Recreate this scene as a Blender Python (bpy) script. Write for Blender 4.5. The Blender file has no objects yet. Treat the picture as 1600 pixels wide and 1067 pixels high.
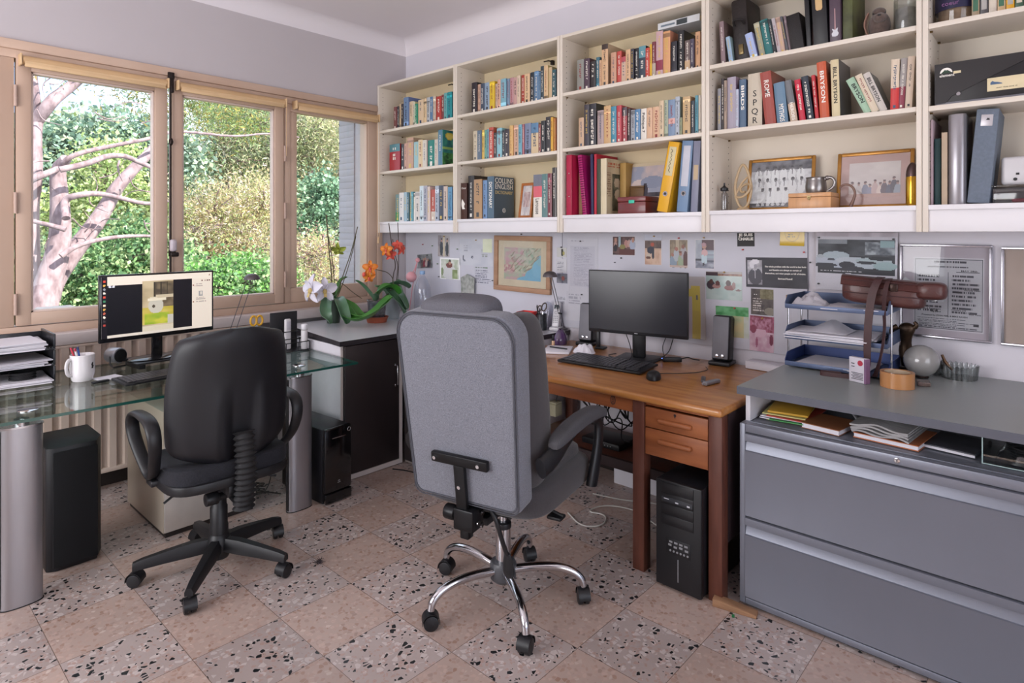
import bpy, bmesh, math, random
from mathutils import Vector, Matrix
from math import sin, cos, pi, radians, sqrt, atan2

C = bpy.context.scene.collection
SC = bpy.context.scene

# ------------------------------------------------------------ camera, world, light, exposure
F_PX, HEAD, CAM_H, HORIZON = 960.0, radians(47.6), 1.44, 365.0
cam_d = bpy.data.cameras.new('camera')
cam_d.sensor_width = 36.0
cam_d.lens = F_PX / 1600.0 * 36.0
cam_d.shift_y = -(533.5 - HORIZON) / 1600.0
cam_d.clip_end = 300
cam = bpy.data.objects.new('camera', cam_d)
C.objects.link(cam)
cam.location = (0, 0, CAM_H)
cam.rotation_euler = (pi / 2, 0, -HEAD)
SC.camera = cam

SC.view_settings.view_transform = 'Standard'
SC.view_settings.look = 'None'
SC.view_settings.gamma = 1.0
SC.view_settings.use_curve_mapping = False
SC.view_settings.exposure = 0.0

w = bpy.data.worlds.new('sky')
SC.world = w
w.use_nodes = True
nt = w.node_tree
nt.nodes.clear()
wo = nt.nodes.new('ShaderNodeOutputWorld')
bg = nt.nodes.new('ShaderNodeBackground')
tc = nt.nodes.new('ShaderNodeTexCoord')
nz = nt.nodes.new('ShaderNodeTexNoise')
nz.inputs['Scale'].default_value = 2.2
nz.inputs['Detail'].default_value = 5
rp = nt.nodes.new('ShaderNodeValToRGB')
rp.color_ramp.elements[0].position = 0.4
rp.color_ramp.elements[0].color = (0.50, 0.66, 0.95, 1)
rp.color_ramp.elements[1].position = 0.62
rp.color_ramp.elements[1].color = (0.88, 0.92, 1.0, 1)
nt.links.new(tc.outputs['Generated'], nz.inputs['Vector'])
nt.links.new(nz.outputs['Fac'], rp.inputs['Fac'])
nt.links.new(rp.outputs['Color'], bg.inputs['Color'])
bg.inputs['Strength'].default_value = 2.2
nt.links.new(bg.outputs[0], wo.inputs['Surface'])


def lamp(name, kind, loc, direction, energy, color=(1, 1, 1), **kw):
    d = bpy.data.lights.new(name, kind)
    d.energy = energy
    d.color = color
    for k, v in kw.items():
        setattr(d, k, v)
    o = bpy.data.objects.new(name, d)
    C.objects.link(o)
    o.location = loc
    o.rotation_euler = Vector(direction).to_track_quat('-Z', 'Y').to_euler()
    return o


# sun on the trees: from behind the house, high
lamp('sun', 'SUN', (0, -10, 20), (-0.25, 0.75, -0.62), 10.5, (1.0, 0.95, 0.86), angle=radians(0.6))
# daylight through the side window, and an added fill lamp behind the camera
lamp('side_window_daylight', 'AREA', (-1.84, 2.25, 1.60), (1, 0.02, 0.42), 108, (1.0, 0.97, 0.97), shape='RECTANGLE', size=2.4, size_y=1.9)
lamp('back_fill_light', 'AREA', (0.5, -1.74, 1.45), (0, 1, 0.5), 42, (1.0, 0.97, 0.97), shape='RECTANGLE', size=2.6, size_y=2.2)
# daylight through the window over the glass desk
lamp('window_portal', 'AREA', (1.7, 4.36, 1.68), (0, -1, 0), 1, shape='RECTANGLE', size=2.4, size_y=1.6).data.cycles.is_portal = True

random.seed(7)


# ------------------------------------------------------------ colour and materials
def lin(c):
    return c / 12.92 if c <= 0.04045 else ((c + 0.055) / 1.055) ** 2.4


def rgb(h):
    if not isinstance(h, str):
        return tuple(h)
    return tuple(lin(int(h[i:i + 2], 16) / 255) for i in (0, 2, 4))


_M = {}


def mat(name, col='808080', rough=0.5, metal=0.0, var=0.06, vs=12.0, bump=0.0, bs=120.0, col2=None, coat=0.0,
        emit=0.0, alpha=1.0, trans=0.0, stretch=None, spec=0.5, sheen=0.0, ior=1.45):
    """procedural principled material: a noise varies the colour, another bumps it"""
    if name in _M:
        return _M[name]
    m = bpy.data.materials.new(name)
    m.use_nodes = True
    n = m.node_tree.nodes
    L = m.node_tree.links
    b = n['Principled BSDF']
    c = rgb(col)
    tc = n.new('ShaderNodeTexCoord')
    src = tc.outputs['Object']
    if stretch:
        mp = n.new('ShaderNodeMapping')
        mp.inputs['Scale'].default_value = stretch
        L.new(src, mp.inputs['Vector'])
        src = mp.outputs[0]
    nz = n.new('ShaderNodeTexNoise')
    nz.inputs['Scale'].default_value = vs
    nz.inputs['Detail'].default_value = 5
    L.new(src, nz.inputs['Vector'])
    rp = n.new('ShaderNodeValToRGB')
    rp.color_ramp.elements[0].position = 0.3
    rp.color_ramp.elements[1].position = 0.7
    if col2:
        d = rgb(col2)
        rp.color_ramp.elements[0].color = (*d, 1)
        rp.color_ramp.elements[1].color = (*c, 1)
    else:
        rp.color_ramp.elements[0].color = (*[max(0, x * (1 - var)) for x in c], 1)
        rp.color_ramp.elements[1].color = (*[min(1, x * (1 + var)) for x in c], 1)
    L.new(nz.outputs['Fac'], rp.inputs['Fac'])
    L.new(rp.outputs['Color'], b.inputs['Base Color'])
    b.inputs['Roughness'].default_value = rough
    b.inputs['Metallic'].default_value = metal
    b.inputs['Specular IOR Level'].default_value = spec
    b.inputs['IOR'].default_value = ior
    b.inputs['Coat Weight'].default_value = coat
    b.inputs['Coat Roughness'].default_value = 0.12
    b.inputs['Transmission Weight'].default_value = trans
    b.inputs['Alpha'].default_value = alpha
    b.inputs['Sheen Weight'].default_value = sheen
    if emit:
        L.new(rp.outputs['Color'], b.inputs['Emission Color'])
        b.inputs['Emission Strength'].default_value = emit
    if bump:
        n2 = n.new('ShaderNodeTexNoise')
        n2.inputs['Scale'].default_value = bs
        n2.inputs['Detail'].default_value = 3
        L.new(src, n2.inputs['Vector'])
        bp = n.new('ShaderNodeBump')
        bp.inputs['Strength'].default_value = bump
        bp.inputs['Distance'].default_value = 0.002
        L.new(n2.outputs['Fac'], bp.inputs['Height'])
        L.new(bp.outputs[0], b.inputs['Normal'])
    _M[name] = m
    return m


def vcmat(name, rough=0.5, coat=0.0, emit=0.0, bump=0.0, trans=False):
    """printed matter: colour from the face colours of the mesh, with a fine paper noise"""
    if name in _M:
        return _M[name]
    m = bpy.data.materials.new(name)
    m.use_nodes = True
    n = m.node_tree.nodes
    L = m.node_tree.links
    b = n['Principled BSDF']
    at = n.new('ShaderNodeAttribute')
    at.attribute_name = 'Col'
    nz = n.new('ShaderNodeTexNoise')
    nz.inputs['Scale'].default_value = 60
    mx = n.new('ShaderNodeMix')
    mx.data_type = 'RGBA'
    mx.blend_type = 'MULTIPLY'
    mx.inputs['Factor'].default_value = 0.18
    L.new(at.outputs['Color'], mx.inputs['A'])
    L.new(nz.outputs['Fac'], mx.inputs['B'])
    L.new(mx.outputs['Result'], b.inputs['Base Color'])
    b.inputs['Roughness'].default_value = rough
    b.inputs['Coat Weight'].default_value = coat
    b.inputs['Coat Roughness'].default_value = 0.1
    if emit:
        L.new(at.outputs['Color'], b.inputs['Emission Color'])
        b.inputs['Emission Strength'].default_value = emit
    _M[name] = m
    return m


def glassmat(name, tint=(1, 1, 1), ior=1.45, rough=0.0, base=0.0):
    """clear sheet: straight transmission plus a Fresnel reflection"""
    if name in _M:
        return _M[name]
    m = bpy.data.materials.new(name)
    m.use_nodes = True
    n = m.node_tree.nodes
    L = m.node_tree.links
    n.clear()
    o = n.new('ShaderNodeOutputMaterial')
    t = n.new('ShaderNodeBsdfTransparent')
    t.inputs['Color'].default_value = (*tint, 1)
    g = n.new('ShaderNodeBsdfGlossy')
    g.inputs['Roughness'].default_value = rough
    f0 = ((ior - 1) / (ior + 1)) ** 2 + base
    f = n.new('ShaderNodeLayerWeight')
    f.inputs['Blend'].default_value = 0.5
    pw = n.new('ShaderNodeMath')
    pw.operation = 'POWER'
    pw.inputs[1].default_value = 5.0
    L.new(f.outputs['Facing'], pw.inputs[0])
    a = n.new('ShaderNodeMath')
    a.operation = 'MULTIPLY_ADD'
    a.use_clamp = True
    a.inputs[1].default_value = 1 - f0
    a.inputs[2].default_value = f0
    mx = n.new('ShaderNodeMixShader')
    L.new(pw.outputs[0], a.inputs[0])
    L.new(a.outputs[0], mx.inputs['Fac'])
    L.new(t.outputs[0], mx.inputs[1])
    L.new(g.outputs[0], mx.inputs[2])
    L.new(mx.outputs[0], o.inputs['Surface'])
    _M[name] = m
    return m


# ------------------------------------------------------------ mesh helpers
def Rz(a):
    return Matrix.Rotation(a, 4, 'Z')


def Rx(a):
    return Matrix.Rotation(a, 4, 'X')


def Ry(a):
    return Matrix.Rotation(a, 4, 'Y')


def T(x, y, z):
    return Matrix.Translation((x, y, z))


class MB:
    def __init__(s):
        s.bm = bmesh.new()
        s.mi = 0

    def _after(s, vs, M):
        if M is not None:
            bmesh.ops.transform(s.bm, matrix=M, verts=vs)
        return vs

    def box(s, x0, x1, y0, y1, z0, z1, bev=0.0, M=None, seg=2):
        x0, x1 = min(x0, x1), max(x0, x1)
        y0, y1 = min(y0, y1), max(y0, y1)
        z0, z1 = min(z0, z1), max(z0, z1)
        b = bmesh.new()
        bmesh.ops.create_cube(b, size=1)
        for v in b.verts:
            v.co = Vector(((x0 + x1) / 2 + v.co.x * (x1 - x0), (y0 + y1) / 2 + v.co.y * (y1 - y0), (z0 + z1) / 2 + v.co.z * (z1 - z0)))
        if bev:
            bev = min(bev, (x1 - x0) * .45, (y1 - y0) * .45, (z1 - z0) * .45)
            bmesh.ops.bevel(b, geom=b.edges[:], offset=bev, segments=seg, affect='EDGES', profile=0.5)
        s._merge(b, M)
        return s

    def _merge(s, b, M=None):
        if M is not None:
            bmesh.ops.transform(b, matrix=M, verts=b.verts[:])
        vm = {}
        for v in b.verts:
            vm[v] = s.bm.verts.new(v.co)
        for f in b.faces:
            try:
                nf = s.bm.faces.new([vm[v] for v in f.verts])
                nf.material_index = s.mi
            except ValueError:
                pass
        b.free()

    def prism(s, pts, z0, z1, bev=0.0, M=None, seg=2):
        """polygon in XY pulled from z0 to z1"""
        b = bmesh.new()
        lo = [b.verts.new((p[0], p[1], z0)) for p in pts]
        hi = [b.verts.new((p[0], p[1], z1)) for p in pts]
        b.faces.new(lo[::-1])
        b.faces.new(hi)
        n = len(pts)
        for i in range(n):
            j = (i + 1) % n
            b.faces.new((lo[i], lo[j], hi[j], hi[i]))
        bmesh.ops.recalc_face_normals(b, faces=b.faces[:])
        if bev:
            bmesh.ops.bevel(b, geom=[e for e in b.edges if e.calc_face_angle(0) > 0.6], offset=bev, segments=seg, affect='EDGES', profile=0.5)
        s._merge(b, M)
        return s

    def cyl(s, c, r, h, seg=24, r2=None, M=None, axis='Z', bev=0.0):
        r2 = r if r2 is None else r2
        pr = [(0, 0), (r, 0), (r2, h), (0, h)]
        if bev:
            pr = [(0, 0), (r - bev, 0), (r - .3 * bev, .3 * bev), (r, bev), (r2, h - bev), (r2 - .3 * bev, h - .3 * bev), (r2 - bev, h), (0, h)]
        A = {'Z': Matrix.Identity(4), 'X': Ry(pi / 2), 'Y': Rx(-pi / 2)}[axis]
        MM = T(*c) @ A
        if M is not None:
            MM = M @ MM
        return s.lathe(pr, seg, MM)

    def lathe(s, prof, seg=24, M=None, a0=0.0, a1=2 * pi):
        b = bmesh.new()
        full = abs(a1 - a0 - 2 * pi) < 1e-6
        n = seg if full else seg + 1
        rings = []
        for (r, z) in prof:
            if r < 1e-7:
                rings.append([b.verts.new((0, 0, z))])
            else:
                rings.append([b.verts.new((r * cos(a0 + (a1 - a0) * i / seg), r * sin(a0 + (a1 - a0) * i / seg), z)) for i in range(n)])
        for p, q in zip(rings, rings[1:]):
            m = seg
            for i in range(m):
                j = (i + 1) % n
                a = [p[i % len(p)], p[j % len(p)], q[j % len(q)], q[i % len(q)]]
                u = []
                for v in a:
                    if v not in u:
                        u.append(v)
                if len(u) >= 3:
                    try:
                        b.faces.new(u)
                    except ValueError:
                        pass
        bmesh.ops.recalc_face_normals(b, faces=b.faces[:])
        s._merge(b, M)
        return s

    def tube(s, pts, r, seg=8, M=None, flat=1.0, closed=False, smooth=0, up=(0, 0, 1)):
        """tube through points; r a number or a list; flat squashes across"""
        P = [Vector(p) for p in pts]
        R = list(r) if isinstance(r, (list, tuple)) else [r] * len(P)
        for _ in range(smooth):
            Q, S = [], []
            m = len(P)
            rng = range(m) if closed else range(m - 1)
            if not closed:
                Q.append(P[0]); S.append(R[0])
            for i in rng:
                a, c = P[i], P[(i + 1) % m]
                ra, rc = R[i], R[(i + 1) % m]
                Q += [a.lerp(c, .25), a.lerp(c, .75)]
                S += [ra * .75 + rc * .25, ra * .25 + rc * .75]
            if not closed:
                Q.append(P[-1]); S.append(R[-1])
            P, R = Q, S
        b = bmesh.new()
        n = len(P)
        rings = []
        U = Vector(up)
        for i in range(n):
            if closed:
                d = P[(i + 1) % n] - P[i - 1]
            else:
                d = P[min(i + 1, n - 1)] - P[max(i - 1, 0)]
            if d.length < 1e-9:
                d = Vector((0, 0, 1))
            d.normalize()
            x = U.cross(d)
            if x.length < 1e-3:
                x = Vector((1, 0, 0)).cross(d)
                if x.length < 1e-3:
                    x = Vector((0, 1, 0)).cross(d)
            x.normalize()
            y = d.cross(x).normalized()
            U = y.copy()
            rings.append([b.verts.new(P[i] + x * (R[i] * cos(2 * pi * k / seg)) + y * (R[i] * flat * sin(2 * pi * k / seg))) for k in range(seg)])
        m = n if closed else n - 1
        for i in range(m):
            p, q = rings[i], rings[(i + 1) % n]
            for k in range(seg):
                l = (k + 1) % seg
                b.faces.new((p[k], p[l], q[l], q[k]))
        if not closed:
            b.faces.new(rings[0][::-1])
            b.faces.new(rings[-1])
        s._merge(b, M)
        return s

    def grid(s, fn, nu, nv, M=None, thick=None, wrap_u=False):
        """surface from fn(u,v) with u,v in 0..1"""
        b = bmesh.new()
        V = [[b.verts.new(fn(i / nu, j / nv)) for j in range(nv + 1)] for i in range(nu + (0 if wrap_u else 1))]
        for i in range(nu):
            k = (i + 1) % nu if wrap_u else i + 1
            for j in range(nv):
                b.faces.new((V[i][j], V[k][j], V[k][j + 1], V[i][j + 1]))
        if thick:
            bmesh.ops.recalc_face_normals(b, faces=b.faces[:])
            bmesh.ops.solidify(b, geom=b.faces[:], thickness=thick)
        s._merge(b, M)
        return s

    def ball(s, c, r, M=None, seg=16, sc=(1, 1, 1)):
        b = bmesh.new()
        bmesh.ops.create_uvsphere(b, u_segments=seg, v_segments=max(6, seg // 2), radius=r)
        MM = T(*c) @ Matrix.Diagonal((*sc, 1))
        s._merge(b, (M @ MM) if M is not None else MM)
        return s

    def build(s, name, m, parent=None, M=None, angle=40, sub=0, flatshade=False):
        me = bpy.data.meshes.new(name)
        bmesh.ops.recalc_face_normals(s.bm, faces=s.bm.faces[:])
        s.bm.to_mesh(me)
        s.bm.free()
        o = bpy.data.objects.new(name, me)
        C.objects.link(o)
        for mm in (m if isinstance(m, (list, tuple)) else [m]):
            me.materials.append(mm)
        if not flatshade:
            me.shade_smooth()
            me.set_sharp_from_angle(angle=radians(angle))
        if parent is not None:
            o.parent = parent
        if M is not None:
            o.matrix_local = M
        if sub:
            md = o.modifiers.new('smooth', 'SUBSURF')
            md.levels = md.render_levels = sub
        return o


class CM:
    """mesh with a colour on each face"""

    def __init__(s):
        s.v, s.f, s.c = [], [], []

    def quad(s, a, b, c, d, col):
        i = len(s.v)
        s.v += [a, b, c, d]
        s.f.append((i, i + 1, i + 2, i + 3))
        s.c.append(col)

    def box(s, x0, x1, y0, y1, z0, z1, col, cols=None):
        k = cols or {}
        g = lambda n: k.get(n, col)
        s.quad((x0, y0, z0), (x0, y0, z1), (x0, y1, z1), (x0, y1, z0), g('-x'))
        s.quad((x1, y0, z0), (x1, y1, z0), (x1, y1, z1), (x1, y0, z1), g('+x'))
        s.quad((x0, y0, z0), (x1, y0, z0), (x1, y0, z1), (x0, y0, z1), g('-y'))
        s.quad((x0, y1, z0), (x0, y1, z1), (x1, y1, z1), (x1, y1, z0), g('+y'))
        s.quad((x0, y0, z1), (x1, y0, z1), (x1, y1, z1), (x0, y1, z1), g('+z'))
        s.quad((x0, y0, z0), (x0, y1, z0), (x1, y1, z0), (x1, y0, z0), g('-z'))

    def build(s, name, m, parent=None, M=None):
        me = bpy.data.meshes.new(name)
        me.from_pydata(s.v, [], s.f)
        at = me.color_attributes.new('Col', 'FLOAT_COLOR', 'CORNER')
        buf = []
        for f, c in zip(s.f, s.c):
            buf += [c[0], c[1], c[2], 1.0] * len(f)
        at.data.foreach_set('color', buf)
        me.materials.append(m)
        o = bpy.data.objects.new(name, me)
        C.objects.link(o)
        if parent is not None:
            o.parent = parent
        if M is not None:
            o.matrix_local = M
        return o


def tag(o, label=None, cat=None, group=None, kind=None):
    if label: o['label'] = label
    if cat: o['category'] = cat
    if group: o['group'] = group
    if kind: o['kind'] = kind
    return o


def thing(name, label, cat, loc=(0, 0, 0), rz=0.0, group=None, M=None):
    o = bpy.data.objects.new(name, None)
    o.empty_display_size = 0.05
    C.objects.link(o)
    o.location = loc
    o.rotation_euler = (0, 0, rz)
    if M is not None:
        o.matrix_world = M
    return tag(o, label, cat, group)


def dup(root, label=None, group=None, loc=None, rz=None):
    def cp(o, par):
        c = o.copy()
        C.objects.link(c)
        c.parent = par
        for ch in list(o.children):
            cp(ch, c)
        return c
    r = cp(root, None)
    if label: r['label'] = label
    if group: r['group'] = group
    if loc is not None: r.location = loc
    if rz is not None: r.rotation_euler = (0, 0, rz)
    return r


_FONTN = [0]


def text(s, size, M, m, parent=None, name='lettering', ext=0.0004, align='CENTER', width=None, bold=0.0, spacing=1.0, lines=0.9):
    """lettering as a thin mesh; M places its XY plane"""
    cu = bpy.data.curves.new('txt', 'FONT')
    cu.body = s
    cu.size = size
    cu.extrude = ext
    cu.offset = bold
    cu.align_x = align
    cu.align_y = 'CENTER'
    cu.space_character = spacing
    cu.space_line = lines
    cu.resolution_u = 2
    t = bpy.data.objects.new('txt', cu)
    C.objects.link(t)
    bpy.context.view_layer.update()
    dg = bpy.context.evaluated_depsgraph_get()
    me = bpy.data.meshes.new_from_object(t.evaluated_get(dg))
    bpy.data.objects.remove(t)
    me.materials.clear()
    me.materials.append(m)
    if width and len(me.vertices):
        xs = [v.co.x for v in me.vertices]
        k = width / (max(xs) - min(xs))
        for v in me.vertices:
            v.co.x *= k
    o = bpy.data.objects.new(name, me)
    C.objects.link(o)
    if parent is not None:
        o.parent = parent
    o.matrix_local = M
    return o


# plane frames for lettering and prints: local x = reading direction, local y = up, local z = out of the face
def face_mx(x, y, z):   # on a face looking towards -X (reading towards -Y)
    return Matrix(((0, 0, -1, x), (-1, 0, 0, y), (0, 1, 0, z), (0, 0, 0, 1)))


def face_my(x, y, z):   # on a face looking towards -Y (reading towards +X)
    return Matrix(((1, 0, 0, x), (0, 0, -1, y), (0, 1, 0, z), (0, 0, 0, 1)))


def _hash(i, j, k=0):
    h = (i * 374761393 + j * 668265263 + k * 1442695041) & 0xffffffff
    h = ((h ^ (h >> 13)) * 1274126177) & 0xffffffff
    return ((h ^ (h >> 16)) & 0xffff) / 65535.0


def vnoise(x, y, k=0):
    i, j = math.floor(x), math.floor(y)
    fx, fy = x - i, y - j
    fx, fy = fx * fx * (3 - 2 * fx), fy * fy * (3 - 2 * fy)
    a, b, c, d = _hash(i, j, k), _hash(i + 1, j, k), _hash(i, j + 1, k), _hash(i + 1, j + 1, k)
    return (a * (1 - fx) + b * fx) * (1 - fy) + (c * (1 - fx) + d * fx) * fy


def picture(w, h, layers, base='ffffff', nx=40, ny=40, thick=0.0008, seed=1, curl=0.0, edge='e8e4e0'):
    """a print w x h in its own XY plane, facing +Z; layers are painted in order over the base
    ('r',u0,v0,u1,v1,col) ('e',cu,cv,ru,rv,col) ('n',su,sv,cola,colb,u0,v0,u1,v1) ('t',u0,v0,u1,v1,lines,col) (v upwards)"""
    b0 = rgb(base)
    LY = []
    for l in layers:
        if l[0] == 'n':
            LY.append(('n', l[1], l[2], rgb(l[3]), rgb(l[4])) + tuple(l[5:] if len(l) > 5 else (0, 0, 1, 1)))
        else:
            LY.append(tuple(l[:-1]) + (rgb(l[-1]),))

    def col(u, v, i, j):
        c = b0
        for q, l in enumerate(LY):
            k = l[0]
            if k == 'r':
                if l[1] <= u <= l[3] and l[2] <= v <= l[4]:
                    c = l[5]
            elif k == 'e':
                if ((u - l[1]) / l[3]) ** 2 + ((v - l[2]) / l[4]) ** 2 <= 1:
                    c = l[5]
            elif k == 'n':
                if l[5] <= u <= l[7] and l[6] <= v <= l[8]:
                    t = 0.6 * vnoise(u * l[1], v * l[2], seed + q) + 0.4 * vnoise(u * l[1] * 2.3, v * l[2] * 2.3, seed + q + 9)
                    t = min(1, max(0, (t - .5) * 2.2 + .5))
                    c = tuple(a * (1 - t) + b * t for a, b in zip(l[3], l[4]))
            elif k == 't':
                if l[1] <= u <= l[3] and l[2] <= v <= l[4]:
                    t = (l[4] - v) / (l[4] - l[2]) * l[5]
                    ln = int(t)
                    end = l[3] - (l[3] - l[1]) * 0.35 * _hash(ln, seed, 5)
                    if t - ln < 0.5 and u < end and _hash(i, ln, seed) > 0.22:
                        c = l[6]
        return c
    m = CM()
    z = thick
    for i in range(nx):
        for j in range(ny):
            u0, u1, v0, v1 = i / nx, (i + 1) / nx, j / ny, (j + 1) / ny
            P = [((u - .5) * w, (v - .5) * h, z + curl * (2 * v - 1) ** 2 * (1 if v < .5 else .3)) for u, v in ((u0, v0), (u1, v0), (u1, v1), (u0, v1))]
            m.quad(*P, col((u0 + u1) / 2, (v0 + v1) / 2, i, j))
    e = rgb(edge)
    x, y = w / 2, h / 2
    zc = curl
    m.quad((-x, -y, zc), (x, -y, zc), (x, -y, z + zc), (-x, -y, z + zc), e)
    m.quad((x, -y, 0), (x, y, 0), (x, y, z), (x, -y, z), e)
    m.quad((x, y, 0), (-x, y, 0), (-x, y, z), (x, y, z), e)
    m.quad((-x, y, 0), (-x, -y, 0), (-x, -y, z), (-x, y, z), e)
    m.quad((-x, -y, 0), (-x, y, 0), (x, y, 0), (x, -y, 0), e)
    return m


PRINT = vcmat('printed_paper', 0.55)
GLOSSP = vcmat('glossy_print', 0.3, coat=0.3)
COVER = vcmat('book_cover', 0.42, coat=0.25)

# ------------------------------------------------------------ the room
XB, YW, ZC = 3.18, 4.10, 3.02      # book wall, window wall, ceiling
XL, YB = -1.95, -1.85


def struct(o, label=None):
    o['kind'] = 'structure'
    if label:
        o['label'] = label
    return o


def floor_material():
    m = bpy.data.materials.new('terrazzo_tiles')
    m.use_nodes = True
    n = m.node_tree.nodes
    L = m.node_tree.links
    b = n['Principled BSDF']

    def math_(op, a, c=None, d=None):
        k = n.new('ShaderNodeMath')
        k.operation = op
        for i, x in enumerate((a, c, d)):
            if x is None:
                continue
            if isinstance(x, (int, float)):
                k.inputs[i].default_value = x
            else:
                L.new(x, k.inputs[i])
        return k.outputs[0]

    def mix(f, a, c, bt='MIX'):
        k = n.new('ShaderNodeMix')
        k.data_type = 'RGBA'
        k.blend_type = bt
        for s, x in (('Factor', f), ('A', a), ('B', c)):
            if isinstance(x, (int, float)):
                k.inputs[s].default_value = x
            elif isinstance(x, tuple):
                k.inputs[s].default_value = (*x, 1)
            else:
                L.new(x, k.inputs[s])
        return k.outputs['Result']
    tc = n.new('ShaderNodeTexCoord')
    sp = n.new('ShaderNodeSeparateXYZ')
    L.new(tc.outputs['Object'], sp.inputs[0])
    TS = 0.308
    u = math_('DIVIDE', math_('SUBTRACT', sp.outputs['X'], 0.497), TS)
    v = math_('DIVIDE', math_('SUBTRACT', sp.outputs['Y'], 0.655), TS)
    iu, iv = math_('FLOOR', u), math_('FLOOR', v)
    fu, fv = math_('SUBTRACT', u, iu), math_('SUBTRACT', v, iv)
    par = math_('ABSOLUTE', math_('MODULO', math_('ADD', iu, iv), 2.0))
    cm = n.new('ShaderNodeCombineXYZ')
    L.new(iu, cm.inputs[0]); L.new(iv, cm.inputs[1])
    wn = n.new('ShaderNodeTexWhiteNoise')
    L.new(cm.outputs[0], wn.inputs['Vector'])
    # distance to the tile edge
    du = math_('MINIMUM', fu, math_('SUBTRACT', 1.0, fu))
    dv = math_('MINIMUM', fv, math_('SUBTRACT', 1.0, fv))
    grout = math_('LESS_THAN', math_('MINIMUM', du, dv), 0.0036)

    def vor(scale, off, feat='F1', rnd=1.0):
        mp = n.new('ShaderNodeMapping')
        mp.inputs['Location'].default_value = (off, off * .7, 0)
        L.new(tc.outputs['Object'], mp.inputs['Vector'])
        mp.inputs['Scale'].default_value = (1, 1, 0)
        k = n.new('ShaderNodeTexVoronoi')
        k.feature = feat
        k.inputs['Scale'].default_value = scale
        k.inputs['Randomness'].default_value = rnd
        L.new(mp.outputs[0], k.inputs['Vector'])
        return k

    def chips(scale, off, prob, edge):
        a = vor(scale, off)
        e = vor(scale, off, 'DISTANCE_TO_EDGE')
        s = n.new('ShaderNodeSeparateColor')
        L.new(a.outputs['Color'], s.inputs[0])
        return math_('MULTIPLY', math_('LESS_THAN', s.outputs[0], prob), math_('GREATER_THAN', e.outputs['Distance'], edge)), s
    # plain warm tile
    pl, s1 = chips(68, 3.1, 0.6, 0.07)
    rp = n.new('ShaderNodeValToRGB')
    cols = [(0, '96725f'), (.35, 'b0968a'), (.6, 'bfa69b'), (.85, '9c857b'), (1, 'cdbcb2')]
    rp.color_ramp.elements[0].color = (*rgb(cols[0][1]), 1)
    rp.color_ramp.elements[1].color = (*rgb(cols[-1][1]), 1)
    for p, c in cols[1:-1]:
        e = rp.color_ramp.elements.new(p)
        e.color = (*rgb(c), 1)
    L.new(s1.outputs[1], rp.inputs['Fac'])
    plain = mix(math_('MULTIPLY', pl, 0.75), rgb('b09b91'), rp.outputs['Color'])
    # speckled tile
    pc, s2 = chips(44, 8.3, 0.35, 0.10)
    light = mix(math_('MULTIPLY', pc, 0.7), rgb('aa9c97'), rgb('c6bbb7'))
    pp, s3 = chips(70, 1.7, 0.25, 0.08)
    light = mix(math_('MULTIPLY', pp, 0.6), light, rgb('ab8b7f'))
    tone = n.new('ShaderNodeMapRange')
    L.new(wn.outputs['Value'], tone.inputs['Value'])
    tone.inputs['To Min'].default_value = 0.88
    tone.inputs['To Max'].default_value = 1.06
    base = mix(par, plain, light)
    # slow wear
    nz = n.new('ShaderNodeTexNoise')
    nz.inputs['Scale'].default_value = 2.3
    nz.inputs['Detail'].default_value = 6
    L.new(tc.outputs['Object'], nz.inputs['Vector'])
    wear = n.new('ShaderNodeMapRange')
    L.new(nz.outputs['Fac'], wear.inputs['Value'])
    wear.inputs['From Min'].default_value = 0.3
    wear.inputs['From Max'].default_value = 0.7
    wear.inputs['To Min'].default_value = 0.88
    wear.inputs['To Max'].default_value = 1.08
    vm = n.new('ShaderNodeVectorMath')
    vm.operation = 'SCALE'
    L.new(base, vm.inputs[0])
    L.new(math_('MULTIPLY', tone.outputs[0], wear.outputs[0]), vm.inputs['Scale'])
    # black chips
    k1, _ = chips(54, 5.0, 0.15, 0.13)
    k2, _ = chips(105, 2.0, 0.045, 0.14)
    blk = math_('MULTIPLY', math_('MAXIMUM', k1, k2), par)
    c1 = mix(blk, vm.outputs[0], rgb('1c1f22'))
    c2 = mix(grout, c1, rgb('6d5b52'))
    L.new(c2, b.inputs['Base Color'])
    r = n.new('ShaderNodeMapRange')
    L.new(nz.outputs['Fac'], r.inputs['Value'])
    r.inputs['To Min'].default_value = 0.22
    r.inputs['To Max'].default_value = 0.42
    L.new(r.outputs[0], b.inputs['Roughness'])
    return m


m = MB(); m.box(XL - .2, XB + .2, YB - .2, YW + .25, -0.12, 0)
struct(m.build('floor', floor_material()))

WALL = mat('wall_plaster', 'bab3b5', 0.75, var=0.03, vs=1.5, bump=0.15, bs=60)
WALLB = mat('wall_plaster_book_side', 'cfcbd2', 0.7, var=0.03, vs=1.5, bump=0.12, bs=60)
CEIL = mat('ceiling_plaster', 'e0dadd', 0.8, var=0.02, vs=1.5, bump=0.1, bs=50)
FRAMEP = mat('window_paint', 'c5ab98', 0.42, var=0.05, vs=3, bump=0.15, bs=30, stretch=(1, 1, 0.25), col2='bb9f8b')

# ceiling with a soft cove where it meets the two far walls
m = MB()
m.box(XL - .2, XB + .2, YB - .2, YW + .25, ZC, ZC + .2)
R = 0.11
cv = [(0, 0)] + [(R - R * sin(a), R - R * cos(a)) for a in [pi / 2 * i / 8 for i in range(9)]]
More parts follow.
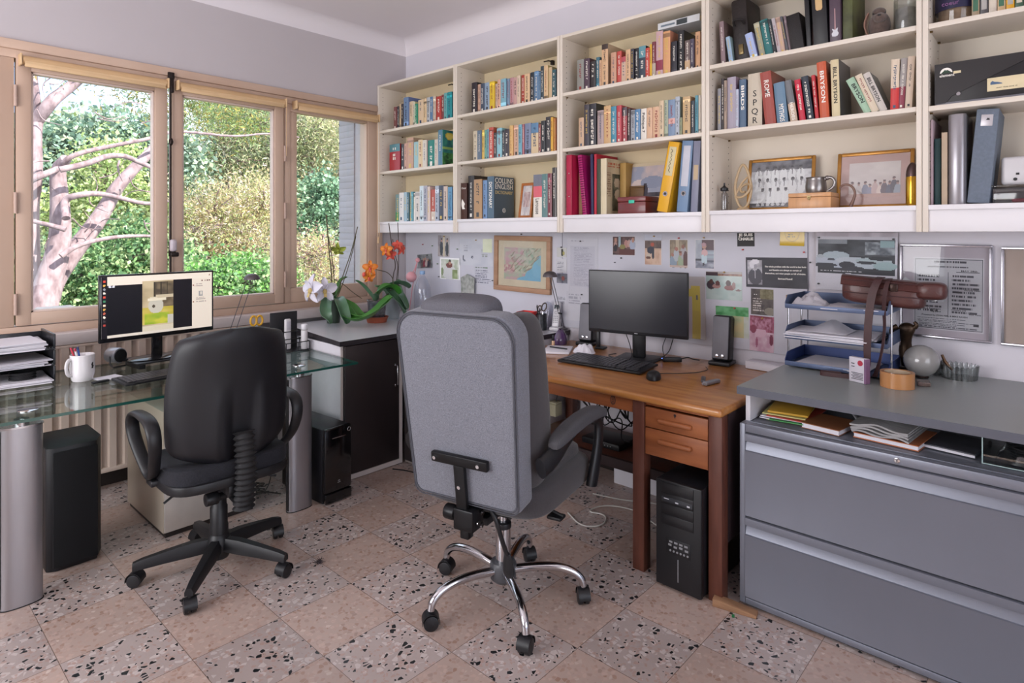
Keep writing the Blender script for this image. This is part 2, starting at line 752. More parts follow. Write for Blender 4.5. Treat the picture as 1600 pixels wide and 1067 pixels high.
# strip along the book wall and along the window wall
m.prism([(0, 0), (R, 0)] + [(R - R * sin(pi / 2 * i / 8), R - R * cos(pi / 2 * i / 8)) for i in range(1, 9)], YB, YW,
        M=Matrix(((-1, 0, 0, XB), (0, 0, 1, 0), (0, -1, 0, ZC), (0, 0, 0, 1))))
m.prism([(0, 0), (R, 0)] + [(R - R * sin(pi / 2 * i / 8), R - R * cos(pi / 2 * i / 8)) for i in range(1, 9)], XL, XB,
        M=Matrix(((0, 0, 1, 0), (-1, 0, 0, YW), (0, -1, 0, ZC), (0, 0, 0, 1))))
struct(m.build('ceiling', CEIL, angle=25))

m = MB(); m.box(XB, XB + .2, YB - .2, YW + .25, 0, ZC)
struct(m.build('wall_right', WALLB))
WX0, WX1, WZ0, WZ1 = 0.10, 2.885, 0.86, 2.455
m = MB()
m.box(XL - .2, WX0, YW, YW + .25, 0, ZC)
m.box(WX1, XB, YW, YW + .25, 0, ZC)
m.box(WX0, WX1, YW, YW + .25, 0, WZ0)
m.box(WX0, WX1, YW, YW + .25, WZ1, ZC)
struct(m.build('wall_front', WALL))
m = MB()     # side wall with a window opening
m.box(XL - .2, XL, YB, 1.0, 0, ZC); m.box(XL - .2, XL, 3.5, YW, 0, ZC)
m.box(XL - .2, XL, 1.0, 3.5, 0, 0.6); m.box(XL - .2, XL, 1.0, 3.5, 2.6, ZC)
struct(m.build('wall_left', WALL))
m = MB()
m.box(XL, -0.85, YB - .2, YB, 0, ZC); m.box(1.85, XB, YB - .2, YB, 0, ZC); m.box(-0.85, 1.85, YB - .2, YB, 2.6, ZC)
struct(m.build('wall_back', WALL))


def simple_window(name, lab, a, b_, z0, z1, fix, axis):
    fr = MB()
    B = (lambda p, q, r, s_: fr.box(fix - .04, fix, p, q, r, s_, .004)) if axis == 'X' else (lambda p, q, r, s_: fr.box(p, q, fix - .04, fix, r, s_, .004))
    B(a, a + .07, z0, z1); B(b_ - .07, b_, z0, z1); B(a, b_, z0, z0 + .07); B(a, b_, z1 - .07, z1)
    c = (a + b_) / 2
    B(c - .05, c + .05, z0, z1)
    o = struct(fr.build(name, FRAMEP), lab)
    p = MB()
    if axis == 'X':
        p.box(fix - .024, fix - .02, a + .05, b_ - .05, z0 + .05, z1 - .05)
    else:
        p.box(a + .05, b_ - .05, fix - .024, fix - .02, z0 + .05, z1 - .05)
    p.build('pane', glassmat('clear_glass', (1, 1, 1)), o)


simple_window('window_2', 'side window with two panes', 1.0, 3.5, 0.6, 2.6, XL - .1, 'X')
simple_window('added_door_1', 'unseen glazed double door added for the back fill lamp', -0.85, 1.85, 0.0, 2.6, YB - .1, 'Y')  # unseen opening, added to go with the fill lamp behind the camera

# baseboards
DARKB = mat('baseboard_dark', '2a2422', 0.5)
m = MB(); m.box(XL, 1.9, YW - .014, YW, 0, 0.09, .003); struct(m.build('baseboard_front', DARKB))
m = MB(); m.box(XB - .014, XB, 0.98, 2.28, 0, 0.10, .003); struct(m.build('baseboard_right', DARKB))

# ---- window over the desk: frame, two hinged sashes, a fixed light
PANE = glassmat('window_pane', (0.99, 1.0, 0.995), 1.45)
win = struct(thing('window_1', None, None, (0, YW, 0)), 'painted wooden three-light window over the glass desk')
m = MB()
Yf = -0.012      # face of the fixed frame, just proud of the wall (local y)
m.box(WX0, WX1, Yf - .012, .10, 2.405, WZ1, .006)          # head casing
m.box(WX0, WX1, Yf, .10, 2.36, 2.4045, .003)                # head
m.box(WX0, 0.617, Yf, .10, 0.951, 2.359, .003)              # left post (wide board)
m.box(2.108, 2.154, Yf, .10, 0.951, 2.359, .003)            # post between sash and fixed light
m.box(WX0, WX1, Yf, .10, 0.895, 0.950, .003)               # sill rail
m.box(2.155, 2.205, Yf + .006, .06, 1.056, 2.304, .003)
m.box(2.801, WX1, Yf, .10, 0.951, 2.359, .003); m.box(2.79, 2.80, Yf + .006, .06, 1.056, 2.304, .002)
m.box(2.155, 2.80, Yf + .006, .06, 0.951, 1.055, .003)
m.box(2.155, 2.80, Yf + .006, .06, 2.305, 2.359, .003)
m.build('window_frame', FRAMEP, win)


def sash(x0, x1, gx0, gx1, nm='sash'):
    s_ = MB()
    y0, y1 = -0.022, 0.035
    s_.box(x0, gx0, y0, y1, .955, 2.372, .005)
    s_.box(gx1, x1, y0, y1, .955, 2.372, .005)
    s_.box(gx0 - .004, gx1 + .004, y0 + .0012, y1 - .001, .956, 1.022, .005)
    s_.box(gx0 - .004, gx1 + .004, y0 + .0012, y1 - .001, 2.300, 2.371, .005)
    o = s_.build(nm, FRAMEP, win)
    bead = MB()
    for q in ((gx0, gx0 + .010, 1.022, 2.30), (gx1 - .010, gx1, 1.022, 2.30), (gx0, gx1, 1.022, 1.032), (gx0, gx1, 2.290, 2.30)):
        bead.box(q[0], q[1], y0 + .012, y1, q[2], q[3], .002)
    bead.build('glazing_bead', mat('bead_paint', 'cdb9ae', 0.5), o)
    g = MB(); g.box(gx0, gx1, .010, .014, 1.02, 2.30)
    g.build('pane', PANE, o)
    return o


s1 = sash(0.624, 1.352, 0.688, 1.282)
s2 = sash(1.375, 2.100, 1.438, 2.034)
g = MB(); g.box(2.205, 2.795, .020, .024, 1.05, 2.31); g.build('pane', PANE, win)
DK = mat('dark_iron', '2e2624', 0.45, 0.6)
# closing rod with its brackets, and the handle
m = MB()
m.tube([(1.3635, -0.034, 0.96), (1.3635, -0.034, 2.42)], 0.006)
m.box(1.350, 1.385, -.040, -.020, 2.385, 2.425, .003)
m.box(1.358, 1.380, -.046, -.026, 2.30, 2.39, .004)
for z in (2.0, 1.05):
    m.ball((1.3635, -0.040, z), 0.016, sc=(.8, .8, 1.5))
m.build('closing_rod', DK, win)
m = MB()
m.box(1.350, 1.377, -.052, -.030, 1.30, 1.39, .006)
m.tube([(1.3635, -.05, 1.345), (1.3635, -.082, 1.343), (1.366, -.088, 1.325)], .009)
m.box(1.345, 1.392, -.098, -.078, 1.300, 1.328, .008)
hd = m.build('window_handle', DK, win)
m = MB(); m.box(1.347, 1.380, -.100, -.054, 1.332, 1.405, .012, seg=3); m.build('handle_cover', mat('handle_grey', 'b5aab0', .4), hd)
PHG = mat('hinge_paint', 'b49a8c', 0.5)
for (hx, hz) in ((0.620, 2.16), (0.620, 1.60), (0.620, 1.07), (2.104, 2.0), (2.104, 1.60), (2.104, 1.12)):
    m = MB(); m.tube([(hx, -.030, hz - .055), (hx, -.030, hz + .055)], .009, 10)
    m.cyl((hx, -.030, hz - .003), .0105, .006, 12)
    m.build('hinge', PHG, win)

# white sill board
m = MB(); m.box(XL + .3, 2.88, 3.985, YW, 0.842, 0.905, .006)
struct(m.build('trim_1', mat('sill_paint', 'cfc3c0', 0.5, var=.03)), 'white painted sill board under the window')
# side architrave between window and corner
m = MB(); m.box(2.885, 2.935, YW - .016, YW, 0.86, 2.455, .004)
struct(m.build('trim_2', FRAMEP), 'painted board at the right edge of the window')

# ---- roller blinds
BL = mat('blind_fabric', 'c3a076', 0.6, var=.05, vs=6, bump=.2, bs=300)
BL2 = mat('blind_bar', 'cfaf86', 0.5)
for i, (x0, x1, lab) in enumerate(((0.632, 1.345, 'rolled up cream roller blind above the left window sash'),
                                   (1.392, 2.097, 'rolled up cream roller blind above the middle window sash'),
                                   (2.165, 2.872, 'rolled up cream roller blind above the right fixed pane, beside the bookcase'))):
    t = thing('roller_blind', lab, 'blind', (0, YW, 0), group='roller blinds on the window')
    m = MB(); m.cyl((x0 + .012, -.052, 2.348), .023, x1 - x0 - .024, 20, axis='X')
    m.build('fabric_roll', BL, t)
    m = MB(); m.box(x0 + .02, x1 - .02, -.076, -.062, 2.310, 2.331, .005)
    m.box(x0 + .02, x1 - .02, -.0735, -.0715, 2.325, 2.352, 0)
    m.build('bottom_bar', BL2, t)
    for xx in (x0, x1 - .010):
        m = MB(); m.box(xx, xx + .010, -.078, -.010, 2.318, 2.378, .004); m.build('bracket', BL2, t)
    if i == 0: continue
    m = MB()
    xx = x1 - .004
    zl = 1.98 if i == 1 else 1.40
    m.tube([(xx, -.070, 2.33), (xx + .001, -.066, zl)], .0018, 6)
    if i == 2:
        m.tube([(xx - .020, -.070, 2.33), (xx - .018, -.066, 1.42)], .0018, 6)
        m.lathe([(0, 0), (.007, .004), (.010, .03), (.004, .055), (0, .058)], 10, T(xx - .008, -.066, 1.36))
    m.build('pull_cord', BL2, t)

# ---- radiator
RADP = mat('radiator_paint', 'c6b3a6', 0.5, var=.03)
t = thing('radiator', 'cream ribbed steel radiator under the window behind the glass desk', 'radiator', (0, 0, 0))
m = MB()
nr = 24
pts = []
x0, x1 = 0.10, 1.88
for i in range(nr):
    xa = x0 + (x1 - x0) * i / nr
    wd = (x1 - x0) / nr
    pts += [(xa, 4.005), (xa + .30 * wd, 4.005), (xa + .42 * wd, 3.985), (xa + .88 * wd, 3.985)]
pts += [(x1, 4.005), (x1, 4.06), (x0, 4.06)]
m.prism(pts, .13, .832)
m.box(x0 - .01, x1 + .01, 3.9838, 4.07, .826, .8395, .003)
m.box(x0 - .01, x1 + .01, 3.983, 4.07, .105, .132, .006)
m.build('panel', RADP, t, angle=25)
m = MB(); m.tube([(x1 + .01, 4.04, .15), (x1 + .05, 4.04, .15), (x1 + .05, 4.04, .0)], .010)
m.cyl((x1 + .05, 4.04, .13), .018, .05); m.build('valve_pipe', RADP, t)
for xx in (x0 + .2, x1 - .2):
    m = MB(); m.box(xx - .02, xx + .02, 4.05, YW - .015, .2, .26); m.build('wall_bracket', RADP, t)

# ------------------------------------------------------------ outside
GR = mat('garden_ground', '6c7a44', 0.95, var=.3, vs=1.2, col2='8a7d5a', bump=.8, bs=6)
m = MB()
m.grid(lambda u, v: (-22 + 60 * u, 4.6 + 40 * v, -1.6 + 2.6 * max(0, v - .2) + .6 * vnoise(u * 9, v * 9)), 24, 24)
struct(m.build('ground_garden', GR))
# roof slab, unseen and added so that the sun stays out of the room
m = MB(); m.box(XL - .6, XB + .6, YB - .6, YW + .34, ZC + .2, ZC + .32)
struct(m.build('added_roof', mat('added_roof_render', 'b5a594', 0.9)))

# open shutter, folded back square to the wall
SH = mat('weathered_grey_paint', 'b3afb6', 0.8, var=.12, vs=6, bump=.12, bs=40, stretch=(1, .2, 1))
t = thing('window_shutter', 'weathered grey boarded shutter folded open outside the right pane', 'shutter')
m = MB()
for k in range(29):
    z0 = 0.92 + k * .0525
    m.box(2.832, 2.850, 4.335, 4.555, z0 + .0005, z0 + .052, .0012)
m.box(2.836, 2.8505, 4.336, 4.554, .93, 2.43)
m.build('boards', SH, t)
m = MB()
m.box(2.850, 2.870, 4.335, 4.375, .92, 2.44, .003); m.box(2.850, 2.870, 4.515, 4.555, .92, 2.44, .003)
m.build('rail', SH, t)
m = MB()
for k in range(10):
    m.cyl((2.824, 4.545, 1.0 + k * .15), .004, .008, 8, axis='X')
m.build('nail', DK, t)
m = MB(); m.box(2.842, 2.884, 4.20, 4.334, .86, 2.455, .004)
struct(m.build('trim_3', mat('outer_jamb', 'b9b2b6', 0.7)), 'painted outer jamb of the window')

BARK = mat('pine_bark', '8f7878', 0.9, var=.3, vs=14, col2='6d585b', bump=1.0, bs=30, stretch=(1, 1, .4))


def leaf_mat(name, cols, rough=.55):
    if name in _M: return _M[name]
    mm = bpy.data.materials.new(name)
    mm.use_nodes = True
    n = mm.node_tree.nodes
    L = mm.node_tree.links
    b = n['Principled BSDF']
    at = n.new('ShaderNodeAttribute'); at.attribute_name = 'Col'
    L.new(at.outputs['Color'], b.inputs['Base Color'])
    b.inputs['Roughness'].default_value = rough
    tr = n.new('ShaderNodeBsdfTranslucent')
    L.new(at.outputs['Color'], tr.inputs['Color'])
    nz = n.new('ShaderNodeTexNoise'); nz.inputs['Scale'].default_value = 30
    mx = n.new('ShaderNodeMixShader'); mx.inputs['Fac'].default_value = .3
    L.new(b.outputs[0], mx.inputs[1]); L.new(tr.outputs[0], mx.inputs[2])
    L.new(mx.outputs[0], n['Material Output'].inputs['Surface'])
    _M[name] = mm
    return mm


LEAF = leaf_mat('foliage', None)


def foliage(blobs, n, size, cols, rnd, needle=False, fill=0.5):
    """leaves scattered in the outer shell of ellipsoids; each leaf has one of the plant's own greens"""
    cm = CM()
    cc = [rgb(c) for c in cols]
    vol = [b[3] * b[4] * b[5] for b in blobs]
    tot = sum(vol)
    for b, vv in zip(blobs, vol):
        k = int(n * vv / tot)
        # twig clusters
        nclu = max(6, k // 26)
        for c in range(nclu):
            z = rnd.uniform(-1, 1); a = rnd.uniform(0, 2 * pi)
            q = sqrt(1 - z * z)
            rr = rnd.uniform(fill, 1.0)
            cx, cy, cz = b[0] + b[3] * q * cos(a) * rr, b[1] + b[4] * q * sin(a) * rr, b[2] + b[5] * z * rr
            col0 = cc[min(len(cc) - 1, int(rnd.random() * len(cc)))]
            kf = rnd.uniform(.55, 1.3)
            cs = size * rnd.uniform(2.0, 3.6)
            for _ in range(k // nclu):
                px, py, pz = cx + rnd.gauss(0, cs), cy + rnd.gauss(0, cs), cz + rnd.gauss(0, cs * .75)
                d = Vector((rnd.gauss(0, 1), rnd.gauss(0, 1), rnd.gauss(0, 1) + .2)).normalized()
                e = d.cross(Vector((rnd.gauss(0, 1), rnd.gauss(0, 1), rnd.gauss(0, 1)))).normalized()
                s_ = size * rnd.uniform(.6, 1.9)
                wv = e * (s_ * (.10 if needle else .34))
                dv = d * s_
                P = Vector((px, py, pz))
                f = rnd.uniform(.75, 1.25) * kf
                cl = cc[int(rnd.random() * len(cc))] if rnd.random() < .3 else col0
                cm.quad(tuple(P), tuple(P + dv * .5 + wv), tuple(P + dv), tuple(P + dv * .5 - wv), tuple(min(1, x * f) for x in cl))
    return cm


def tree(name, label, cat, base, blobs, n, size, cols, trunk_r=.12, seed=1, needle=False, group=None, fill=.5, bark=None):
    rnd = random.Random(seed)
    t = thing(name, label, cat, group=group)
    foliage(blobs, n, size, cols, rnd, needle, fill).build('foliage', LEAF, t)
    m = MB()
    bx, by, bz = base
    for b in blobs[:5]:
        m.tube([(bx, by, bz), (bx + (b[0] - bx) * .3, by + (b[1] - by) * .3, bz + (b[2] - bz) * .5), (b[0], b[1], b[2] + b[5] * .3)], [trunk_r, trunk_r * .7, trunk_r * .2], 7, smooth=2)
    for b in blobs:
        for _ in range(7):
            a = rnd.uniform(0, 2 * pi); z = rnd.uniform(-.6, .8); q = sqrt(1 - z * z)
            e = (b[0] + b[3] * .95 * q * cos(a), b[1] + b[4] * .95 * q * sin(a), b[2] + b[5] * .95 * z)
            mid = ((b[0] + e[0]) / 2 + rnd.uniform(-.2, .2), (b[1] + e[1]) / 2, (b[2] + e[2]) / 2 - .1)
            m.tube([(b[0], b[1], b[2] - b[5] * .2), mid, e], [trunk_r * .25, trunk_r * .15, trunk_r * .06], 5, smooth=1)
    m.build('trunk', bark or BARK, t)
    return t

# ---- the branchy pine close to the window
t = thing('pine_tree', 'pale-barked pine with bent bare branches outside the left sash', 'tree')
rnd = random.Random(3)
m = MB()


def limb(pts, r0, r1, seg=9):
    k = len(pts)
    P = [(p[0] + rnd.uniform(-.015, .015), p[1] + rnd.uniform(-.12, .12), p[2] + rnd.uniform(-.015, .015)) for p in pts]
    m.tube(P, [r0 + (r1 - r0) * i / (k - 1) * 1.0 for i in range(k)], seg, smooth=2)


limb([(1.36, 8.5, -1.4), (1.43, 8.5, 0.56), (1.46, 8.5, 1.19), (1.45, 8.5, 1.76), (1.46, 8.5, 2.06), (1.48, 8.5, 2.54), (1.5, 8.5, 2.73)], .10, .055)
limb([(1.5, 8.5, 2.70), (1.61, 8.5, 2.92), (1.73, 8.5, 3.05), (1.84, 8.5, 3.19), (1.95, 8.5, 3.33), (2.2, 8.5, 3.6)], .070, .05)
limb([(1.5, 8.5, 2.73), (1.46, 8.5, 2.96), (1.44, 8.5, 3.19), (1.5, 8.5, 3.6)], .05, .03)
limb([(1.30, 8.2, 1.95), (1.5, 8.2, 2.08), (1.63, 8.2, 2.16), (1.67, 8.2, 2.25), (1.82, 8.2, 2.36), (2.14, 8.2, 2.48), (2.54, 8.2, 2.6), (2.77, 8.2, 2.7), (3.1, 8.2, 2.74), (3.5, 8.2, 2.70), (4.0, 8.2, 2.82), (4.4, 8.2, 2.80)], .036, .010)
limb([(1.59, 8.0, 2.12), (1.81, 8.0, 2.21), (2.01, 8.0, 2.3), (2.18, 8.0, 2.33), (2.33, 8.0, 2.28), (2.48, 8.0, 2.21), (2.64, 8.0, 2.13)], .034, .024)
limb([(1.42, 8.3, -1.4), (1.47, 8.3, 0.4), (1.54, 8.3, 0.88), (1.66, 8.3, 1.3), (1.65, 8.3, 1.76), (1.64, 8.3, 2.15), (1.70, 8.3, 2.26)], .17, .055)
limb([(1.55, 8.5, 0.7), (1.63, 8.6, 0.89), (1.81, 8.6, 1.18), (2.06, 8.6, 1.55), (2.21, 8.6, 1.8), (2.24, 8.6, 1.95), (2.41, 8.6, 2.19), (2.56, 8.6, 2.4), (2.72, 8.6, 2.55)], .12, .05)
limb([(1.64, 8.1, 1.61), (1.65, 8.1, 1.82), (1.8, 8.1, 1.87), (1.99, 8.1, 1.89), (2.18, 8.1, 1.84), (2.48, 8.1, 1.79), (2.68, 8.1, 1.83)], .040, .020)
limb([(1.62, 8.1, 1.20), (1.76, 8.1, 1.3), (2.07, 8.1, 1.39), (2.48, 8.1, 1.42), (2.7, 8.1, 1.40)], .032, .012)
limb([(1.37, 8.1, 1.57), (1.53, 8.1, 1.53), (1.65, 8.1, 1.48)], .022, .03)
limb([(2.2, 8.1, 2.3), (2.15, 8.1, 2.18), (2.22, 8.1, 2.05)], .014, .006)
for k in range(26):
    a = rnd.uniform(0, 6.28)
    x, z = rnd.uniform(1.4, 2.9), rnd.uniform(1.2, 3.3)
    limb([(x, 8.3, z), (x + .18 * cos(a), 8.3, z + .12 * sin(a)), (x + .34 * cos(a + .4), 8.3, z + .25 * sin(a + .5))], .008, .003, 5)
m.build('trunk', mat('pale_bark', 'b49ea2', .9, var=.3, vs=18, col2='7d686c', bump=1.0, bs=40, stretch=(1, 1, .5)), t, angle=80)
foliage([(2.05, 8.6, 3.55, .75, .5, .30), (1.2, 8.4, 3.4, .4, .4, .25), (3.3, 8.8, 3.15, .6, .5, .35), (2.6, 8.9, 3.35, .8, .4, .25), (4.0, 9.2, 3.2, .6, .5, .4)], 7500, .055,
        ['8f9a4a', 'b5a052', '6d8a50', '8aa06a'], rnd, True, .1).build('foliage', LEAF, t)

OAKC = ['7f9a86', '9ab5a4', '6d8a78', 'b0c6b6', '8fa884', 'c4d0b0']
LIMEC = ['c8d492', 'b3c67c', 'd8dfae', 'a3bb78']
GREENC = ['6f9a68', '8aae74', 'a6c088', '5a8058', 'bccf9a']
PINEC = ['8a9a72', 'a0ad80', '74875f', 'b8bc92', '98988a', 'c9b79a']
WARMC = ['cfc98e', 'dfc09a', 'b8c082', 'e8d6bc', 'c9b48a', 'aab87c', 'd8c8c4']
tree('holm_oak', 'blue-green holm oak behind the bare pine branches', 'tree', (3.0, 13.5, -1), [(2.6, 13.2, 2.75, .9, .8, .75), (3.6, 13.3, 3.0, 1.1, .9, .75), (2.2, 13, 2.2, .6, .7, .9), (4.4, 13.4, 2.7, .7, .8, .8), (3.1, 13.6, 2.5, .9, .6, .7)], 30000, .075, OAKC, seed=11)
tree('lime_bush', 'bright lime-green bush seen between the pine branches', 'tree', (3.4, 11.5, -1), [(2.9, 11.4, 2.3, .55, .5, .8), (3.2, 11.4, 1.7, .8, .6, .6), (2.3, 11.4, 1.6, .5, .5, .5)], 11000, .05, LIMEC, seed=12)
tree('green_bush', 'deep green leafy bush at the foot of the left window sash', 'tree', (2.6, 10.2, -1), [(2.3, 10.1, .95, .5, .5, .55), (2.9, 10.2, 1.15, .55, .5, .55), (3.4, 10.2, .85, .45, .5, .5), (1.8, 10.2, .5, .5, .5, .4)], 17000, .05, GREENC, seed=13)
tree('aleppo_pine', 'dense grey-green pine filling the top of the middle sash', 'tree', (6.3, 14.5, -1), [(6.3, 14.2, 4.3, 1.3, 1.0, .8), (5.8, 14, 3.3, 1.0, .9, .8), (7.3, 14.2, 3.6, 1.1, .9, 1.0), (6.8, 14.4, 2.6, 1.2, .8, .8)], 34000, .085, PINEC, seed=14, needle=True, fill=.2)
tree('golden_bush', 'pale golden flowering bush in the middle window sash', 'tree', (5.0, 11.4, -1), [(4.5, 11.2, 1.85, .75, .6, .6), (5.3, 11.2, 2.05, .65, .6, .6), (4.9, 11.1, 1.35, .9, .6, .5), (4.1, 11.2, 1.4, .4, .5, .5)], 22000, .055, WARMC, seed=15, needle=True, fill=.3)
tree('green_shrub', 'low bright green shrub at the bottom of the middle sash', 'tree', (3.9, 9.2, -1), [(3.5, 9.1, .70, .45, .4, .35), (4.1, 9.2, .75, .5, .4, .35), (4.6, 9.3, .6, .4, .4, .35)], 9000, .045, GREENC[:3] + ['7fb85a'], seed=16)
tree('yellow_pine', 'yellow-green pine seen through the right window pane', 'tree', (8.0, 14.4, -1), [(8.0, 14, 3.9, .9, .8, .9), (8.5, 14.2, 2.9, .8, .7, .9), (9.3, 14.2, 3.9, .9, .8, 1.2)], 16000, .08, ['b0b680', 'c4be94', '9aa678', 'd6c8a4', 'b5b09a'], seed=17, needle=True, fill=.2)
tree('laurel_bush', 'glossy green laurel beside the open shutter', 'tree', (6.4, 11.2, -1), [(6.5, 11, 2.15, .38, .4, .45), (6.2, 11, 1.7, .32, .35, .35)], 6000, .06, ['92b896', 'aecaa6', '6f9474', '57785c'], seed=18)
tree('pale_bush', 'pale yellow-pink bush under the laurel by the shutter', 'tree', (5.4, 9.2, -1), [(5.2, 9.1, 1.15, .5, .4, .4), (5.6, 9.2, .8, .55, .4, .4), (5.0, 9.0, .6, .5, .4, .3)], 10000, .045, WARMC + ['c98f86', 'cfd890'], seed=19, needle=True, fill=.2)
# woodland further off closes the view
for i, (x, y, z, rx, rz, cl) in enumerate([(0.5, 19, 2.0, 2.2, 1.9, OAKC), (3.5, 19.5, 2.6, 2.2, 1.6, PINEC), (7.0, 20, 1.8, 2.4, 2.2, PINEC), (10.5, 19.5, 3.6, 2.6, 2.8, PINEC), (13.5, 19, 3.0, 2.2, 3.2, OAKC)]):
    tree('woodland_tree', ['far oak crown low behind the left window sash', 'far pine crown behind the oak and the bare branches', 'far pine crown low behind the golden bush', 'far tall pine crown behind the right pane', 'far tree crown beside the shutter edge'][i], 'tree',
         (x, y, -1), [(x, y, z, rx, 1.2, rz)], 11000, .16, cl, seed=30 + i, fill=.6, group='woodland behind the garden')
# boundary wall cap at the pine's foot
m = MB(); m.box(1.25, 1.55, 7.0, 7.3, -1.4, .74, .02)
struct(m.build('garden_wall', mat('pale_stone', 'c9bcb4', .9, bump=.5, bs=20)))

# ------------------------------------------------------------ bookcases on the book wall
XS = 2.89
CASEP = mat('cream_laminate', 'd9cfc2', 0.45, var=.02, vs=4)
CASEB = mat('yellowed_back_panel', 'd8c8a6', 0.55, var=.06, vs=2.5, col2='cdbb9a')
CASEB2 = mat('off_white_back_panel', 'd3c8b8', 0.55, var=.04, vs=2.5)
CASEW = mat('white_laminate', 'dcd9dc', 0.42, var=.02, vs=4)
HOLE = mat('peg_hole', '5d544c', .8)
BND = [4.093, 3.176, 2.255, 1.344, 0.441, -0.475]
ZB, ZT = 1.447, 2.618
SHZ = {0: (1.533, 1.930, 2.255), 1: (1.540, 1.937, 2.262), 2: (1.549, 1.945, 2.274), 3: (1.553, 1.946, 2.270), 4: (1.553, 1.942, 2.266)}   # top faces: bottom, B, A
clab = ['white wall bookcase section in the corner next to the window', 'white wall bookcase section above the framed relief map, second from the window',
        'white wall bookcase section above the wooden desk monitor', 'white wall bookcase section holding the two gold framed photographs',
        'white wall bookcase section at the right edge holding the black shoe box']
for i in range(5):
    y1, y0 = BND[i] - .001, BND[i + 1] + .001
    tk = .019
    t = thing('bookcase', clab[i], 'bookcase', (0, 0, 0), group='row of wall bookcases')
    m = MB(); m.box(XS, 3.165, y1 - tk, y1, ZB, ZT, .001); m.build('side_panel', CASEP, t)
    m = MB(); m.box(XS, 3.165, y0, y0 + tk, ZB, ZT, .001); m.build('side_panel', CASEP, t)
    m = MB(); m.box(XS + .001, 3.165, y0 + tk, y1 - tk, ZT - .019, ZT - .001, .001); m.build('top_panel', CASEP, t)
    m = MB(); m.box(3.160, 3.174, y0 + .002, y1 - .002, ZB + .01, ZT - .003); m.build('back_panel', CASEB if i < 3 else CASEB2, t)
    c, b_, a = SHZ[i]
    for z in (a, b_):
        m = MB(); m.box(XS + .004, 3.160, y0 + tk, y1 - tk, z - .020, z, .001); m.build('shelf', CASEP, t)
    m = MB(); m.box(XS + .001, 3.160, y0 + tk, y1 - tk, c - .020, c, .001)
    m.build('shelf', CASEW, t)
    m = MB(); m.box(XS + .012, XS + .026, y0 + tk, y1 - tk, ZB + .001, c - .020, .001)
    m.build('plinth', CASEW, t)
    m = MB()
    for yy, d in ((y1 - tk, -1), (y0 + tk, 1)):
        for xx in (XS + .04, 3.12):
            for k in range(31):
                z = 1.60 + k * .032
                m.cyl((xx, yy + d * .0006 if d > 0 else yy - .0012, z), .0025, .0012, 8, axis='Y')
    m.build('peg_hole', HOLE, t)['kind'] = 'stuff'
    m = MB()
    for z in (a, b_):
        for yy, d in ((y1 - tk, -1), (y0 + tk, 1)):
            for xx in (XS + .04, 3.12):
                m.cyl((xx, yy - .010 if d < 0 else yy, z - .024), .004, .010, 8, axis='Y')
    m.build('shelf_pin', mat('pin_brass', '6e5a3a', .4, .8), t)['kind'] = 'stuff'
    if i < 3:
        m = MB(); ym = (y0 + y1) / 2 - [.18, .20, .12][i]
        m.box(3.135, 3.160, ym - .010, ym + .010, ZT - .075, ZT - .045, .003)
        m.tube([(3.15, ym, ZT - .055), (3.12, ym + .01, ZT - .050), (3.12, ym + .05, ZT - .05)], .004, 6)
        m.build('wall_hook', DK, t)
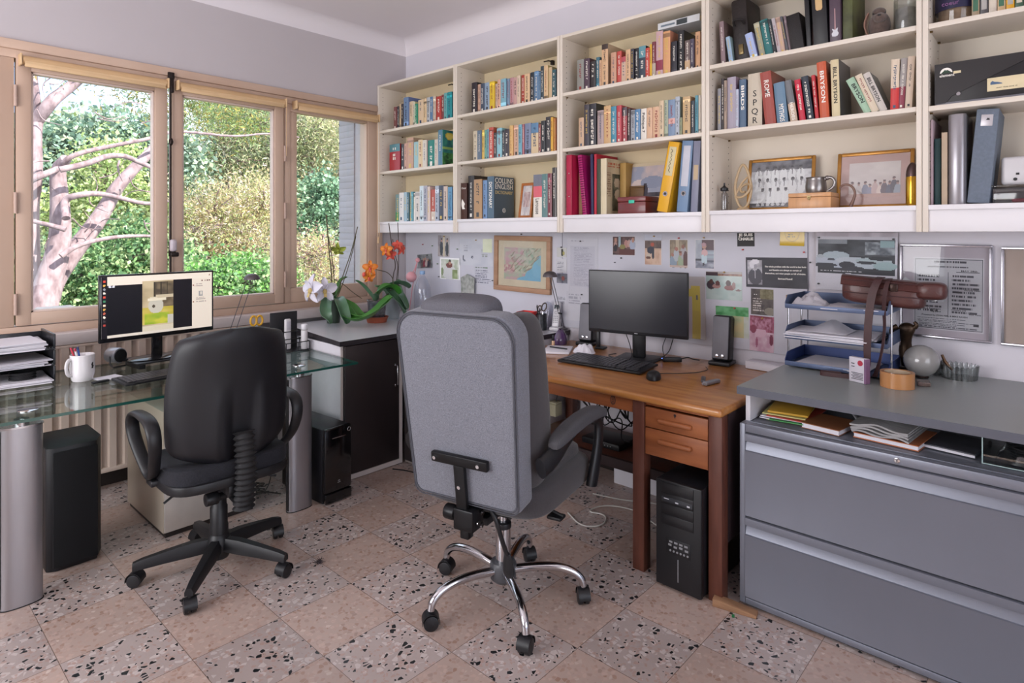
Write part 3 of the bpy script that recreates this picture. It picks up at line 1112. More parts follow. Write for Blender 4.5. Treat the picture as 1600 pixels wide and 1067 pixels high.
BOOKS = {
 (0, 'A'): [
  (3.915, 0.039, 0.175, 0, '7a4a4a', {}),
  (3.882, 0.026, 0.176, 0, '3d3f45', {}),
  (3.857, 0.024, 0.191, 0, 'c9b08f', {}),
  (3.829, 0.033, 0.187, 0, '2e2c33', {}),
  (3.781, 0.062, 0.231, 0, '6c86a8', {'d': 0.2}),
  (3.726, 0.048, 0.192, 0, 'd9c3a5', {}),
  (3.689, 0.025, 0.185, 0, 'cfc8b0', {}),
  (3.659, 0.037, 0.163, 0, '2f8f6f', {}),
  (3.609, 0.062, 0.187, 0, 'd8bfa0', {}),
  (3.56, 0.036, 0.189, 0, 'e0c49c', {}),
  (3.522, 0.039, 0.192, 0, 'b8bcc0', {}),
  (3.486, 0.035, 0.191, 0, '5b7fa3', {}),
  (3.452, 0.031, 0.19, 0, 'cbb7a4', {}),
  (3.407, 0.059, 0.183, 0, 'b03a35', {}),
  (3.362, 0.032, 0.188, 0, '7b3b3d', {}),
  (3.328, 0.036, 0.195, 0, '6aa6a8', {}),
  (3.282, 0.056, 0.193, 0, '1f8f96', {}),
 ],
 (0, 'B'): [
  (3.924, 0.134, 0.21, 0, 'a82a30', {'b': [(0.72, 1, '4f8088')]}),
  (3.833, 0.048, 0.204, 0, '2f2b2e', {}),
  (3.79, 0.037, 0.204, 0, 'c89b88', {}),
  (3.733, 0.078, 0.24, 0, 'c69b82', {}),
  (3.664, 0.06, 0.203, 0, '9cc0c4', {}),
  (3.607, 0.053, 0.213, 0, 'ddc49a', {}),
  (3.556, 0.049, 0.205, 0, 'd8cfc0', {}),
  (3.492, 0.081, 0.199, 0, '1f7f72', {}),
  (3.431, 0.04, 0.197, 0, 'cfc7b8', {}),
  (3.386, 0.049, 0.262, 0, '4f7f96', {'cov': 'sun', 'd': 0.2}),
 ],
 (0, 'C'): [
  (3.897, 0.057, 0.213, 0, '6e8c8c', {'b': [(0, 0.35, '2f8a5a')]}),
  (3.839, 0.06, 0.224, 0, 'dcd8d4', {}),
  (3.79, 0.039, 0.225, 0, '9db7c4', {}),
  (3.756, 0.029, 0.216, 0, '3c6472', {}),
  (3.731, 0.02, 0.222, 0, 'd9c58a', {}),
  (3.708, 0.027, 0.225, 0, '5fa0ae', {}),
  (3.686, 0.017, 0.213, 0, 'e8e4dc', {}),
  (3.649, 0.057, 0.222, 0, 'd9d0c8', {}),
  (3.596, 0.048, 0.263, 0, 'cfdde2', {}),
  (3.55, 0.044, 0.262, 0, 'a9a6b0', {}),
  (3.511, 0.033, 0.254, 0, 'd8c4b8', {}),
  (3.47, 0.051, 0.23, 0, 'b5503f', {'b': [(0, 0.3, 'cfc0b0')]}),
  (3.422, 0.043, 0.255, 0, 'aeb6c4', {}),
  (3.373, 0.056, 0.255, 0, '3b4254', {}),
  (3.322, 0.045, 0.247, 0, 'cdb9ac', {}),
  (3.277, 0.046, 0.239, 0, '5d93b8', {}),
 ],
 (1, 'A'): [
  (3.031, 0.052, 0.213, 0, '241e28', {}),
  (2.989, 0.032, 0.195, 0, 'c79f8a', {}),
  (2.954, 0.037, 0.195, 0, '3c4a5e', {}),
  (2.91, 0.051, 0.193, 0, '8fa3b8', {}),
  (2.861, 0.048, 0.192, 0, 'd8b62e', {}),
  (2.824, 0.027, 0.172, 0, 'c8b0a0', {}),
  (2.795, 0.03, 0.193, 0, 'd8a890', {}),
  (2.755, 0.049, 0.191, 0, '7fb0c0', {}),
  (2.718, 0.026, 0.187, 0, '7890a8', {}),
  (2.688, 0.034, 0.188, 0, 'b98a90', {}),
  (2.654, 0.035, 0.183, 0, 'c49a94', {}),
  (2.621, 0.03, 0.189, 0, 'd8c0a8', {}),
  (2.591, 0.031, 0.189, 0, 'a83a2c', {}),
  (2.553, 0.045, 0.19, 0, 'dcb890', {}),
  (2.514, 0.032, 0.193, 0, '1f2c38', {}),
  (2.479, 0.037, 0.194, 0, '5f7f9f', {}),
  (2.451, 0.02, 0.185, 0, '6a8aa8', {}),
  (2.426, 0.029, 0.214, 0, '2f4048', {}),
  (2.396, 0.033, 0.212, 0, 'd8b88f', {}),
  (2.365, 0.028, 0.196, 0, 'cdb28e', {}),
  (2.335, 0.031, 0.176, 0, '2f5a64', {}),
 ],
 (1, 'B'): [
  (3.026, 0.042, 0.206, 0, 'cdc0a8', {}),
  (2.983, 0.044, 0.205, 0, '5e6f80', {}),
  (2.949, 0.025, 0.205, 0, 'd4b05a', {}),
  (2.925, 0.021, 0.202, 0, '6aa090', {}),
  (2.902, 0.025, 0.204, 0, '6f9fae', {}),
  (2.868, 0.044, 0.212, 0, 'c0564a', {}),
  (2.832, 0.028, 0.172, 0, '3a3438', {}),
  (2.795, 0.047, 0.199, 0, '8fc0cc', {}),
  (2.758, 0.026, 0.179, 0, '2a3038', {}),
  (2.724, 0.043, 0.183, 0, '3f3a42', {}),
  (2.688, 0.029, 0.203, 0, 'dcb474', {}),
  (2.648, 0.05, 0.202, 0, 'd0a890', {}),
  (2.607, 0.031, 0.199, 0, '6fa6b8', {}),
  (2.583, 0.017, 0.198, 0, 'b06a70', {}),
  (2.548, 0.053, 0.201, 0, '7c88a4', {}),
  (2.491, 0.061, 0.196, 0, 'd6bf9a', {'b': [(0.68, 1, '5f86a8')]}),
  (2.45, 0.022, 0.182, 0, '8a4a44', {}),
  (2.421, 0.036, 0.201, 0, '2c3034', {}),
  (2.38, 0.046, 0.221, 0, '3b3a3e', {}),
  (2.347, 0.02, 0.213, 0, 'e0ac3c', {}),
  (2.328, 0.019, 0.204, 0, 'c07a3a', {}),
 ],
 (1, 'C'): [
  (3.061, 0.06, 0.298, 0, '241c1c', {'d': 0.2}),
  (2.992, 0.078, 0.269, 0, 'b08a60', {}),
  (2.932, 0.042, 0.26, 0, '6f8fb8', {}),
  (2.88, 0.063, 0.283, 0, '4a6478', {'cov': 'collins', 'd': 0.2, 'spine': 'DICTIONARY'}),
  (2.467, 0.07, 0.268, 0, 'e8e0d4', {'b': [(0.73, 1, '6d6f7c'), (0.47, 0.73, 'd8606c')], 'spine': 'Larousse'}),
  (2.408, 0.048, 0.268, 0, '5c8080', {}),
  (2.367, 0.033, 0.269, 0, '7a2f3c', {}),
  (2.335, 0.033, 0.303, 0, '3a3432', {}),
 ],
 (2, 'A'): [
  (2.135, 0.05, 0.187, 0, '8a8a84', {}),
  (2.09, 0.04, 0.185, 0, '4a3444', {}),
  (2.05, 0.039, 0.162, 0, '2a2426', {}),
  (2.018, 0.025, 0.18, 0, '3a6878', {}),
  (1.998, 0.016, 0.158, 0, 'cfa884', {}),
  (1.969, 0.043, 0.244, 0, 'd8b088', {'b': [(0.88, 1, '3a2a26')], 'd': 0.2}),
  (1.909, 0.037, 0.184, 0, 'c89a80', {}),
  (1.875, 0.03, 0.186, 0, 'c04a44', {}),
  (1.845, 0.03, 0.149, 0, 'd0b09a', {'b': [(0.8, 1, 'b8505a')]}),
  (1.814, 0.032, 0.182, 0, 'd8b08a', {}),
  (1.787, 0.022, 0.18, 0, '3a3a44', {}),
  (1.763, 0.026, 0.18, 0, '1c1c22', {}),
  (1.728, 0.044, 0.184, 0, '2f3c4c', {'b': [(0.66, 1, '5f95a0')]}),
  (1.693, 0.026, 0.166, 0, 'c4463a', {}),
  (1.673, 0.014, 0.181, 0, 'e0b030', {}),
  (1.655, 0.023, 0.191, 0, '7a3440', {'b': [(0, 0.4, 'b8a898')]}),
  (1.623, 0.041, 0.241, 0, 'c8a4a8', {'b': [(0.14, 0.36, '8a2a44')]}),
  (1.581, 0.042, 0.232, 0, 'd8a070', {}),
  (1.538, 0.035, 0.169, 0, '22222c', {}),
  (1.498, 0.033, 0.216, 0, '16161c', {'d': 0.19}),
  (1.462, 0.033, 0.158, 0, '6a5a58', {'b': [(0, 0.35, 'c8a884')]}),
  (1.434, 0.023, 0.158, 0, '4a4458', {}),
  (1.409, 0.027, 0.191, 0, 'd8a880', {}),
 ],
 (2, 'B'): [
  (2.132, 0.038, 0.175, 0, 'c9a78a', {}),
  (2.095, 0.036, 0.247, 0, '3f3a44', {}),
  (2.051, 0.051, 0.246, 0, '24242e', {'d': 0.2}),
  (1.998, 0.045, 0.2, 0, 'b09a98', {}),
  (1.949, 0.048, 0.219, 0, 'cfa878', {}),
  (1.905, 0.036, 0.209, 0, '3f88a0', {}),
  (1.871, 0.033, 0.21, 0, 'b8404a', {'d': 0.2}),
  (1.838, 0.032, 0.196, 0, 'a04048', {'b': [(0.75, 1, '4a4048')]}),
  (1.812, 0.021, 0.185, 0, '3a2c30', {}),
  (1.786, 0.029, 0.174, 0, 'a0a4ac', {}),
  (1.755, 0.035, 0.173, 0, '4f7fa8', {}),
  (1.719, 0.036, 0.172, 0, 'e4ddd2', {'spine': 'Politique 7'}),
  (1.683, 0.036, 0.172, 0, 'd8b090', {}),
  (1.643, 0.044, 0.172, 0, 'dcb492', {}),
  (1.607, 0.027, 0.197, 0, 'd8c0a0', {}),
  (1.582, 0.024, 0.198, 0, 'a8b098', {}),
  (1.55, 0.04, 0.195, 0, '7a90ac', {'b': [(0.35, 0.5, 'd8a8a0')]}),
  (1.517, 0.026, 0.206, 0, 'b0b8c4', {}),
  (1.496, 0.017, 0.094, 0, '8a9070', {}),
  (1.466, 0.042, 0.198, 0, 'c8a87c', {}),
  (1.433, 0.023, 0.173, 0, '34404a', {}),
  (1.413, 0.018, 0.197, 0, '5f9fb0', {}),
  (1.397, 0.013, 0.195, 0, 'd8cfc0', {}),
 ],
 (3, 'B'): [
  (1.293, 0.02, 0.211, 0, '8a8a90', {}),
  (1.275, 0.016, 0.258, 0, '2a2226', {}),
  (1.26, 0.015, 0.245, 0, 'a08c7c', {}),
  (1.232, 0.043, 0.258, 0, 'a39aa8', {}),
  (1.204, 0.015, 0.194, 0, 'b8c0d0', {}),
  (1.178, 0.034, 0.238, 0, '4d6680', {'spine': 'BIRDS'}),
  (1.119, 0.068, 0.257, 0, 'c8bca8', {'spine': 'S P Q R', 'serif': 1, 'up': 1}),
  (1.042, 0.051, 0.252, -5.8, '9c4034', {'spine': 'ROME', 'd': 0.2}),
  (0.99, 0.05, 0.193, -5.3, '5f7f98', {'spine': 'MYTHOS'}),
  (0.94, 0.033, 0.198, -8.8, '6a6c70', {'spine': 'HEROES', 'b': [(0, 0.45, 'c8b09a')]}),
  (0.901, 0.027, 0.193, -7.2, 'c01838', {}),
  (0.867, 0.03, 0.202, -7.6, '1d2a38', {}),
  (0.84, 0.016, 0.201, -5.1, 'b8202c', {}),
  (0.81, 0.039, 0.255, -3.5, 'c4552f', {'spine': 'BRYSON'}),
  (0.765, 0.034, 0.255, -1.6, 'd8c8a0', {'spine': 'BILL BRYSON', 'd': 0.19, 'side': '4a4a50'}),
  (0.639, 0.034, 0.171, -25.1, '9fc0a4', {'spine': 'BRYSON'}),
  (0.612, 0.028, 0.179, -21.4, 'd8c8b0', {}),
  (0.583, 0.029, 0.182, -21.2, 'c8c0b8', {'spine': 'BILL BRYSON', 'side': '55606c'}),
  (0.544, 0.031, 0.211, 1.2, 'dccab4', {'b': [(0, 0.44, 'c83030')]}),
  (0.521, 0.024, 0.21, 3.3, '8a3448', {'b': [(0.45, 1, 'a09a98')]}),
  (0.495, 0.026, 0.213, 3.0, 'd8c4b0', {}),
 ],
 (3, 'A'): [
  (1.274, 0.024, 0.218, -2.9, '8a7478', {}),
  (1.232, 0.022, 0.134, -8.1, '9ab4cc', {}),
  (1.119, 0.035, 0.127, -13.1, 'a8b8e0', {}),
  (1.082, 0.027, 0.173, -10.6, '9c9a84', {}),
  (1.049, 0.038, 0.179, -10.1, '1f6f70', {}),
  (1.022, 0.017, 0.172, -9.4, '232a30', {}),
  (1.004, 0.017, 0.175, -9.9, 'b8b0b4', {}),
  (0.987, 0.022, 0.173, -8.9, 'c8a898', {}),
  (0.969, 0.014, 0.176, -10.0, '55555c', {}),
  (0.956, 0.012, 0.175, -8.8, '7a6a70', {}),
 ],
}

# ------------------------------------------------------------ books
import colorsys
INK_D = mat('ink_dark', '1d1d22', .6)
INK_W = mat('ink_white', 'ece8e0', .5)
INK_G = mat('ink_gold', 'd9c28a', .45)
INK_R = mat('ink_red', 'a83232', .5)
PAGES = mat('book_pages', 'd8cbb0', .85, var=.06, vs=3, stretch=(40, 2, 2))


def shade(h, k):
    return tuple(min(1, c * k) for c in rgb(h))


def lum(h):
    r, g, b = rgb(h)
    return .2 * r + .7 * g + .1 * b


def colour_name(h):
    r, g, b = (int(h[i:i + 2], 16) / 255 for i in (0, 2, 4))
    H, S, V = colorsys.rgb_to_hsv(r, g, b)
    H *= 360
    if V < .28: return 'black'
    if S < .13:
        return 'white' if V > .82 else 'pale grey' if V > .62 else 'grey' if V > .42 else 'charcoal'
    d = 'dark ' if V < .45 else ''
    if H < 12 or H > 340:
        return 'pinkish' if S < .35 and V > .6 else (d or '') + ('red' if S > .5 else 'maroon')
    if H < 48:
        if S < .38 and V > .68: return 'cream'
        if S > .65 and H > 36 and V > .6: return 'yellow'
        if H < 25 and S > .55 and V > .6: return 'orange-red'
        return 'tan' if V > .55 else 'brown'
    if H < 65: return 'yellow' if S > .5 else 'olive grey'
    if H < 165: return d + 'green'
    if H < 198: return d + 'teal' if S > .3 else d + 'grey-green'
    if H < 255: return d + 'blue' if S > .25 else d + 'grey-blue'
    return d + 'mauve'


ORD = ['leftmost', 'second', 'third', 'fourth', 'fifth', 'sixth', 'seventh', 'eighth', 'ninth', 'tenth', 'eleventh', 'twelfth', 'thirteenth',
       'fourteenth', 'fifteenth', 'sixteenth', 'seventeenth', 'eighteenth', 'nineteenth', 'twentieth', 'twenty-first', 'twenty-second', 'twenty-third', 'twenty-fourth']
UNITN = ['window-side bookcase', 'second bookcase', 'middle bookcase', 'fourth bookcase', 'fifth bookcase']
SHN = {'A': 'upper', 'B': 'middle', 'C': 'bottom'}
XFB = 2.935


def book(y, t, h, lean, colh, o, z0, label, group, xf=XFB, seed=0):
    rnd = random.Random(seed * 13 + 5)
    d = o.get('d', rnd.choice([.12, .13, .135, .15]))
    t = max(.008, t - .0015)
    th = radians(lean)
    dz = t / 2 * abs(sin(th))
    # pivot about the foot of the book
    M = T(xf + rnd.uniform(-.006, .006), y, z0 + dz + .0005) @ Rx(th)
    root = thing('book', label, 'book', group=group, M=M)
    cm = CM()
    c0 = rgb(colh)
    side = rgb(o['side']) if 'side' in o else tuple(min(1, x * rnd.uniform(.75, 1.05)) for x in c0)
    bd = .0028
    # two boards and the spine, spine in bands
    bands = [(0, 1, c0)]
    zs = [0, 1]
    bb = [(a, b, rgb(c)) for a, b, c in o.get('b', [])]
    if not bb and 'spine' not in o and 'cov' not in o and rnd.random() < .42:
        a = rnd.choice([.04, .08, .80, .86])
        k = rnd.choice([.45, .6, 1.5, 1.9]) if lum(colh) < .5 else rnd.choice([.3, .5, .6])
        bb = [(a, a + rnd.uniform(.03, .12), tuple(min(1, x * k) for x in c0))]
    for a, b, c in bb:
        zs += [a, b]
    zs = sorted(set(min(1, z) for z in zs))
    rs = min(.004, t * .2)
    n = 4
    prof = [(rs * (1 - cos(pi / 2 * 0)), 0)]
    prof = []
    for i in range(n + 1):      # rounded spine across the thickness
        u = -1 + 2 * i / n
        prof.append((rs * (1 - sqrt(max(0, 1 - u * u * .9))) , u * t / 2))
    for za, zb in zip(zs, zs[1:]):
        zm = (za + zb) / 2
        c = c0
        for a, b, cc in bb:
            if a <= zm <= b:
                c = cc
        for (xa, ya), (xb_, yb) in zip(prof, prof[1:]):
            cm.quad((xa, ya, za * h), (xa, ya, zb * h), (xb_, yb, zb * h), (xb_, yb, za * h), c)
    xe = prof[0][0]
    for sg in (-1, 1):
        ya, yb = (sg * t / 2, sg * (t / 2 - bd)) if t > .012 else (sg * t / 2, sg * t * .3)
        lo, hi = min(ya, yb), max(ya, yb)
        cm.box(xe, d, lo, hi, 0, h, side)
    cm.box(xe, bd + xe, -t / 2 + bd, t / 2 - bd, 0, h, side)
    # printed title: short strokes down the spine
    if 'spine' not in o and t > .012:
        ink = rgb('ece6da') if lum(colh) < .22 else rgb(rnd.choice(['2a2a30', '2a2a30', '8a2f2a', '2c4a68', '3a3a3a']))
        if rnd.random() < .15: ink = rgb('d8b95a')
        x = -.0004
        z = h * rnd.uniform(.84, .92)
        zend = h * rnd.uniform(.18, .45)
        wline = t * rnd.uniform(.26, .42)
        while z > zend:
            s_ = wline * rnd.uniform(.35, .75)
            if rnd.random() > .16:
                a0, a1 = -wline / 2 * rnd.uniform(.5, 1), wline / 2 * rnd.uniform(.6, 1)
                if rnd.random() < .5:
                    cm.quad((x, a0, z - s_ * .38), (x, a0, z), (x, a1, z), (x, a1, z - s_ * .38), ink)
                    cm.quad((x, a0, z - s_), (x, a0, z - s_ * .38), (x, a0 + wline * .25, z - s_ * .38), (x, a0 + wline * .25, z - s_), ink)
                else:
                    cm.quad((x, a0, z - s_), (x, a0, z), (x, a0 + wline * .28, z), (x, a0 + wline * .28, z - s_), ink)
                    cm.quad((x, a1 - wline * .28, z - s_), (x, a1 - wline * .28, z), (x, a1, z), (x, a1, z - s_), ink)
            z -= s_ + wline * .18
        if rnd.random() < .6:
            cm.quad((x, -t * .16, h * .05), (x, -t * .16, h * .05 + t * .4), (x, t * .16, h * .05 + t * .4), (x, t * .16, h * .05), ink)
    cm.build('cover', COVER, root)
    p = MB(); p.box(xe + bd, d - .004, -t / 2 + bd * .9, t / 2 - bd * .9, .003, h - .003)
    p.build('pages', PAGES, root)
    if 'spine' in o:
        s = o['spine']
        inkm = INK_W if lum(colh) < .25 else INK_D
        if o.get('up'):
            zz = h * .62
            for ch in s.split():
                text(ch, t * .62, face_mx(-.0006, 0, zz), inkm, root)
                zz -= h * .165
        else:
            # reading downwards: local x -> -Z, local y -> -Y
            Mx = Matrix(((0, 0, -1, -.0006), (0, -1, 0, 0), (-1, 0, 0, h * (.56 if len(s) > 5 else .68)), (0, 0, 0, 1)))
            L_ = {'BRYSON': .55, 'BILL BRYSON': .62, 'DICTIONARY': .62, 'BIRDS': .50, 'ROME': .32, 'MYTHOS': .42, 'HEROES': .42, 'Larousse': .36, 'Politique 7': .62}.get(s, .5)
            if s == 'MYTHOS' or s == 'HEROES' or s == 'Larousse': Mx[2][3] = h * .26
            if s == 'BIRDS': Mx[2][3] = h * .63
            text(s, t * .62, Mx, INK_W if s in ('BIRDS', 'MYTHOS', 'HEROES', 'ROME', 'DICTIONARY') or (s == 'BRYSON' and colh == 'c4552f') else INK_D, root, width=h * L_, bold=.0003)
    if o.get('cov') == 'collins':
        Mc = Matrix(((1, 0, 0, d / 2), (0, 0, -1, -t / 2 - .0006), (0, 1, 0, h * .83), (0, 0, 0, 1)))
        text('COLLINS\nENGLISH', d * .25, Mc, INK_W, root, width=d * .88, lines=.78)
        Mc = Matrix(((1, 0, 0, d / 2), (0, 0, -1, -t / 2 - .0006), (0, 1, 0, h * .62), (0, 0, 0, 1)))
        text('DICTIONARY', d * .16, Mc, INK_G, root, width=d * .85)
        q = MB(); q.tube([(d / 2 + .014 * cos(a), -t / 2 - .0006, h * .2 + .014 * sin(a)) for a in [2 * pi * k / 20 for k in range(20)]], .0016, 5, closed=True)
        q.tube([(d / 2 + .007 * cos(a), -t / 2 - .0006, h * .2 + .007 * sin(a)) for a in [2 * pi * k / 14 for k in range(14)]], .0014, 5, closed=True)
        q.build('emblem', INK_W, root)
    if o.get('cov') == 'sun':
        pc = picture(d - .004, h - .004, [('n', 6, 6, '1f6a74', '3a9a88'), ('e', .35, .84, .2, .11, 'e2cf52'), ('e', .35, .84, .14, .075, 'f0e07a'), ('e', .3, .5, .3, .05, '9ac06a'), ('n', 9, 12, '1f4a34', '55a05a', 0, 0, 1, .38), ('e', .6, .3, .12, .10, '2fb05a')], nx=20, ny=30, seed=4)
        pc.build('cover_print', PRINT, root, Matrix(((1, 0, 0, d / 2), (0, 0, -1, -t / 2), (0, 1, 0, h / 2), (0, 0, 0, 1))))
    return root


SPECIAL = {
    (1, 'C', 3): 'thick dark blue dictionary with its lettered cover showing, bottom shelf',
    (0, 'B', 9): 'tall teal book with a yellow sun on its cover, window-side bookcase',
    (3, 'B', 9): 'dark navy book with white lettering standing between two red ones',
    (3, 'B', 6): 'wide cream book with four large spaced capital letters down its spine',
    (3, 'B', 5): 'light grey-blue paperback with a bird emblem and large white title',
}
nb = 0
for (u, s), lst in BOOKS.items():
    for i, (y, t_, h, lean, colh, o) in enumerate(lst):
        nb += 1
        sz = ('tall ' if h > .232 else 'short ' if h < .188 else '') + ('thick ' if t_ > .052 else 'slim ' if t_ < .027 else '')
        lab = '%s%s book, %s from the left, %s shelf of the %s' % (sz, colour_name(colh), ORD[i], SHN[s], UNITN[u])
        if i == 0:
            lab = '%s%s book, leftmost book on the %s shelf of the %s' % (sz, colour_name(colh), SHN[s], UNITN[u])
        if u == 3 and s == 'B' and lean > 15:
            lab = 'leaning ' + lab
        z0 = SHZ[u]['CBA'.index(s)]
        book(y, t_, h, lean, colh, o, z0, lab, 'books on the %s shelf of the %s' % (SHN[s], UNITN[u]), seed=nb)

# ------------------------------------------------------------ other things on the shelves
BLACKP = mat('black_plastic', '1b1b1e', .42, var=.1, vs=20)
BLACKL = mat('black_leatherette', '1c1819', .55, var=.15, vs=10, bump=.5, bs=200)


def boxything(name, label, cat, x0, x1, y0, y1, z0, z1, m, part='body', bev=.002, lean=0, group=None):
    """a thing whose foot stands on z0, leaning about its lower edge (about X)"""
    th = radians(lean)
    M = T(x0, (y0 + y1) / 2, z0 + abs(y1 - y0) / 2 * abs(sin(th)) + .0005) @ Rx(th)
    t = thing(name, label, cat, group=group, M=M)
    b = MB(); w_ = abs(y1 - y0) / 2
    b.box(0, x1 - x0, -w_, w_, 0, z1 - z0, bev)
    b.build(part, m, t)
    return t


# --- second bookcase, bottom shelf
c1 = SHZ[1][0]
t = thing('book', 'broad dark brown album standing against the left side of the second bookcase', 'book', (2.925, 3.124, c1 + .0005), radians(-0), None)
b = MB(); b.box(0, .012, -.031, .031, 0, .250, .003); b.box(0, .17, .025, .031, 0, .25, .002); b.box(0, .17, -.031, -.025, 0, .25, .002)
b.build('cover', mat('brown_leatherette', '4a3029', .5, bump=.4), t)
b = MB(); b.box(.012, .165, -.0245, .0245, .004, .245); b.build('pages', PAGES, t)
text('Oscar', .019, face_mx(-.0006, 0, .215), INK_W, t)
b = MB(); b.grid(lambda u, v: (-.0006, .014 - .028 * u + .01 * sin(3 * v), .07 + .07 * v * (1 - .5 * u)), 5, 5); b.build('emblem', INK_W, t)
t = boxything('document_folder', 'slim dark grey folder against the right side of the window-side bookcase', 'folder', 2.925, 3.12, 3.200, 3.222, SHZ[0][0], SHZ[0][0] + .335, mat('grey_card', '6a6d78', .6), 'sleeve', .001)
# small picture in an orange wood frame
t = thing('framed_picture', 'small orange wooden picture frame between dictionary and blue-pink book', 'picture frame', M=T(3.01, 2.640, c1 + .001) @ Rz(.0) @ Ry(radians(9)))
OW = mat('orange_wood', 'a9642f', .45, var=.15, vs=8, stretch=(1, 1, 6))
b = MB()
for q in ((-.056, -.040, 0, .235), (.040, .056, 0, .235), (-.04, .04, 0, .018), (-.04, .04, .217, .235)):
    b.box(0, .014, q[0], q[1], q[2], q[3], .002)
b.build('frame', OW, t)
picture(.082, .2, [('n', 5, 6, 'b9b2b6', 'd8d2d0'), ('n', 7, 9, 'a3888a', 'cfb9b4', .2, .3, .8, .8)], nx=16, ny=24, base='d8d2d0').build('print', PRINT, t, face_mx(.006, 0, .117))

# --- third bookcase, top shelf: book lying on the others
a2 = SHZ[2][2]
t = thing('book', 'grey-white book lying flat on top of the upright books, middle bookcase', 'book', (2.94, 1.515, a2 + .2475), 0, None)
cm = CM(); cm.box(0, .15, -.118, .118, 0, .003, rgb('c8cdd2')); cm.box(0, .15, -.118, .118, .032, .035, rgb('c8cdd2')); cm.box(0, .003, -.118, .118, .003, .032, rgb('cfd2d4'))
cm.quad((-.0004, .01, .004), (-.0004, .01, .031), (-.0004, -.05, .031), (-.0004, -.05, .004), rgb('2a3438'))
cm.quad((-.0004, .1, .012), (-.0004, .1, .022), (-.0004, .02, .022), (-.0004, .02, .012), rgb('6a7884'))
cm.build('cover', COVER, t)
b = MB(); b.box(.003, .146, -.115, .115, .003, .032); b.build('pages', PAGES, t)

# --- third bookcase, bottom shelf
c2 = SHZ[2][0]
t = thing('ring_binder', 'crimson ring binder at the left end of the bottom shelf', 'binder', (2.905, 2.196, c2 + .0005))
b = MB(); b.box(0, .003, -.021, .021, 0, .355, .001); b.box(0, .25, .018, .021, 0, .355, .001); b.box(0, .25, -.021, -.018, 0, .355, .001)
b.build('cover', mat('crimson_plastic', 'a81f42', .35), t)
b = MB()
for z in (.11, .245):
    b.cyl((-.0015, 0, z), .004, .0015, 12, axis='X')
b.build('rivet', mat('chrome', 'c8c8cc', .12, 1.0, var=.02), t)
b = MB(); b.box(.01, .22, -.016, .016, .01, .30); b.build('paper_block', PAGES, t)
boxything('book', 'thin brown book between the crimson binder and the magenta notebook', 'book', 2.96, 3.12, 2.142, 2.166, c2, c2 + .252, mat('brown_card', '8a6a4c', .6), 'cover', .001, 0)
t = boxything('spiral_notebook', 'magenta spiral notebook tilted beside the crimson binder', 'notebook', 2.925, 3.13, 2.085, 2.112, c2, c2 + .352, mat('magenta_plastic', 'a31a62', .35), 'cover', .001, -6)
b = MB()
for k in range(24):
    z = .012 + k * .014
    b.tube([(-.004, .0145 * cos(a), z + .0015 * cos(a)) if False else (.006 - .010 * cos(a), .0145 * sin(a), z) for a in [-2.2 + 4.4 * q / 8 for q in range(9)]], .0014, 5)
b.build('spiral', mat('spiral_wire', '2a1a2c', .35, .5), t)
boxything('document_folder', 'thin navy folder right of the magenta notebook', 'folder', 2.93, 3.15, 2.040, 2.056, c2, c2 + .35, mat('navy_card', '2a2c50', .5), 'sleeve', .001, -1)
boxything('document_folder', 'thin scarlet folder between the navy folder and the gardening magazine', 'folder', 2.93, 3.15, 2.019, 2.035, c2, c2 + .348, mat('scarlet_card', 'b0283a', .5), 'sleeve', .001, 0)
boxything('magazine', 'dark olive magazine beside the scarlet folder', 'magazine', 2.93, 3.13, 1.993, 2.016, c2, c2 + .318, mat('olive_card', '3d4232', .5), 'cover', .001, 0)
t = boxything('magazine', 'thick cream magazine with a flower photo on its cover', 'magazine', 2.93, 3.13, 1.952, 1.990, c2, c2 + .318, mat('cream_paper', 'cfc2a4', .6), 'pages', .001, 0)
picture(.196, .312, [('n', 5, 5, 'b8a688', 'cdbd9c'), ('t', .06, .84, .9, .93, 2, 'b0583a'), ('r', .3, .06, .96, .74, '4d4f3e'), ('n', 7, 8, '3c4034', '6e6d58', .3, .06, .96, .74), ('e', .55, .58, .16, .09, 'b9a890'), ('e', .78, .5, .15, .09, 'a9957e'), ('e', .6, .36, .18, .10, 'c2b096'), ('t', .04, .3, .26, .75, 12, '8a6f58')], nx=34, ny=50, base='c9b995').build(
    'cover_print', PRINT, t, Matrix(((1, 0, 0, .1), (0, 0, -1, -.019), (0, 1, 0, .159), (0, 0, 0, 1))))
boxything('book', 'tan book behind the cream magazine', 'book', 3.06, 3.15, 1.905, 1.945, c2, c2 + .30, mat('tan_card', 'a8874c', .6), 'cover', .002, 0)
# leaning cloud picture
t = thing('picture_print', 'unframed picture of clouds and trees leaning against the bookcase back', 'picture', M=T(3.088, 1.79, c2 + .001) @ Ry(radians(10)))
picture(.25, .30, [('n', 4, 4, '9aa0b4', 'c9b9b8', 0, .3, 1, .93), ('e', .3, .55, .25, .14, 'cfc0bc'), ('e', .6, .62, .3, .12, '8a93aa'), ('n', 12, 6, '2f2c38', '55505a', 0, .33, 1, .42), ('e', .42, .45, .09, .1, '3a3644'), ('e', .42, .55, .05, .05, '3a3644'), ('n', 5, 4, 'a08a8a', 'b8a29a', 0, 0, 1, .33), ('r', 0, .93, 1, 1, 'd2c2a4'), ('r', 0, 0, .04, 1, 'd2c2a4')], nx=50, ny=50, thick=.004).build('print', PRINT, t, face_mx(0, 0, .15))
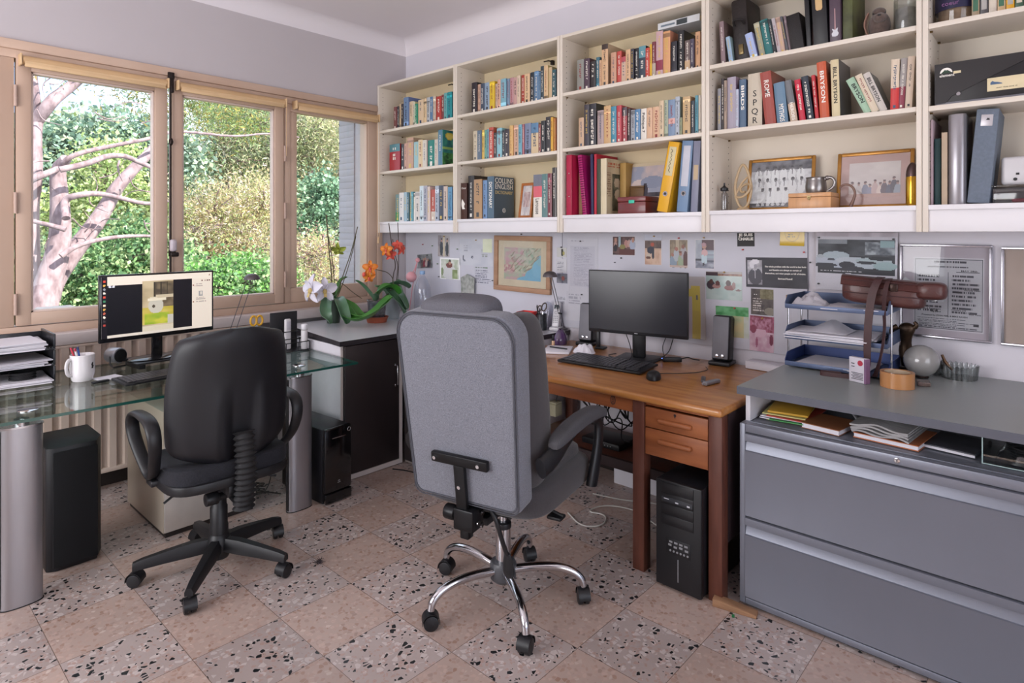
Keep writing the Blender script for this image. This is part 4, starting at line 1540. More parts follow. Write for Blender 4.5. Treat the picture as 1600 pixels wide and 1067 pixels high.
# boxes
RW = mat('dark_red_wood', '6e2c2e', .35, var=.2, vs=6, stretch=(1, 1, 8), coat=.3, bump=.2)
t = thing('keepsake_box', 'dark red wooden box with a turquoise label plate', 'box', (2.95, 1.801, c2 + .0005))
b = MB(); b.box(0, .14, -.088, .088, 0, .066, .003); b.build('body', RW, t)
b = MB(); b.box(-.002, .142, -.090, .090, .068, .095, .004); b.build('lid', RW, t)
b = MB(); b.box(-.0035, -.0015, -.020, .016, .058, .076, .001); b.build('label_plate', mat('turquoise_plate', '34b59a', .4), t)
t = thing('keepsake_box', 'small plain brown wooden box behind the dark red box', 'box', (3.10, 1.857, c2 + .0005))
b = MB(); b.box(0, .058, -.045, .045, 0, .155, .003); b.build('body', mat('brown_wood', '6b4f31', .5, var=.2, vs=5, stretch=(1, 1, 9)), t)
b = MB(); b.box(-.001, .059, -.046, .046, .1555, .166, .002); b.build('lid', mat('brown_wood', '6b4f31'), t)


def lever_arch(lab, yb, yt, wdt, zt, colh, nm, lablh, d=.22, group=None, hole=.17, lz=(.52, .93)):
    h = zt - c2
    lean = math.degrees(atan2(yb - yt, h))
    M = T(2.925, yb, c2 + wdt / 2 * abs(sin(radians(lean))) + .0005) @ Rx(radians(lean))
    t = thing('lever_arch_file', lab, 'binder', M=M, group=group)
    mm = mat(nm, colh, .4, var=.03)
    b = MB(); w2 = wdt / 2; h = h / cos(radians(lean)) - .01
    b.box(0, .003, -w2, w2, 0, h, .001); b.box(0, d, w2 - .003, w2, 0, h, .001); b.box(0, d, -w2, -w2 + .003, 0, h, .001)
    b.build('cover', mm, t)
    b = MB(); b.box(.004, d - .01, -w2 + .0035, w2 - .0035, .006, h - .02); b.build('paper_block', PAGES, t)
    b = MB(); b.box(-.001, 0, -w2 * .62, w2 * .62, h * lz[0] if lz else 0, h * lz[1], .001); b.build('spine_label', mat('label_' + nm, lablh, .55), t)
    if hole:
        b = MB(); b.lathe([(.008, 0), (.0135, 0), (.0145, .002), (.008, .002)], 20, T(-.002, 0, h * .26) @ Ry(pi / 2)); b.build('finger_ring', mat('chrome', 'c8c8cc', .12, 1.0), t)
        b = MB(); b.cyl((-.0008, 0, h * .26), .0085, .001, 16, axis='X'); b.build('finger_hole', BLACKP, t)
    return t


t = lever_arch('bright yellow lever arch file leaning to the right, middle bookcase', 1.600, 1.527, .064, 1.92, 'd9a21f', 'yellow_board', 'c9bd96')
b = MB(); b.tube([(-.0016, .008 - .012 * (k % 2) + .002 * sin(k), .33 - .011 * k) for k in range(12)], .0012, 5, smooth=1); b.build('handwriting', INK_D, t)
lever_arch('blue-grey lever arch file with a long pale spine label', 1.487, 1.452, .062, 1.922, '6d86a4', 'bluegrey_board', 'bdbec8', lz=(.36, .93))
lever_arch('slim grey lever arch file with a buff label, beside the right upright', 1.420, 1.402, .040, 1.918, '7f8296', 'grey_board', 'bfa98a', lz=(.45, .66), hole=None)
boxything('document_folder', 'thin dark teal folder against the right upright of the middle bookcase', 'folder', 2.93, 3.12, 1.367, 1.377, c2, c2 + .34, mat('teal_card', '3b5c66', .5), 'sleeve', .001, 0)

# --- fourth bookcase, top shelf
a3 = SHZ[3][2]
t = boxything('instrument_case', 'large worn black case standing behind the pale blue books', 'case', 2.95, 3.14, 1.142, 1.225, a3, 2.585, mat('worn_black_leather', '221b1a', .5, var=.25, vs=9, bump=.6, bs=60), 'body', .02, -4)
b = MB(); b.box(-.006, .004, -.012, .012, .035, .085, .003); b.cyl((-.008, 0, .05), .005, .003, 12, axis='X'); b.build('clasp', mat('dull_brass', '7a6a4a', .4, .9), t)
b = MB(); b.tube([(-.004, -.025, .18), (-.03, -.02, .20), (-.03, .02, .20), (-.004, .025, .18)], .006, 8, smooth=2); b.build('carry_handle', BLACKL, t)
boxything('book', 'broad black book between the grey leaning books and the brown pouch', 'book', 2.93, 3.10, .893, .950, a3, a3 + .168, BLACKL, 'cover', .003, -8)
t = thing('leather_pouch', 'rounded dark brown leather pouch beside the black book', 'pouch', (2.955, .866, a3 + .0005))
b = MB(); b.grid(lambda u, v: (.045 + .045 * cos(2 * pi * u) * (1 - .35 * v ** 3), .022 * sin(2 * pi * u) * (1 - .6 * v ** 3), .122 * v ** .9), 24, 10, wrap_u=True)
b.prism([(.045 + .044 * cos(a), .021 * sin(a)) for a in [2 * pi * k / 24 for k in range(24)]], 0, .004)
b.ball((.045, 0, .120), .03, sc=(1.0, .35, .3)); b.build('body', mat('oxblood_leather', '3b2424', .45, bump=.4), t)
t = boxything('magazine_file', 'black magazine file with a buff label strip, top edge out of view', 'file', 2.925, 3.15, .792, .852, a3, a3 + .30, BLACKP, 'body', .002, -3)
b = MB(); b.prism([(-.014, .30), (-.014, .165), (-.009, .157), (.009, .157), (.014, .165), (.014, .30)], 0, .001, M=face_mx(0, 0, 0)); b.build('label_strip', mat('buff_card', 'c9a878', .6), t)
boxything('magazine_file', 'narrow black file left of the labelled black one', 'file', 2.94, 3.15, .866, .886, a3, a3 + .29, BLACKP, 'body', .002, -3)
t = boxything('book', 'dark purple book with an electric guitar on its spine', 'book', 2.925, 3.14, .742, .786, a3, a3 + .29, mat('dusk_purple', '4f3f4c', .4, var=.15, vs=4), 'cover', .002, -1)
b = MB()
b.prism([(-.012, 0), (-.014, .012), (-.008, .020), (-.013, .034), (-.006, .030), (0, .026), (.006, .032), (.011, .034), (.009, .020), (.014, .010), (.010, 0), (0, -.003)], 0, .001, M=face_mx(-.0002, 0, .03))
b.build('guitar_print', mat('pale_print', 'c9c9d0', .4), t)
b = MB(); b.prism([(-.0025, .055), (.0025, .055), (.0018, .15), (-.0018, .15)], 0, .001, M=face_mx(-.0002, 0, 0)); b.build('neck_print', mat('pinkish_print', 'b08a8c', .5), t)
b = MB()
for yy in (-.010, .010):
    b.tube([(-.0008, yy + .007 * cos(a), .222 + .007 * sin(a)) for a in [2 * pi * k / 12 for k in range(12)]], .0016, 5, closed=True)
b.build('title_rings', mat('teal_ink', '4fa0a0', .4), t)
b = MB()
for k in range(5): b.box(-.001, 0, -.016 + k * .0068, -.0115 + k * .0068, .198, .207)
b.build('title_strokes', mat('lime_ink', 'a8b050', .4), t)
boxything('book', 'tall mottled green book right of the guitar book', 'book', 2.94, 3.15, .700, .739, a3, a3 + .30, mat('mottled_green', '5a6038', .5, var=.4, vs=14, col2='3a3c24'), 'cover', .002, 0)
# plush dog head
PL = mat('brown_plush', '5d4e48', .95, var=.25, vs=60, bump=1.0, bs=260, sheen=.4)
t = thing('plush_animal', 'small brown plush animal with a drooping ear sitting by the glass jar', 'soft toy', (2.99, .615, a3 + .0005))
b = MB(); b.ball((.03, 0, .062), .058, seg=22, sc=(.8, .72, 1.07)); b.ball((-.012, -.010, .085), .026, seg=16, sc=(1, .95, .8)); b.ball((.02, .0, .118), .030, seg=16, sc=(.8, .9, .7))
b.build('body', PL, t)
b = MB(); b.grid(lambda u, v: (-.004 + .012 * sin(pi * u), .038 + .012 * sin(pi * v) + .01 * v, .118 - .105 * v + .003 * sin(6 * u)) if False else (-.006 + .03 * (u - .5) * sin(pi * (.15 + .8 * v)), .036 + .015 * sin(pi * v), .120 - .108 * v), 6, 12, thick=.006)
b.build('ear', mat('ear_lining', '8a6a5c', .9, bump=.6), t, sub=1)
b = MB(); b.ball((-.034, -.012, .09), .0075, seg=10, sc=(.7, 1, .8)); b.build('nose', BLACKP, t)
b = MB(); b.ball((-.022, .012, .104), .0032, seg=8); b.ball((-.024, -.032, .100), .0032, seg=8); b.build('eyes', BLACKP, t)
GL = glassmat('jar_glass', (.86, .88, .88), 1.5, .02, .04)
t = thing('glass_jar', 'tall clear glass jar beside the plush animal', 'jar', (3.03, .520, a3 + .0005))
b = MB(); b.lathe([(.0, .002), (.040, .002), (.045, .010), (.045, .150), (.040, .165), (.040, .175)], 32); b.lathe([(.042, .004), (.0425, .150)], 32)
b.build('vessel', GL, t)
b = MB(); b.cyl((0, 0, .004), .038, .11, 28); b.build('contents', mat('jar_contents', '8f8a84', .7, var=.3, vs=30), t)

# --- fourth bookcase, bottom shelf
c3 = SHZ[3][0]
GOLD = mat('gilt_wood', 'a9793a', .35, .5, var=.25, vs=14, bump=.3, bs=90)


def gilt_frame(lab, y0, y1, h, xfoot, lean, pic, mount, matcol, fw=.016):
    wd = y1 - y0
    t = thing('photo_frame', lab, 'photo frame', M=T(xfoot, (y0 + y1) / 2, c3 + .001) @ Ry(radians(lean)))
    b = MB(); w2 = wd / 2
    for q in ((-w2, -w2 + fw, 0, h), (w2 - fw, w2, 0, h), (-w2 + fw, w2 - fw, 0, fw), (-w2 + fw, w2 - fw, h - fw, h)):
        b.box(0, .016, q[0], q[1], q[2], q[3], .004)
    b.build('frame', GOLD, t)
    if mount:
        b = MB(); b.box(.007, .009, -w2 + fw * .8, w2 - fw * .8, fw * .8, h - fw * .8); b.build('mount', mat('mount_' + matcol, matcol, .7), t)
    pw, ph = (wd - 2 * fw - 2 * mount, h - 2 * fw - 2 * mount)
    pic(pw, ph).build('photograph', GLOSSP, t, face_mx(.0065, 0, h / 2))
    b = MB(); b.box(.0035, .0048, -w2 + fw * .8, w2 - fw * .8, fw * .8, h - fw * .8); b.build('glazing', PANE, t)
    b = MB(); b.box(.016, .018, -w2 + .004, w2 - .004, .004, h - .004); b.build('backing', mat('brown_wood', '6b4f31'), t)
    return t


def team(w_, h_):
    L_ = [('n', 10, 8, '30303a', '77757e', 0, .78, 1, 1), ('n', 8, 8, 'a9a7ae', 'd8d6da', 0, .1, 1, .8), ('r', 0, 0, 1, .1, '55545c')]
    r_ = random.Random(5)
    for row_, (n, v, s_) in enumerate(((6, .80, 1), (6, .55, 1.05), (4, .34, .9))):
        for k in range(n):
            u = .08 + (.84 * k + .1 * (row_ % 2)) / n if row_ < 2 else .16 + k * .13
            L_ += [('e', u + .05, v - .12 * s_, .065, .15, 'e0dfe2'), ('e', u + .05, v + .045, .026, .045, '6e6a70'), ('e', u + .05, v + .062, .026, .026, '2c2b31'),
                   ('r', u + .045, v - .10, u + .055, v - .0, '57555e')]
    for k in range(6):
        L_ += [('r', .12 + k * .085, .06, .155 + k * .085, .34, 'e4e3e6'), ('e', .14 + k * .085, .06, .03, .03, 'c8c6ca')]
    return picture(w_, h_, L_, nx=80, ny=64, base='b9b7bd')


def group_photo(w_, h_):
    L_ = [('n', 3, 4, 'c9bdbd', 'd6cccb', 0, 0, 1, 1)]
    for k, (u, c, v) in enumerate([(.07, 'cfc0be', .38), (.2, 'c8bcbc', .36), (.33, '7f7f96', .38), (.42, '8a8aa2', .3), (.52, 'c2a6a6', .42), (.62, 'd8c3bd', .34), (.70, '5a4a58', .40), (.80, '55536a', .36), (.88, '4c4658', .48), (.95, '9aa0b0', .36)]):
        L_ += [('e', u, v - .22, .07, .22, c), ('e', u, v + .03, .026, .05, 'b08c84'), ('e', u, v + .055, .028, .03, '5f4a4c')]
    L_ += [('r', 0, 0, 1, .10, 'b58f86')]
    return picture(w_, h_, L_, nx=80, ny=60, base='cfc5c4')


gilt_frame('gilt frame with a black and white team photograph in white shirts', .898, 1.214, .262, 3.07, 9, team, 0, 'ffffff')
gilt_frame('gilt frame with a faded pinkish photograph of a group of people', .503, .805, .258, 3.085, 8, group_photo, .034, 'b99a96')
# twisted pale sculpture
t = thing('loop_sculpture', 'pale twisted loop sculpture on a small base, beside the team photograph', 'sculpture', (2.99, 1.195, c3 + .0005))
b = MB()
b.tube([(0, .040 * cos(a) * (1 - .35 * max(0, sin(a))), .118 + .106 * sin(a)) for a in [2 * pi * k / 36 for k in range(36)]], .0065, 10, closed=True)
b.tube([(0, .040, .07), (-.008, .01, .062), (-.012, -.018, .075), (-.010, -.040, .105), (0, -.034, .128), (.010, -.008, .130), (.012, .022, .112), (.004, .010, .088), (-.004, -.012, .092)], .006, 10, smooth=3)
b.tube([(0, .038, .075), (.008, .015, .13), (.006, -.015, .16), (0, -.033, .165)], .005, 8, smooth=3)
b.build('loops', mat('pale_carved_wood', 'b39a78', .45, var=.1), t)
b = MB(); b.cyl((0, 0, 0), .032, .014, 24, r2=.026, bev=.003); b.build('base', mat('pale_carved_wood', 'b39a78'), t)
t = thing('perfume_bottle', 'small clear bottle with a dark stopper at the left of the shelf', 'bottle', (2.965, 1.279, c3 + .0005))
b = MB(); b.lathe([(0, .001), (.016, .001), (.017, .006), (.017, .078), (.014, .088), (.007, .092), (.007, .10)], 20); b.build('vessel', glassmat('smoky_glass', (.75, .76, .78), 1.5, .02, .05), t)
b = MB(); b.lathe([(0, .096), (.011, .096), (.019, .100), (.019, .112), (.010, .118), (.004, .125), (.004, .137), (0, .14)], 20); b.build('stopper', BLACKP, t)
# small wooden box with a latch
LWD = mat('light_wood', 'c08f62', .45, var=.14, vs=5, stretch=(1, 8, 1), coat=.15)
t = thing('wooden_box', 'small light wooden box with a brass latch, under the pewter tankard', 'box', (2.935, .875, c3 + .0005))
b = MB(); b.box(0, .13, -.090, .090, 0, .050, .002); b.build('body', LWD, t)
b = MB(); b.box(0, .13, -.090, .090, .0515, .070, .002); b.build('lid', LWD, t)
b = MB(); b.cyl((-.003, 0, .050), .008, .003, 14, axis='X'); b.box(-.004, 0, -.004, .004, .038, .050, .001); b.build('latch', mat('dull_brass', '7a6a4a', .4, .9), t)
PEW = mat('pewter', '8b8684', .3, .9, var=.12, vs=14)
t = thing('tankard', 'round pewter tankard with a curled handle standing on the wooden box', 'tankard', (2.99, .862, c3 + .0715))
b = MB(); b.lathe([(0, .003), (.034, .003), (.040, .0), (.044, .012), (.045, .03), (.041, .056), (.040, .064), (.043, .070), (.041, .071), (.038, .064), (.038, .02), (0, .012)], 36); b.build('cup', PEW, t)
b = MB(); b.tube([(-.002, -.036, .058), (-.002, -.050, .068), (-.002, -.068, .066), (-.002, -.080, .050), (-.002, -.076, .028), (-.002, -.062, .014), (-.002, -.052, .010)], [.008, .008, .007, .0065, .006, .006, .005], 10, smooth=2)
b.ball((-.002, -.048, .066), .011, seg=12); b.build('handle', PEW, t)
t = thing('drinking_horn', 'small curved brown horn in front of the faded group photograph', 'horn', (3.03, .740, c3 + .0015))
b = MB(); b.tube([(0, -.010, .006), (0, -.022, .035), (0, -.030, .065), (0, -.018, .095), (0, .008, .108), (0, .030, .098), (0, .034, .085)], [.008, .006, .005, .005, .005, .0045, .003], 10, smooth=2); b.build('horn', mat('brown_horn', '7a5c50', .35), t)
t = thing('shell_case', 'large brass artillery shell with a dark pointed nose', 'shell case', (2.975, .488, c3 + .0005))
b = MB(); b.lathe([(0, 0), (.024, 0), (.024, .004), (.0225, .006), (.0235, .010), (.0235, .112), (.0225, .118), (.0225, .120)], 32); b.build('casing', mat('polished_brass', 'c79a38', .18, 1.0, var=.06), t)
b = MB(); b.lathe([(.0225, .120), (.0225, .130), (.021, .146), (.017, .162), (.010, .174), (.004, .179), (0, .180)], 32); b.build('projectile', mat('dark_steel', '5c4a48', .35, .8, var=.1), t)

# --- fifth bookcase
a4, b4, c4 = SHZ[4][2], SHZ[4][1], SHZ[4][0]
t = thing('food_tub', 'clear round tub with a navy label on the top shelf', 'jar', (3.02, .345, a4 + .0005))
b = MB(); b.lathe([(0, .002), (.062, .002), (.068, .012), (.070, .10), (.066, .14)], 36); b.build('vessel', glassmat('tub_plastic', (.86, .84, .82), 1.4, .05, .03), t)
b = MB(); b.lathe([(.0705, .060), (.0712, .100), (.0712, .145)], 36); b.build('label_band', mat('navy_label', '1d1c3c', .4), t)
b = MB(); b.cyl((0, 0, .004), .060, .075, 30); b.build('contents', mat('tub_contents', '8f7a64', .8, var=.35, vs=18), t)
text('coeur', .024, face_mx(-.0714, .012, .080), mat('mauve_ink', '8a5a8a', .5), t)
cds = [('9c8a70', 'cream tape case with a green label'), ('4f4c50', 'charcoal tape case'), ('c8bcae', 'white tape case'), ('c2a27a', 'tan tape case'), ('d9a020', 'yellow tape case'), ('3c5a48', 'dark green tape case'), ('c9b4ae', 'pinkish tape case')]
yy = .290
for k, (ch, lb) in enumerate(cds):
    wdt = .026
    t = thing('cassette_case', lb + ' in the row beside the food tub', 'tape case', (2.95, yy - wdt / 2, a4 + .0005), 0, 'cassette cases on the top shelf')
    b = MB(); b.box(0, .07, -wdt / 2 + .001, wdt / 2 - .001, 0, .108 - .004 * (k % 3), .001); b.build('shell', mat('case_' + ch, ch, .35), t)
    b = MB(); b.box(-.0006, 0, -wdt / 2 + .005, wdt / 2 - .005, .03, .075); b.build('spine_label', mat(['green_label', 'grey_label', 'white_label'][k % 3], ['3f6a54', 'a8a4a0', 'cfc4b4'][k % 3], .5), t)
    yy -= wdt
# black shoe box
t = thing('shoe_box', 'black shoe box with a mountain emblem and a pale size sticker', 'box', (2.93, .262, b4 + .0005), radians(0))
BC = mat('black_card', '1a1719', .45, var=.1)
b = MB(); b.box(0, .22, -.142, .142, .004, .158, .002); b.build('body', BC, t)
b = MB(); b.prism([(-.143, .165), (-.143, .008), (-.108, .010), (-.098, .020), (-.088, .034), (.143, .140), (.143, .165)], 0, .004, M=face_mx(0, 0, 0)); b.box(-.002, .222, -.144, .144, .1585, .166, .002); b.build('lid', mat('black_card_lid', '201c1e', .4), t)
b = MB(); b.box(-.002, 0, -.141, .141, 0, .012, .001); b.build('grey_trim', mat('grey_card_trim', '77767e', .5), t)
b = MB(); b.prism([(.020 * cos(a), .020 * sin(a)) for a in [pi * k / 14 for k in range(15)]], 0, .001, M=face_mx(-.005, .105, .127)); b.build('emblem_disc', INK_W, t)
b = MB(); b.prism([(-.017, 0), (-.004, .013), (0, .010), (.004, .012), (.019, 0)], 0, .001, M=face_mx(-.0058, .105, .126)); b.build('emblem_mountain', mat('dark_green_ink', '1f3a28', .5), t)
text('element', .015, face_mx(-.0052, .103, .117), INK_W, t, width=.048, bold=.0002)
b = MB(); b.box(-.006, -.004, .058, .082, .120, .130, .003, M=None); b.build('emblem_tag', mat('cream_label', 'd8c9a4', .5), t)
b = MB(); b.box(-.003, 0, -.136, -.022, .034, .084, .001); b.build('size_sticker', mat('cream_label', 'd8c9a4', .5), t)
b = MB(); b.prism([(-.018, 0), (-.018, .008), (-.012, .014), (-.006, .010), (.004, .008), (.016, .003), (.018, 0)], 0, .0006, M=face_mx(-.003, -.050, .058)); b.build('shoe_print', mat('blue_print', '49607f', .5), t)
text('MARC  TRAIL SHOE  42', .006, face_mx(-.0032, -.080, .044), INK_D, t)
b = MB(); b.cyl((-.005, .066, .040), .007, .005, 14, axis='X'); b.build('stud', mat('chrome', 'c8c8cc', .12, 1.0), t)
boxything('speaker', 'black box end beside the shoe box at the right edge', 'box', 2.95, 3.12, .06, .114, b4, b4 + .15, BLACKP, 'body', .003, 0)
# bottom shelf files
boxything('document_folder', 'thin pinkish white folder against the left upright, fifth bookcase', 'folder', 2.93, 3.15, .4115, .419, c4, c4 + .34, mat('pink_white_card', 'b8a3ac', .5), 'sleeve', .001, 0)
boxything('book', 'dark green hardback beside the cream hardback, fifth bookcase', 'book', 2.945, 3.14, .387, .409, c4, c4 + .265, mat('dark_green_cloth', '17393c', .5), 'cover', .003, 0)
boxything('book', 'slim cream hardback left of the silver cylinder', 'book', 2.93, 3.13, .364, .383, c4, c4 + .285, mat('cream_cloth', 'b09c86', .6), 'cover', .002, 0)
t = thing('document_tube', 'tall silver grey rounded file standing on the bottom shelf', 'file', (2.925, .3325, c4 + .0005))
b = MB(); b.prism([(.0, -.020), (.012, -.029), (.20, -.029), (.20, .029), (.012, .029), (.0, .020), (-.006, .0)], 0, .352, .003); b.build('body', mat('silver_plastic', '9a979c', .3, .6, var=.03), t)
t = boxything('box_file', 'blue-grey cloth box file with a silver square label', 'file', 2.925, 3.15, .233, .302, c4, c4 + .357, mat('bluegrey_cloth', '66707e', .7, var=.1, vs=80, bump=.4, bs=400), 'cover', .004, 5)
b = MB(); b.box(-.0015, 0, -.018, .018, .292, .335, .001); b.build('label_plate', mat('silver_label', 'b8b4b8', .35, .3), t)
b = MB(); b.prism([(-.006, 0), (-.001, .009), (.001, .006), (.003, .009), (.006, 0)], 0, .0006, M=face_mx(-.0016, -.003, .314)); b.build('label_emblem', INK_D, t)
t = thing('storage_tub', 'small clear lidded plastic tub under the white router', 'tub', (2.93, .120, c4 + .0005))
b = MB(); b.box(0, .15, -.10, .105, 0, .058, .006); b.build('body', glassmat('smoky_tub', (.62, .63, .68), 1.4, .08, .05), t)
b = MB(); b.box(-.003, .153, -.103, .108, .060, .068, .003); b.build('lid', glassmat('tub_plastic', (.86, .84, .82)), t)
b = MB(); b.box(.03, .12, -.07, .05, .004, .018, .005); b.build('contents', mat('red_rubber', 'a04048', .6), t)
t = thing('router', 'white router box with small black buttons on the clear tub', 'router', (2.975, .140, c4 + .0695))
b = MB(); b.box(0, .10, -.07, .062, 0, .108, .014, seg=4); b.build('housing', mat('white_plastic', 'c9c6c8', .35, var=.02), t)
b = MB(); b.cyl((-.003, .020, .022), .006, .003, 14, axis='X'); b.box(-.002, 0, .008, .018, .038, .046, .001); b.build('buttons', BLACKP, t)

# ------------------------------------------------------------ furniture
def sgp(v, e):
    return math.copysign(abs(v) ** e, v)


def pillow(b, c, a, e1=.5, e2=.5, nu=28, nv=14, M=None, bend=None):
    """superellipsoid cushion added to MB b, centre c, half sizes a"""
    def fn(u, v):
        th = 2 * pi * u
        ph = -pi / 2 + pi * min(.9999, max(.0001, v))
        x = a[0] * sgp(cos(ph), e1) * sgp(cos(th), e2)
        y = a[1] * sgp(cos(ph), e1) * sgp(sin(th), e2)
        z = a[2] * sgp(sin(ph), e1)
        if bend:
            x, y, z = bend(x, y, z)
        return (c[0] + x, c[1] + y, c[2] + z)
    b.grid(fn, nu, nv, M=M, wrap_u=True)


CHROME = mat('chrome', 'c8c8cc', .12, 1.0, var=.02)
ALU = mat('brushed_aluminium', 'a3a0a4', .35, .75, var=.06, vs=6, stretch=(3, 3, .3), bump=.1, bs=60)
BPL = mat('black_plastic', '1b1b1e')
BPL2 = mat('black_hard_plastic', '18181b', .42, var=.08, vs=30, bump=.15, bs=500)

# ---- glass desk
GT = glassmat('desk_glass', (.80, .90, .875), 1.5, .0, .03)
GE = mat('glass_edge', '1f4f47', .15, var=.1, vs=8, coat=.5)
t = thing('glass_desk', 'clear glass-topped desk on silver oval legs under the window', 'desk', (0, 0, 0))
m = MB()
poly = [(.17, 2.948), (1.925, 2.905), (1.945, 3.48), (1.80, 3.86), (.30, 3.88), (.15, 3.50)]
m.prism(poly, .7225, .7345)
o = m.build('glass_top', [GT, GE], t, angle=20)
for p in o.data.polygons:
    if abs(p.normal.z) < .5: p.material_index = 1
for (lx, ly) in ((0.478, 3.02), (1.627, 2.995)):
    m = MB()
    pr = []
    for k in range(13):
        a = -pi + pi * k / 12
        pr.append((lx + .068 * sgp(cos(a), .7), ly + .030 * sin(a)))
    for k in range(13):
        a = pi * k / 12
        pr.append((lx + .068 * cos(a), ly + .045 * sin(a)))
    m.prism(pr, .004, .690, .0)
    L = m.build('leg', ALU, t)
    m = MB(); m.prism([(lx + (x - lx) * 1.05, ly + (y - ly) * 1.05) for x, y in pr], .690, .697); m.cyl((lx, ly, .697), .025, .024, 20)
    m.build('cap_plate', mat('satin_steel', 'b8b4b6', .25, .9), L)
    m = MB(); m.prism([(lx + (x - lx) * 1.04, ly + (y - ly) * 1.04) for x, y in pr], 0, .0039); m.build('foot_rim', BPL, L)
    m = MB(); m.cyl((lx + .03, ly + .06, .7350), .034, .0035, 28, bev=.001); m.build('glass_mount', CHROME, t)
    m = MB(); m.box(lx - .0685, lx - .066, ly - .012, ly + .012, .01, .685); m.build('edge_strip', BPL, L)

# ---- corner base cabinets with a shared grey top
DOOR = mat('dark_brown_door', '2a2324', .4, var=.12, vs=4, stretch=(1, 1, .2), bump=.15, bs=30)
WPAN = mat('white_melamine', 'c9c6cc', .45, var=.03)
EDGEW = mat('white_edge', 'c9c0bc', .5, var=.03)
t = thing('corner_cabinet', 'dark-doored corner cabinet with a white side next to the glass desk', 'cabinet')
m = MB(); m.box(1.955, 1.973, 3.132, 4.06, .004, .788, .001); m.build('side_panel', WPAN, t)
m = MB(); m.box(1.973, 2.41, 3.150, 3.62, .05, .068); m.box(1.973, 2.41, 3.62, 3.634, .05, .788); m.build('carcass', WPAN, t)
m = MB(); m.box(1.957, 1.972, 3.128, 3.1315, .02, .788); m.box(1.957, 2.386, 3.112, 3.1315, .004, .033); m.box(2.362, 2.386, 3.112, 3.1315, .034, .788)
m.build('edge_frame', EDGEW, t)
m = MB(); m.box(1.974, 2.360, 3.110, 3.1275, .036, .784, .002)
d = m.build('door', DOOR, t)
m = MB(); m.tube([(2.330, 3.110, .625), (2.330, 3.084, .620), (2.330, 3.084, .505), (2.330, 3.110, .500)], .0045, 10); m.box(2.324, 2.336, 3.104, 3.110, .617, .634, .002); m.box(2.324, 2.336, 3.104, 3.110, .492, .508, .002)
m.build('handle', CHROME, d)
t = thing('base_cabinet', 'dark-doored white base cabinet along the book wall behind the grey chair', 'cabinet')
m = MB(); m.box(2.412, 2.43, 2.40, 3.10, .004, .022); m.build('toe_strip', WPAN, t)
for ya, yb in ((2.398, 2.416), (3.64, 3.655)):
    m = MB(); m.box(2.41, 3.16, ya, yb, .004, .788, .001); m.build('side_panel', WPAN, t)
m = MB(); m.box(2.407, 2.411, 2.398, 3.112, .004, .022); m.box(2.407, 2.411, 3.098, 3.112, .02, .788); m.box(2.407, 2.411, 2.745, 2.757, .02, .788); m.build('edge_frame', EDGEW, t)
for (y0, y1) in ((2.402, 2.744), (2.758, 3.096)):
    m = MB(); m.box(2.389, 2.4065, y0, y1, .026, .784, .002); d = m.build('door', DOOR, t)
    m = MB(); m.tube([(2.389, y0 + .04, .62), (2.364, y0 + .04, .615), (2.364, y0 + .04, .505), (2.389, y0 + .04, .50)], .0045, 8); m.build('handle', CHROME, d)
GTOP = mat('grey_laminate', 'bebec3', .26, var=.03, vs=3, coat=.1)
t = thing('corner_worktop', 'pale grey L-shaped worktop with a dark edge carrying the orchids', 'worktop')
m = MB(); m.prism([(1.93, 3.095), (2.375, 3.095), (2.375, 2.388), (3.170, 2.388), (3.170, 3.975), (2.03, 3.975), (2.03, 3.80)], .792, .8205)
o = m.build('top', [GTOP, mat('dark_edge_band', '2c282c', .45)], t, angle=20)
for p in o.data.polygons:
    if abs(p.normal.z) < .5: p.material_index = 1

# ---- wooden desk
WD = mat('orange_oak', 'b67f45', .30, var=.22, vs=4, stretch=(9, 1, 9), coat=.35, bump=.15, bs=60, col2='985c2e')
WDL = mat('reddish_wood', '62382b', .45, var=.22, vs=5, stretch=(7, 7, 1), bump=.25, bs=50, col2='4e2b21')
WDF = mat('drawer_wood', '9a5c36', .42, var=.2, vs=4, stretch=(6, 1, 8), bump=.2, bs=50, col2='7d4628')
DW = mat('very_dark_wood', '2e2022', .6, var=.2)
t = thing('wooden_desk', 'old orange-brown wooden desk with two drawers on its right', 'desk')
m = MB(); m.box(2.285, 3.165, .998, 2.378, .727, .760, .012, seg=3); m.build('desktop', WD, t)
for (a, b_) in ((1.004, 1.060), (1.346, 1.402), (2.31, 2.366)):
    m = MB(); m.box(2.306, 2.362, a, b_, 0, .727, .003); m.build('leg', WDL, t)
for (a, b_) in ((1.004, 1.060), (2.31, 2.366)):
    m = MB(); m.box(3.09, 3.146, a, b_, 0, .727, .003); m.build('leg', WDL, t)
m = MB(); m.box(2.312, 2.330, 1.402, 2.31, .668, .727, .002); ap = m.build('apron', WDF, t)
m = MB()
m.tube([(2.3115, 1.505 + .012 * cos(a), .703 + .020 * sin(a)) for a in [2 * pi * k / 16 for k in range(16)]], .0015, 5, closed=True)
for k in range(4):
    m.tube([(2.3115, 1.505 + .006 * cos(a), .692 + .008 * k + .004 * sin(a)) for a in [2 * pi * q / 8 for q in range(8)]], .0012, 4, closed=True)
m.build('crest_stamp', DW, ap)
m = MB(); m.box(2.318, 3.12, 1.062, 1.344, .712, .7265, .002); m.build('drawer_rail', WDF, t)
m = MB(); m.box(2.37, 3.10, 1.006, 1.022, .22, .727); m.build('side_panel', DW, t)
m = MB(); m.box(2.37, 3.10, 1.370, 1.386, .50, .727); m.build('inner_panel', WDL, t)
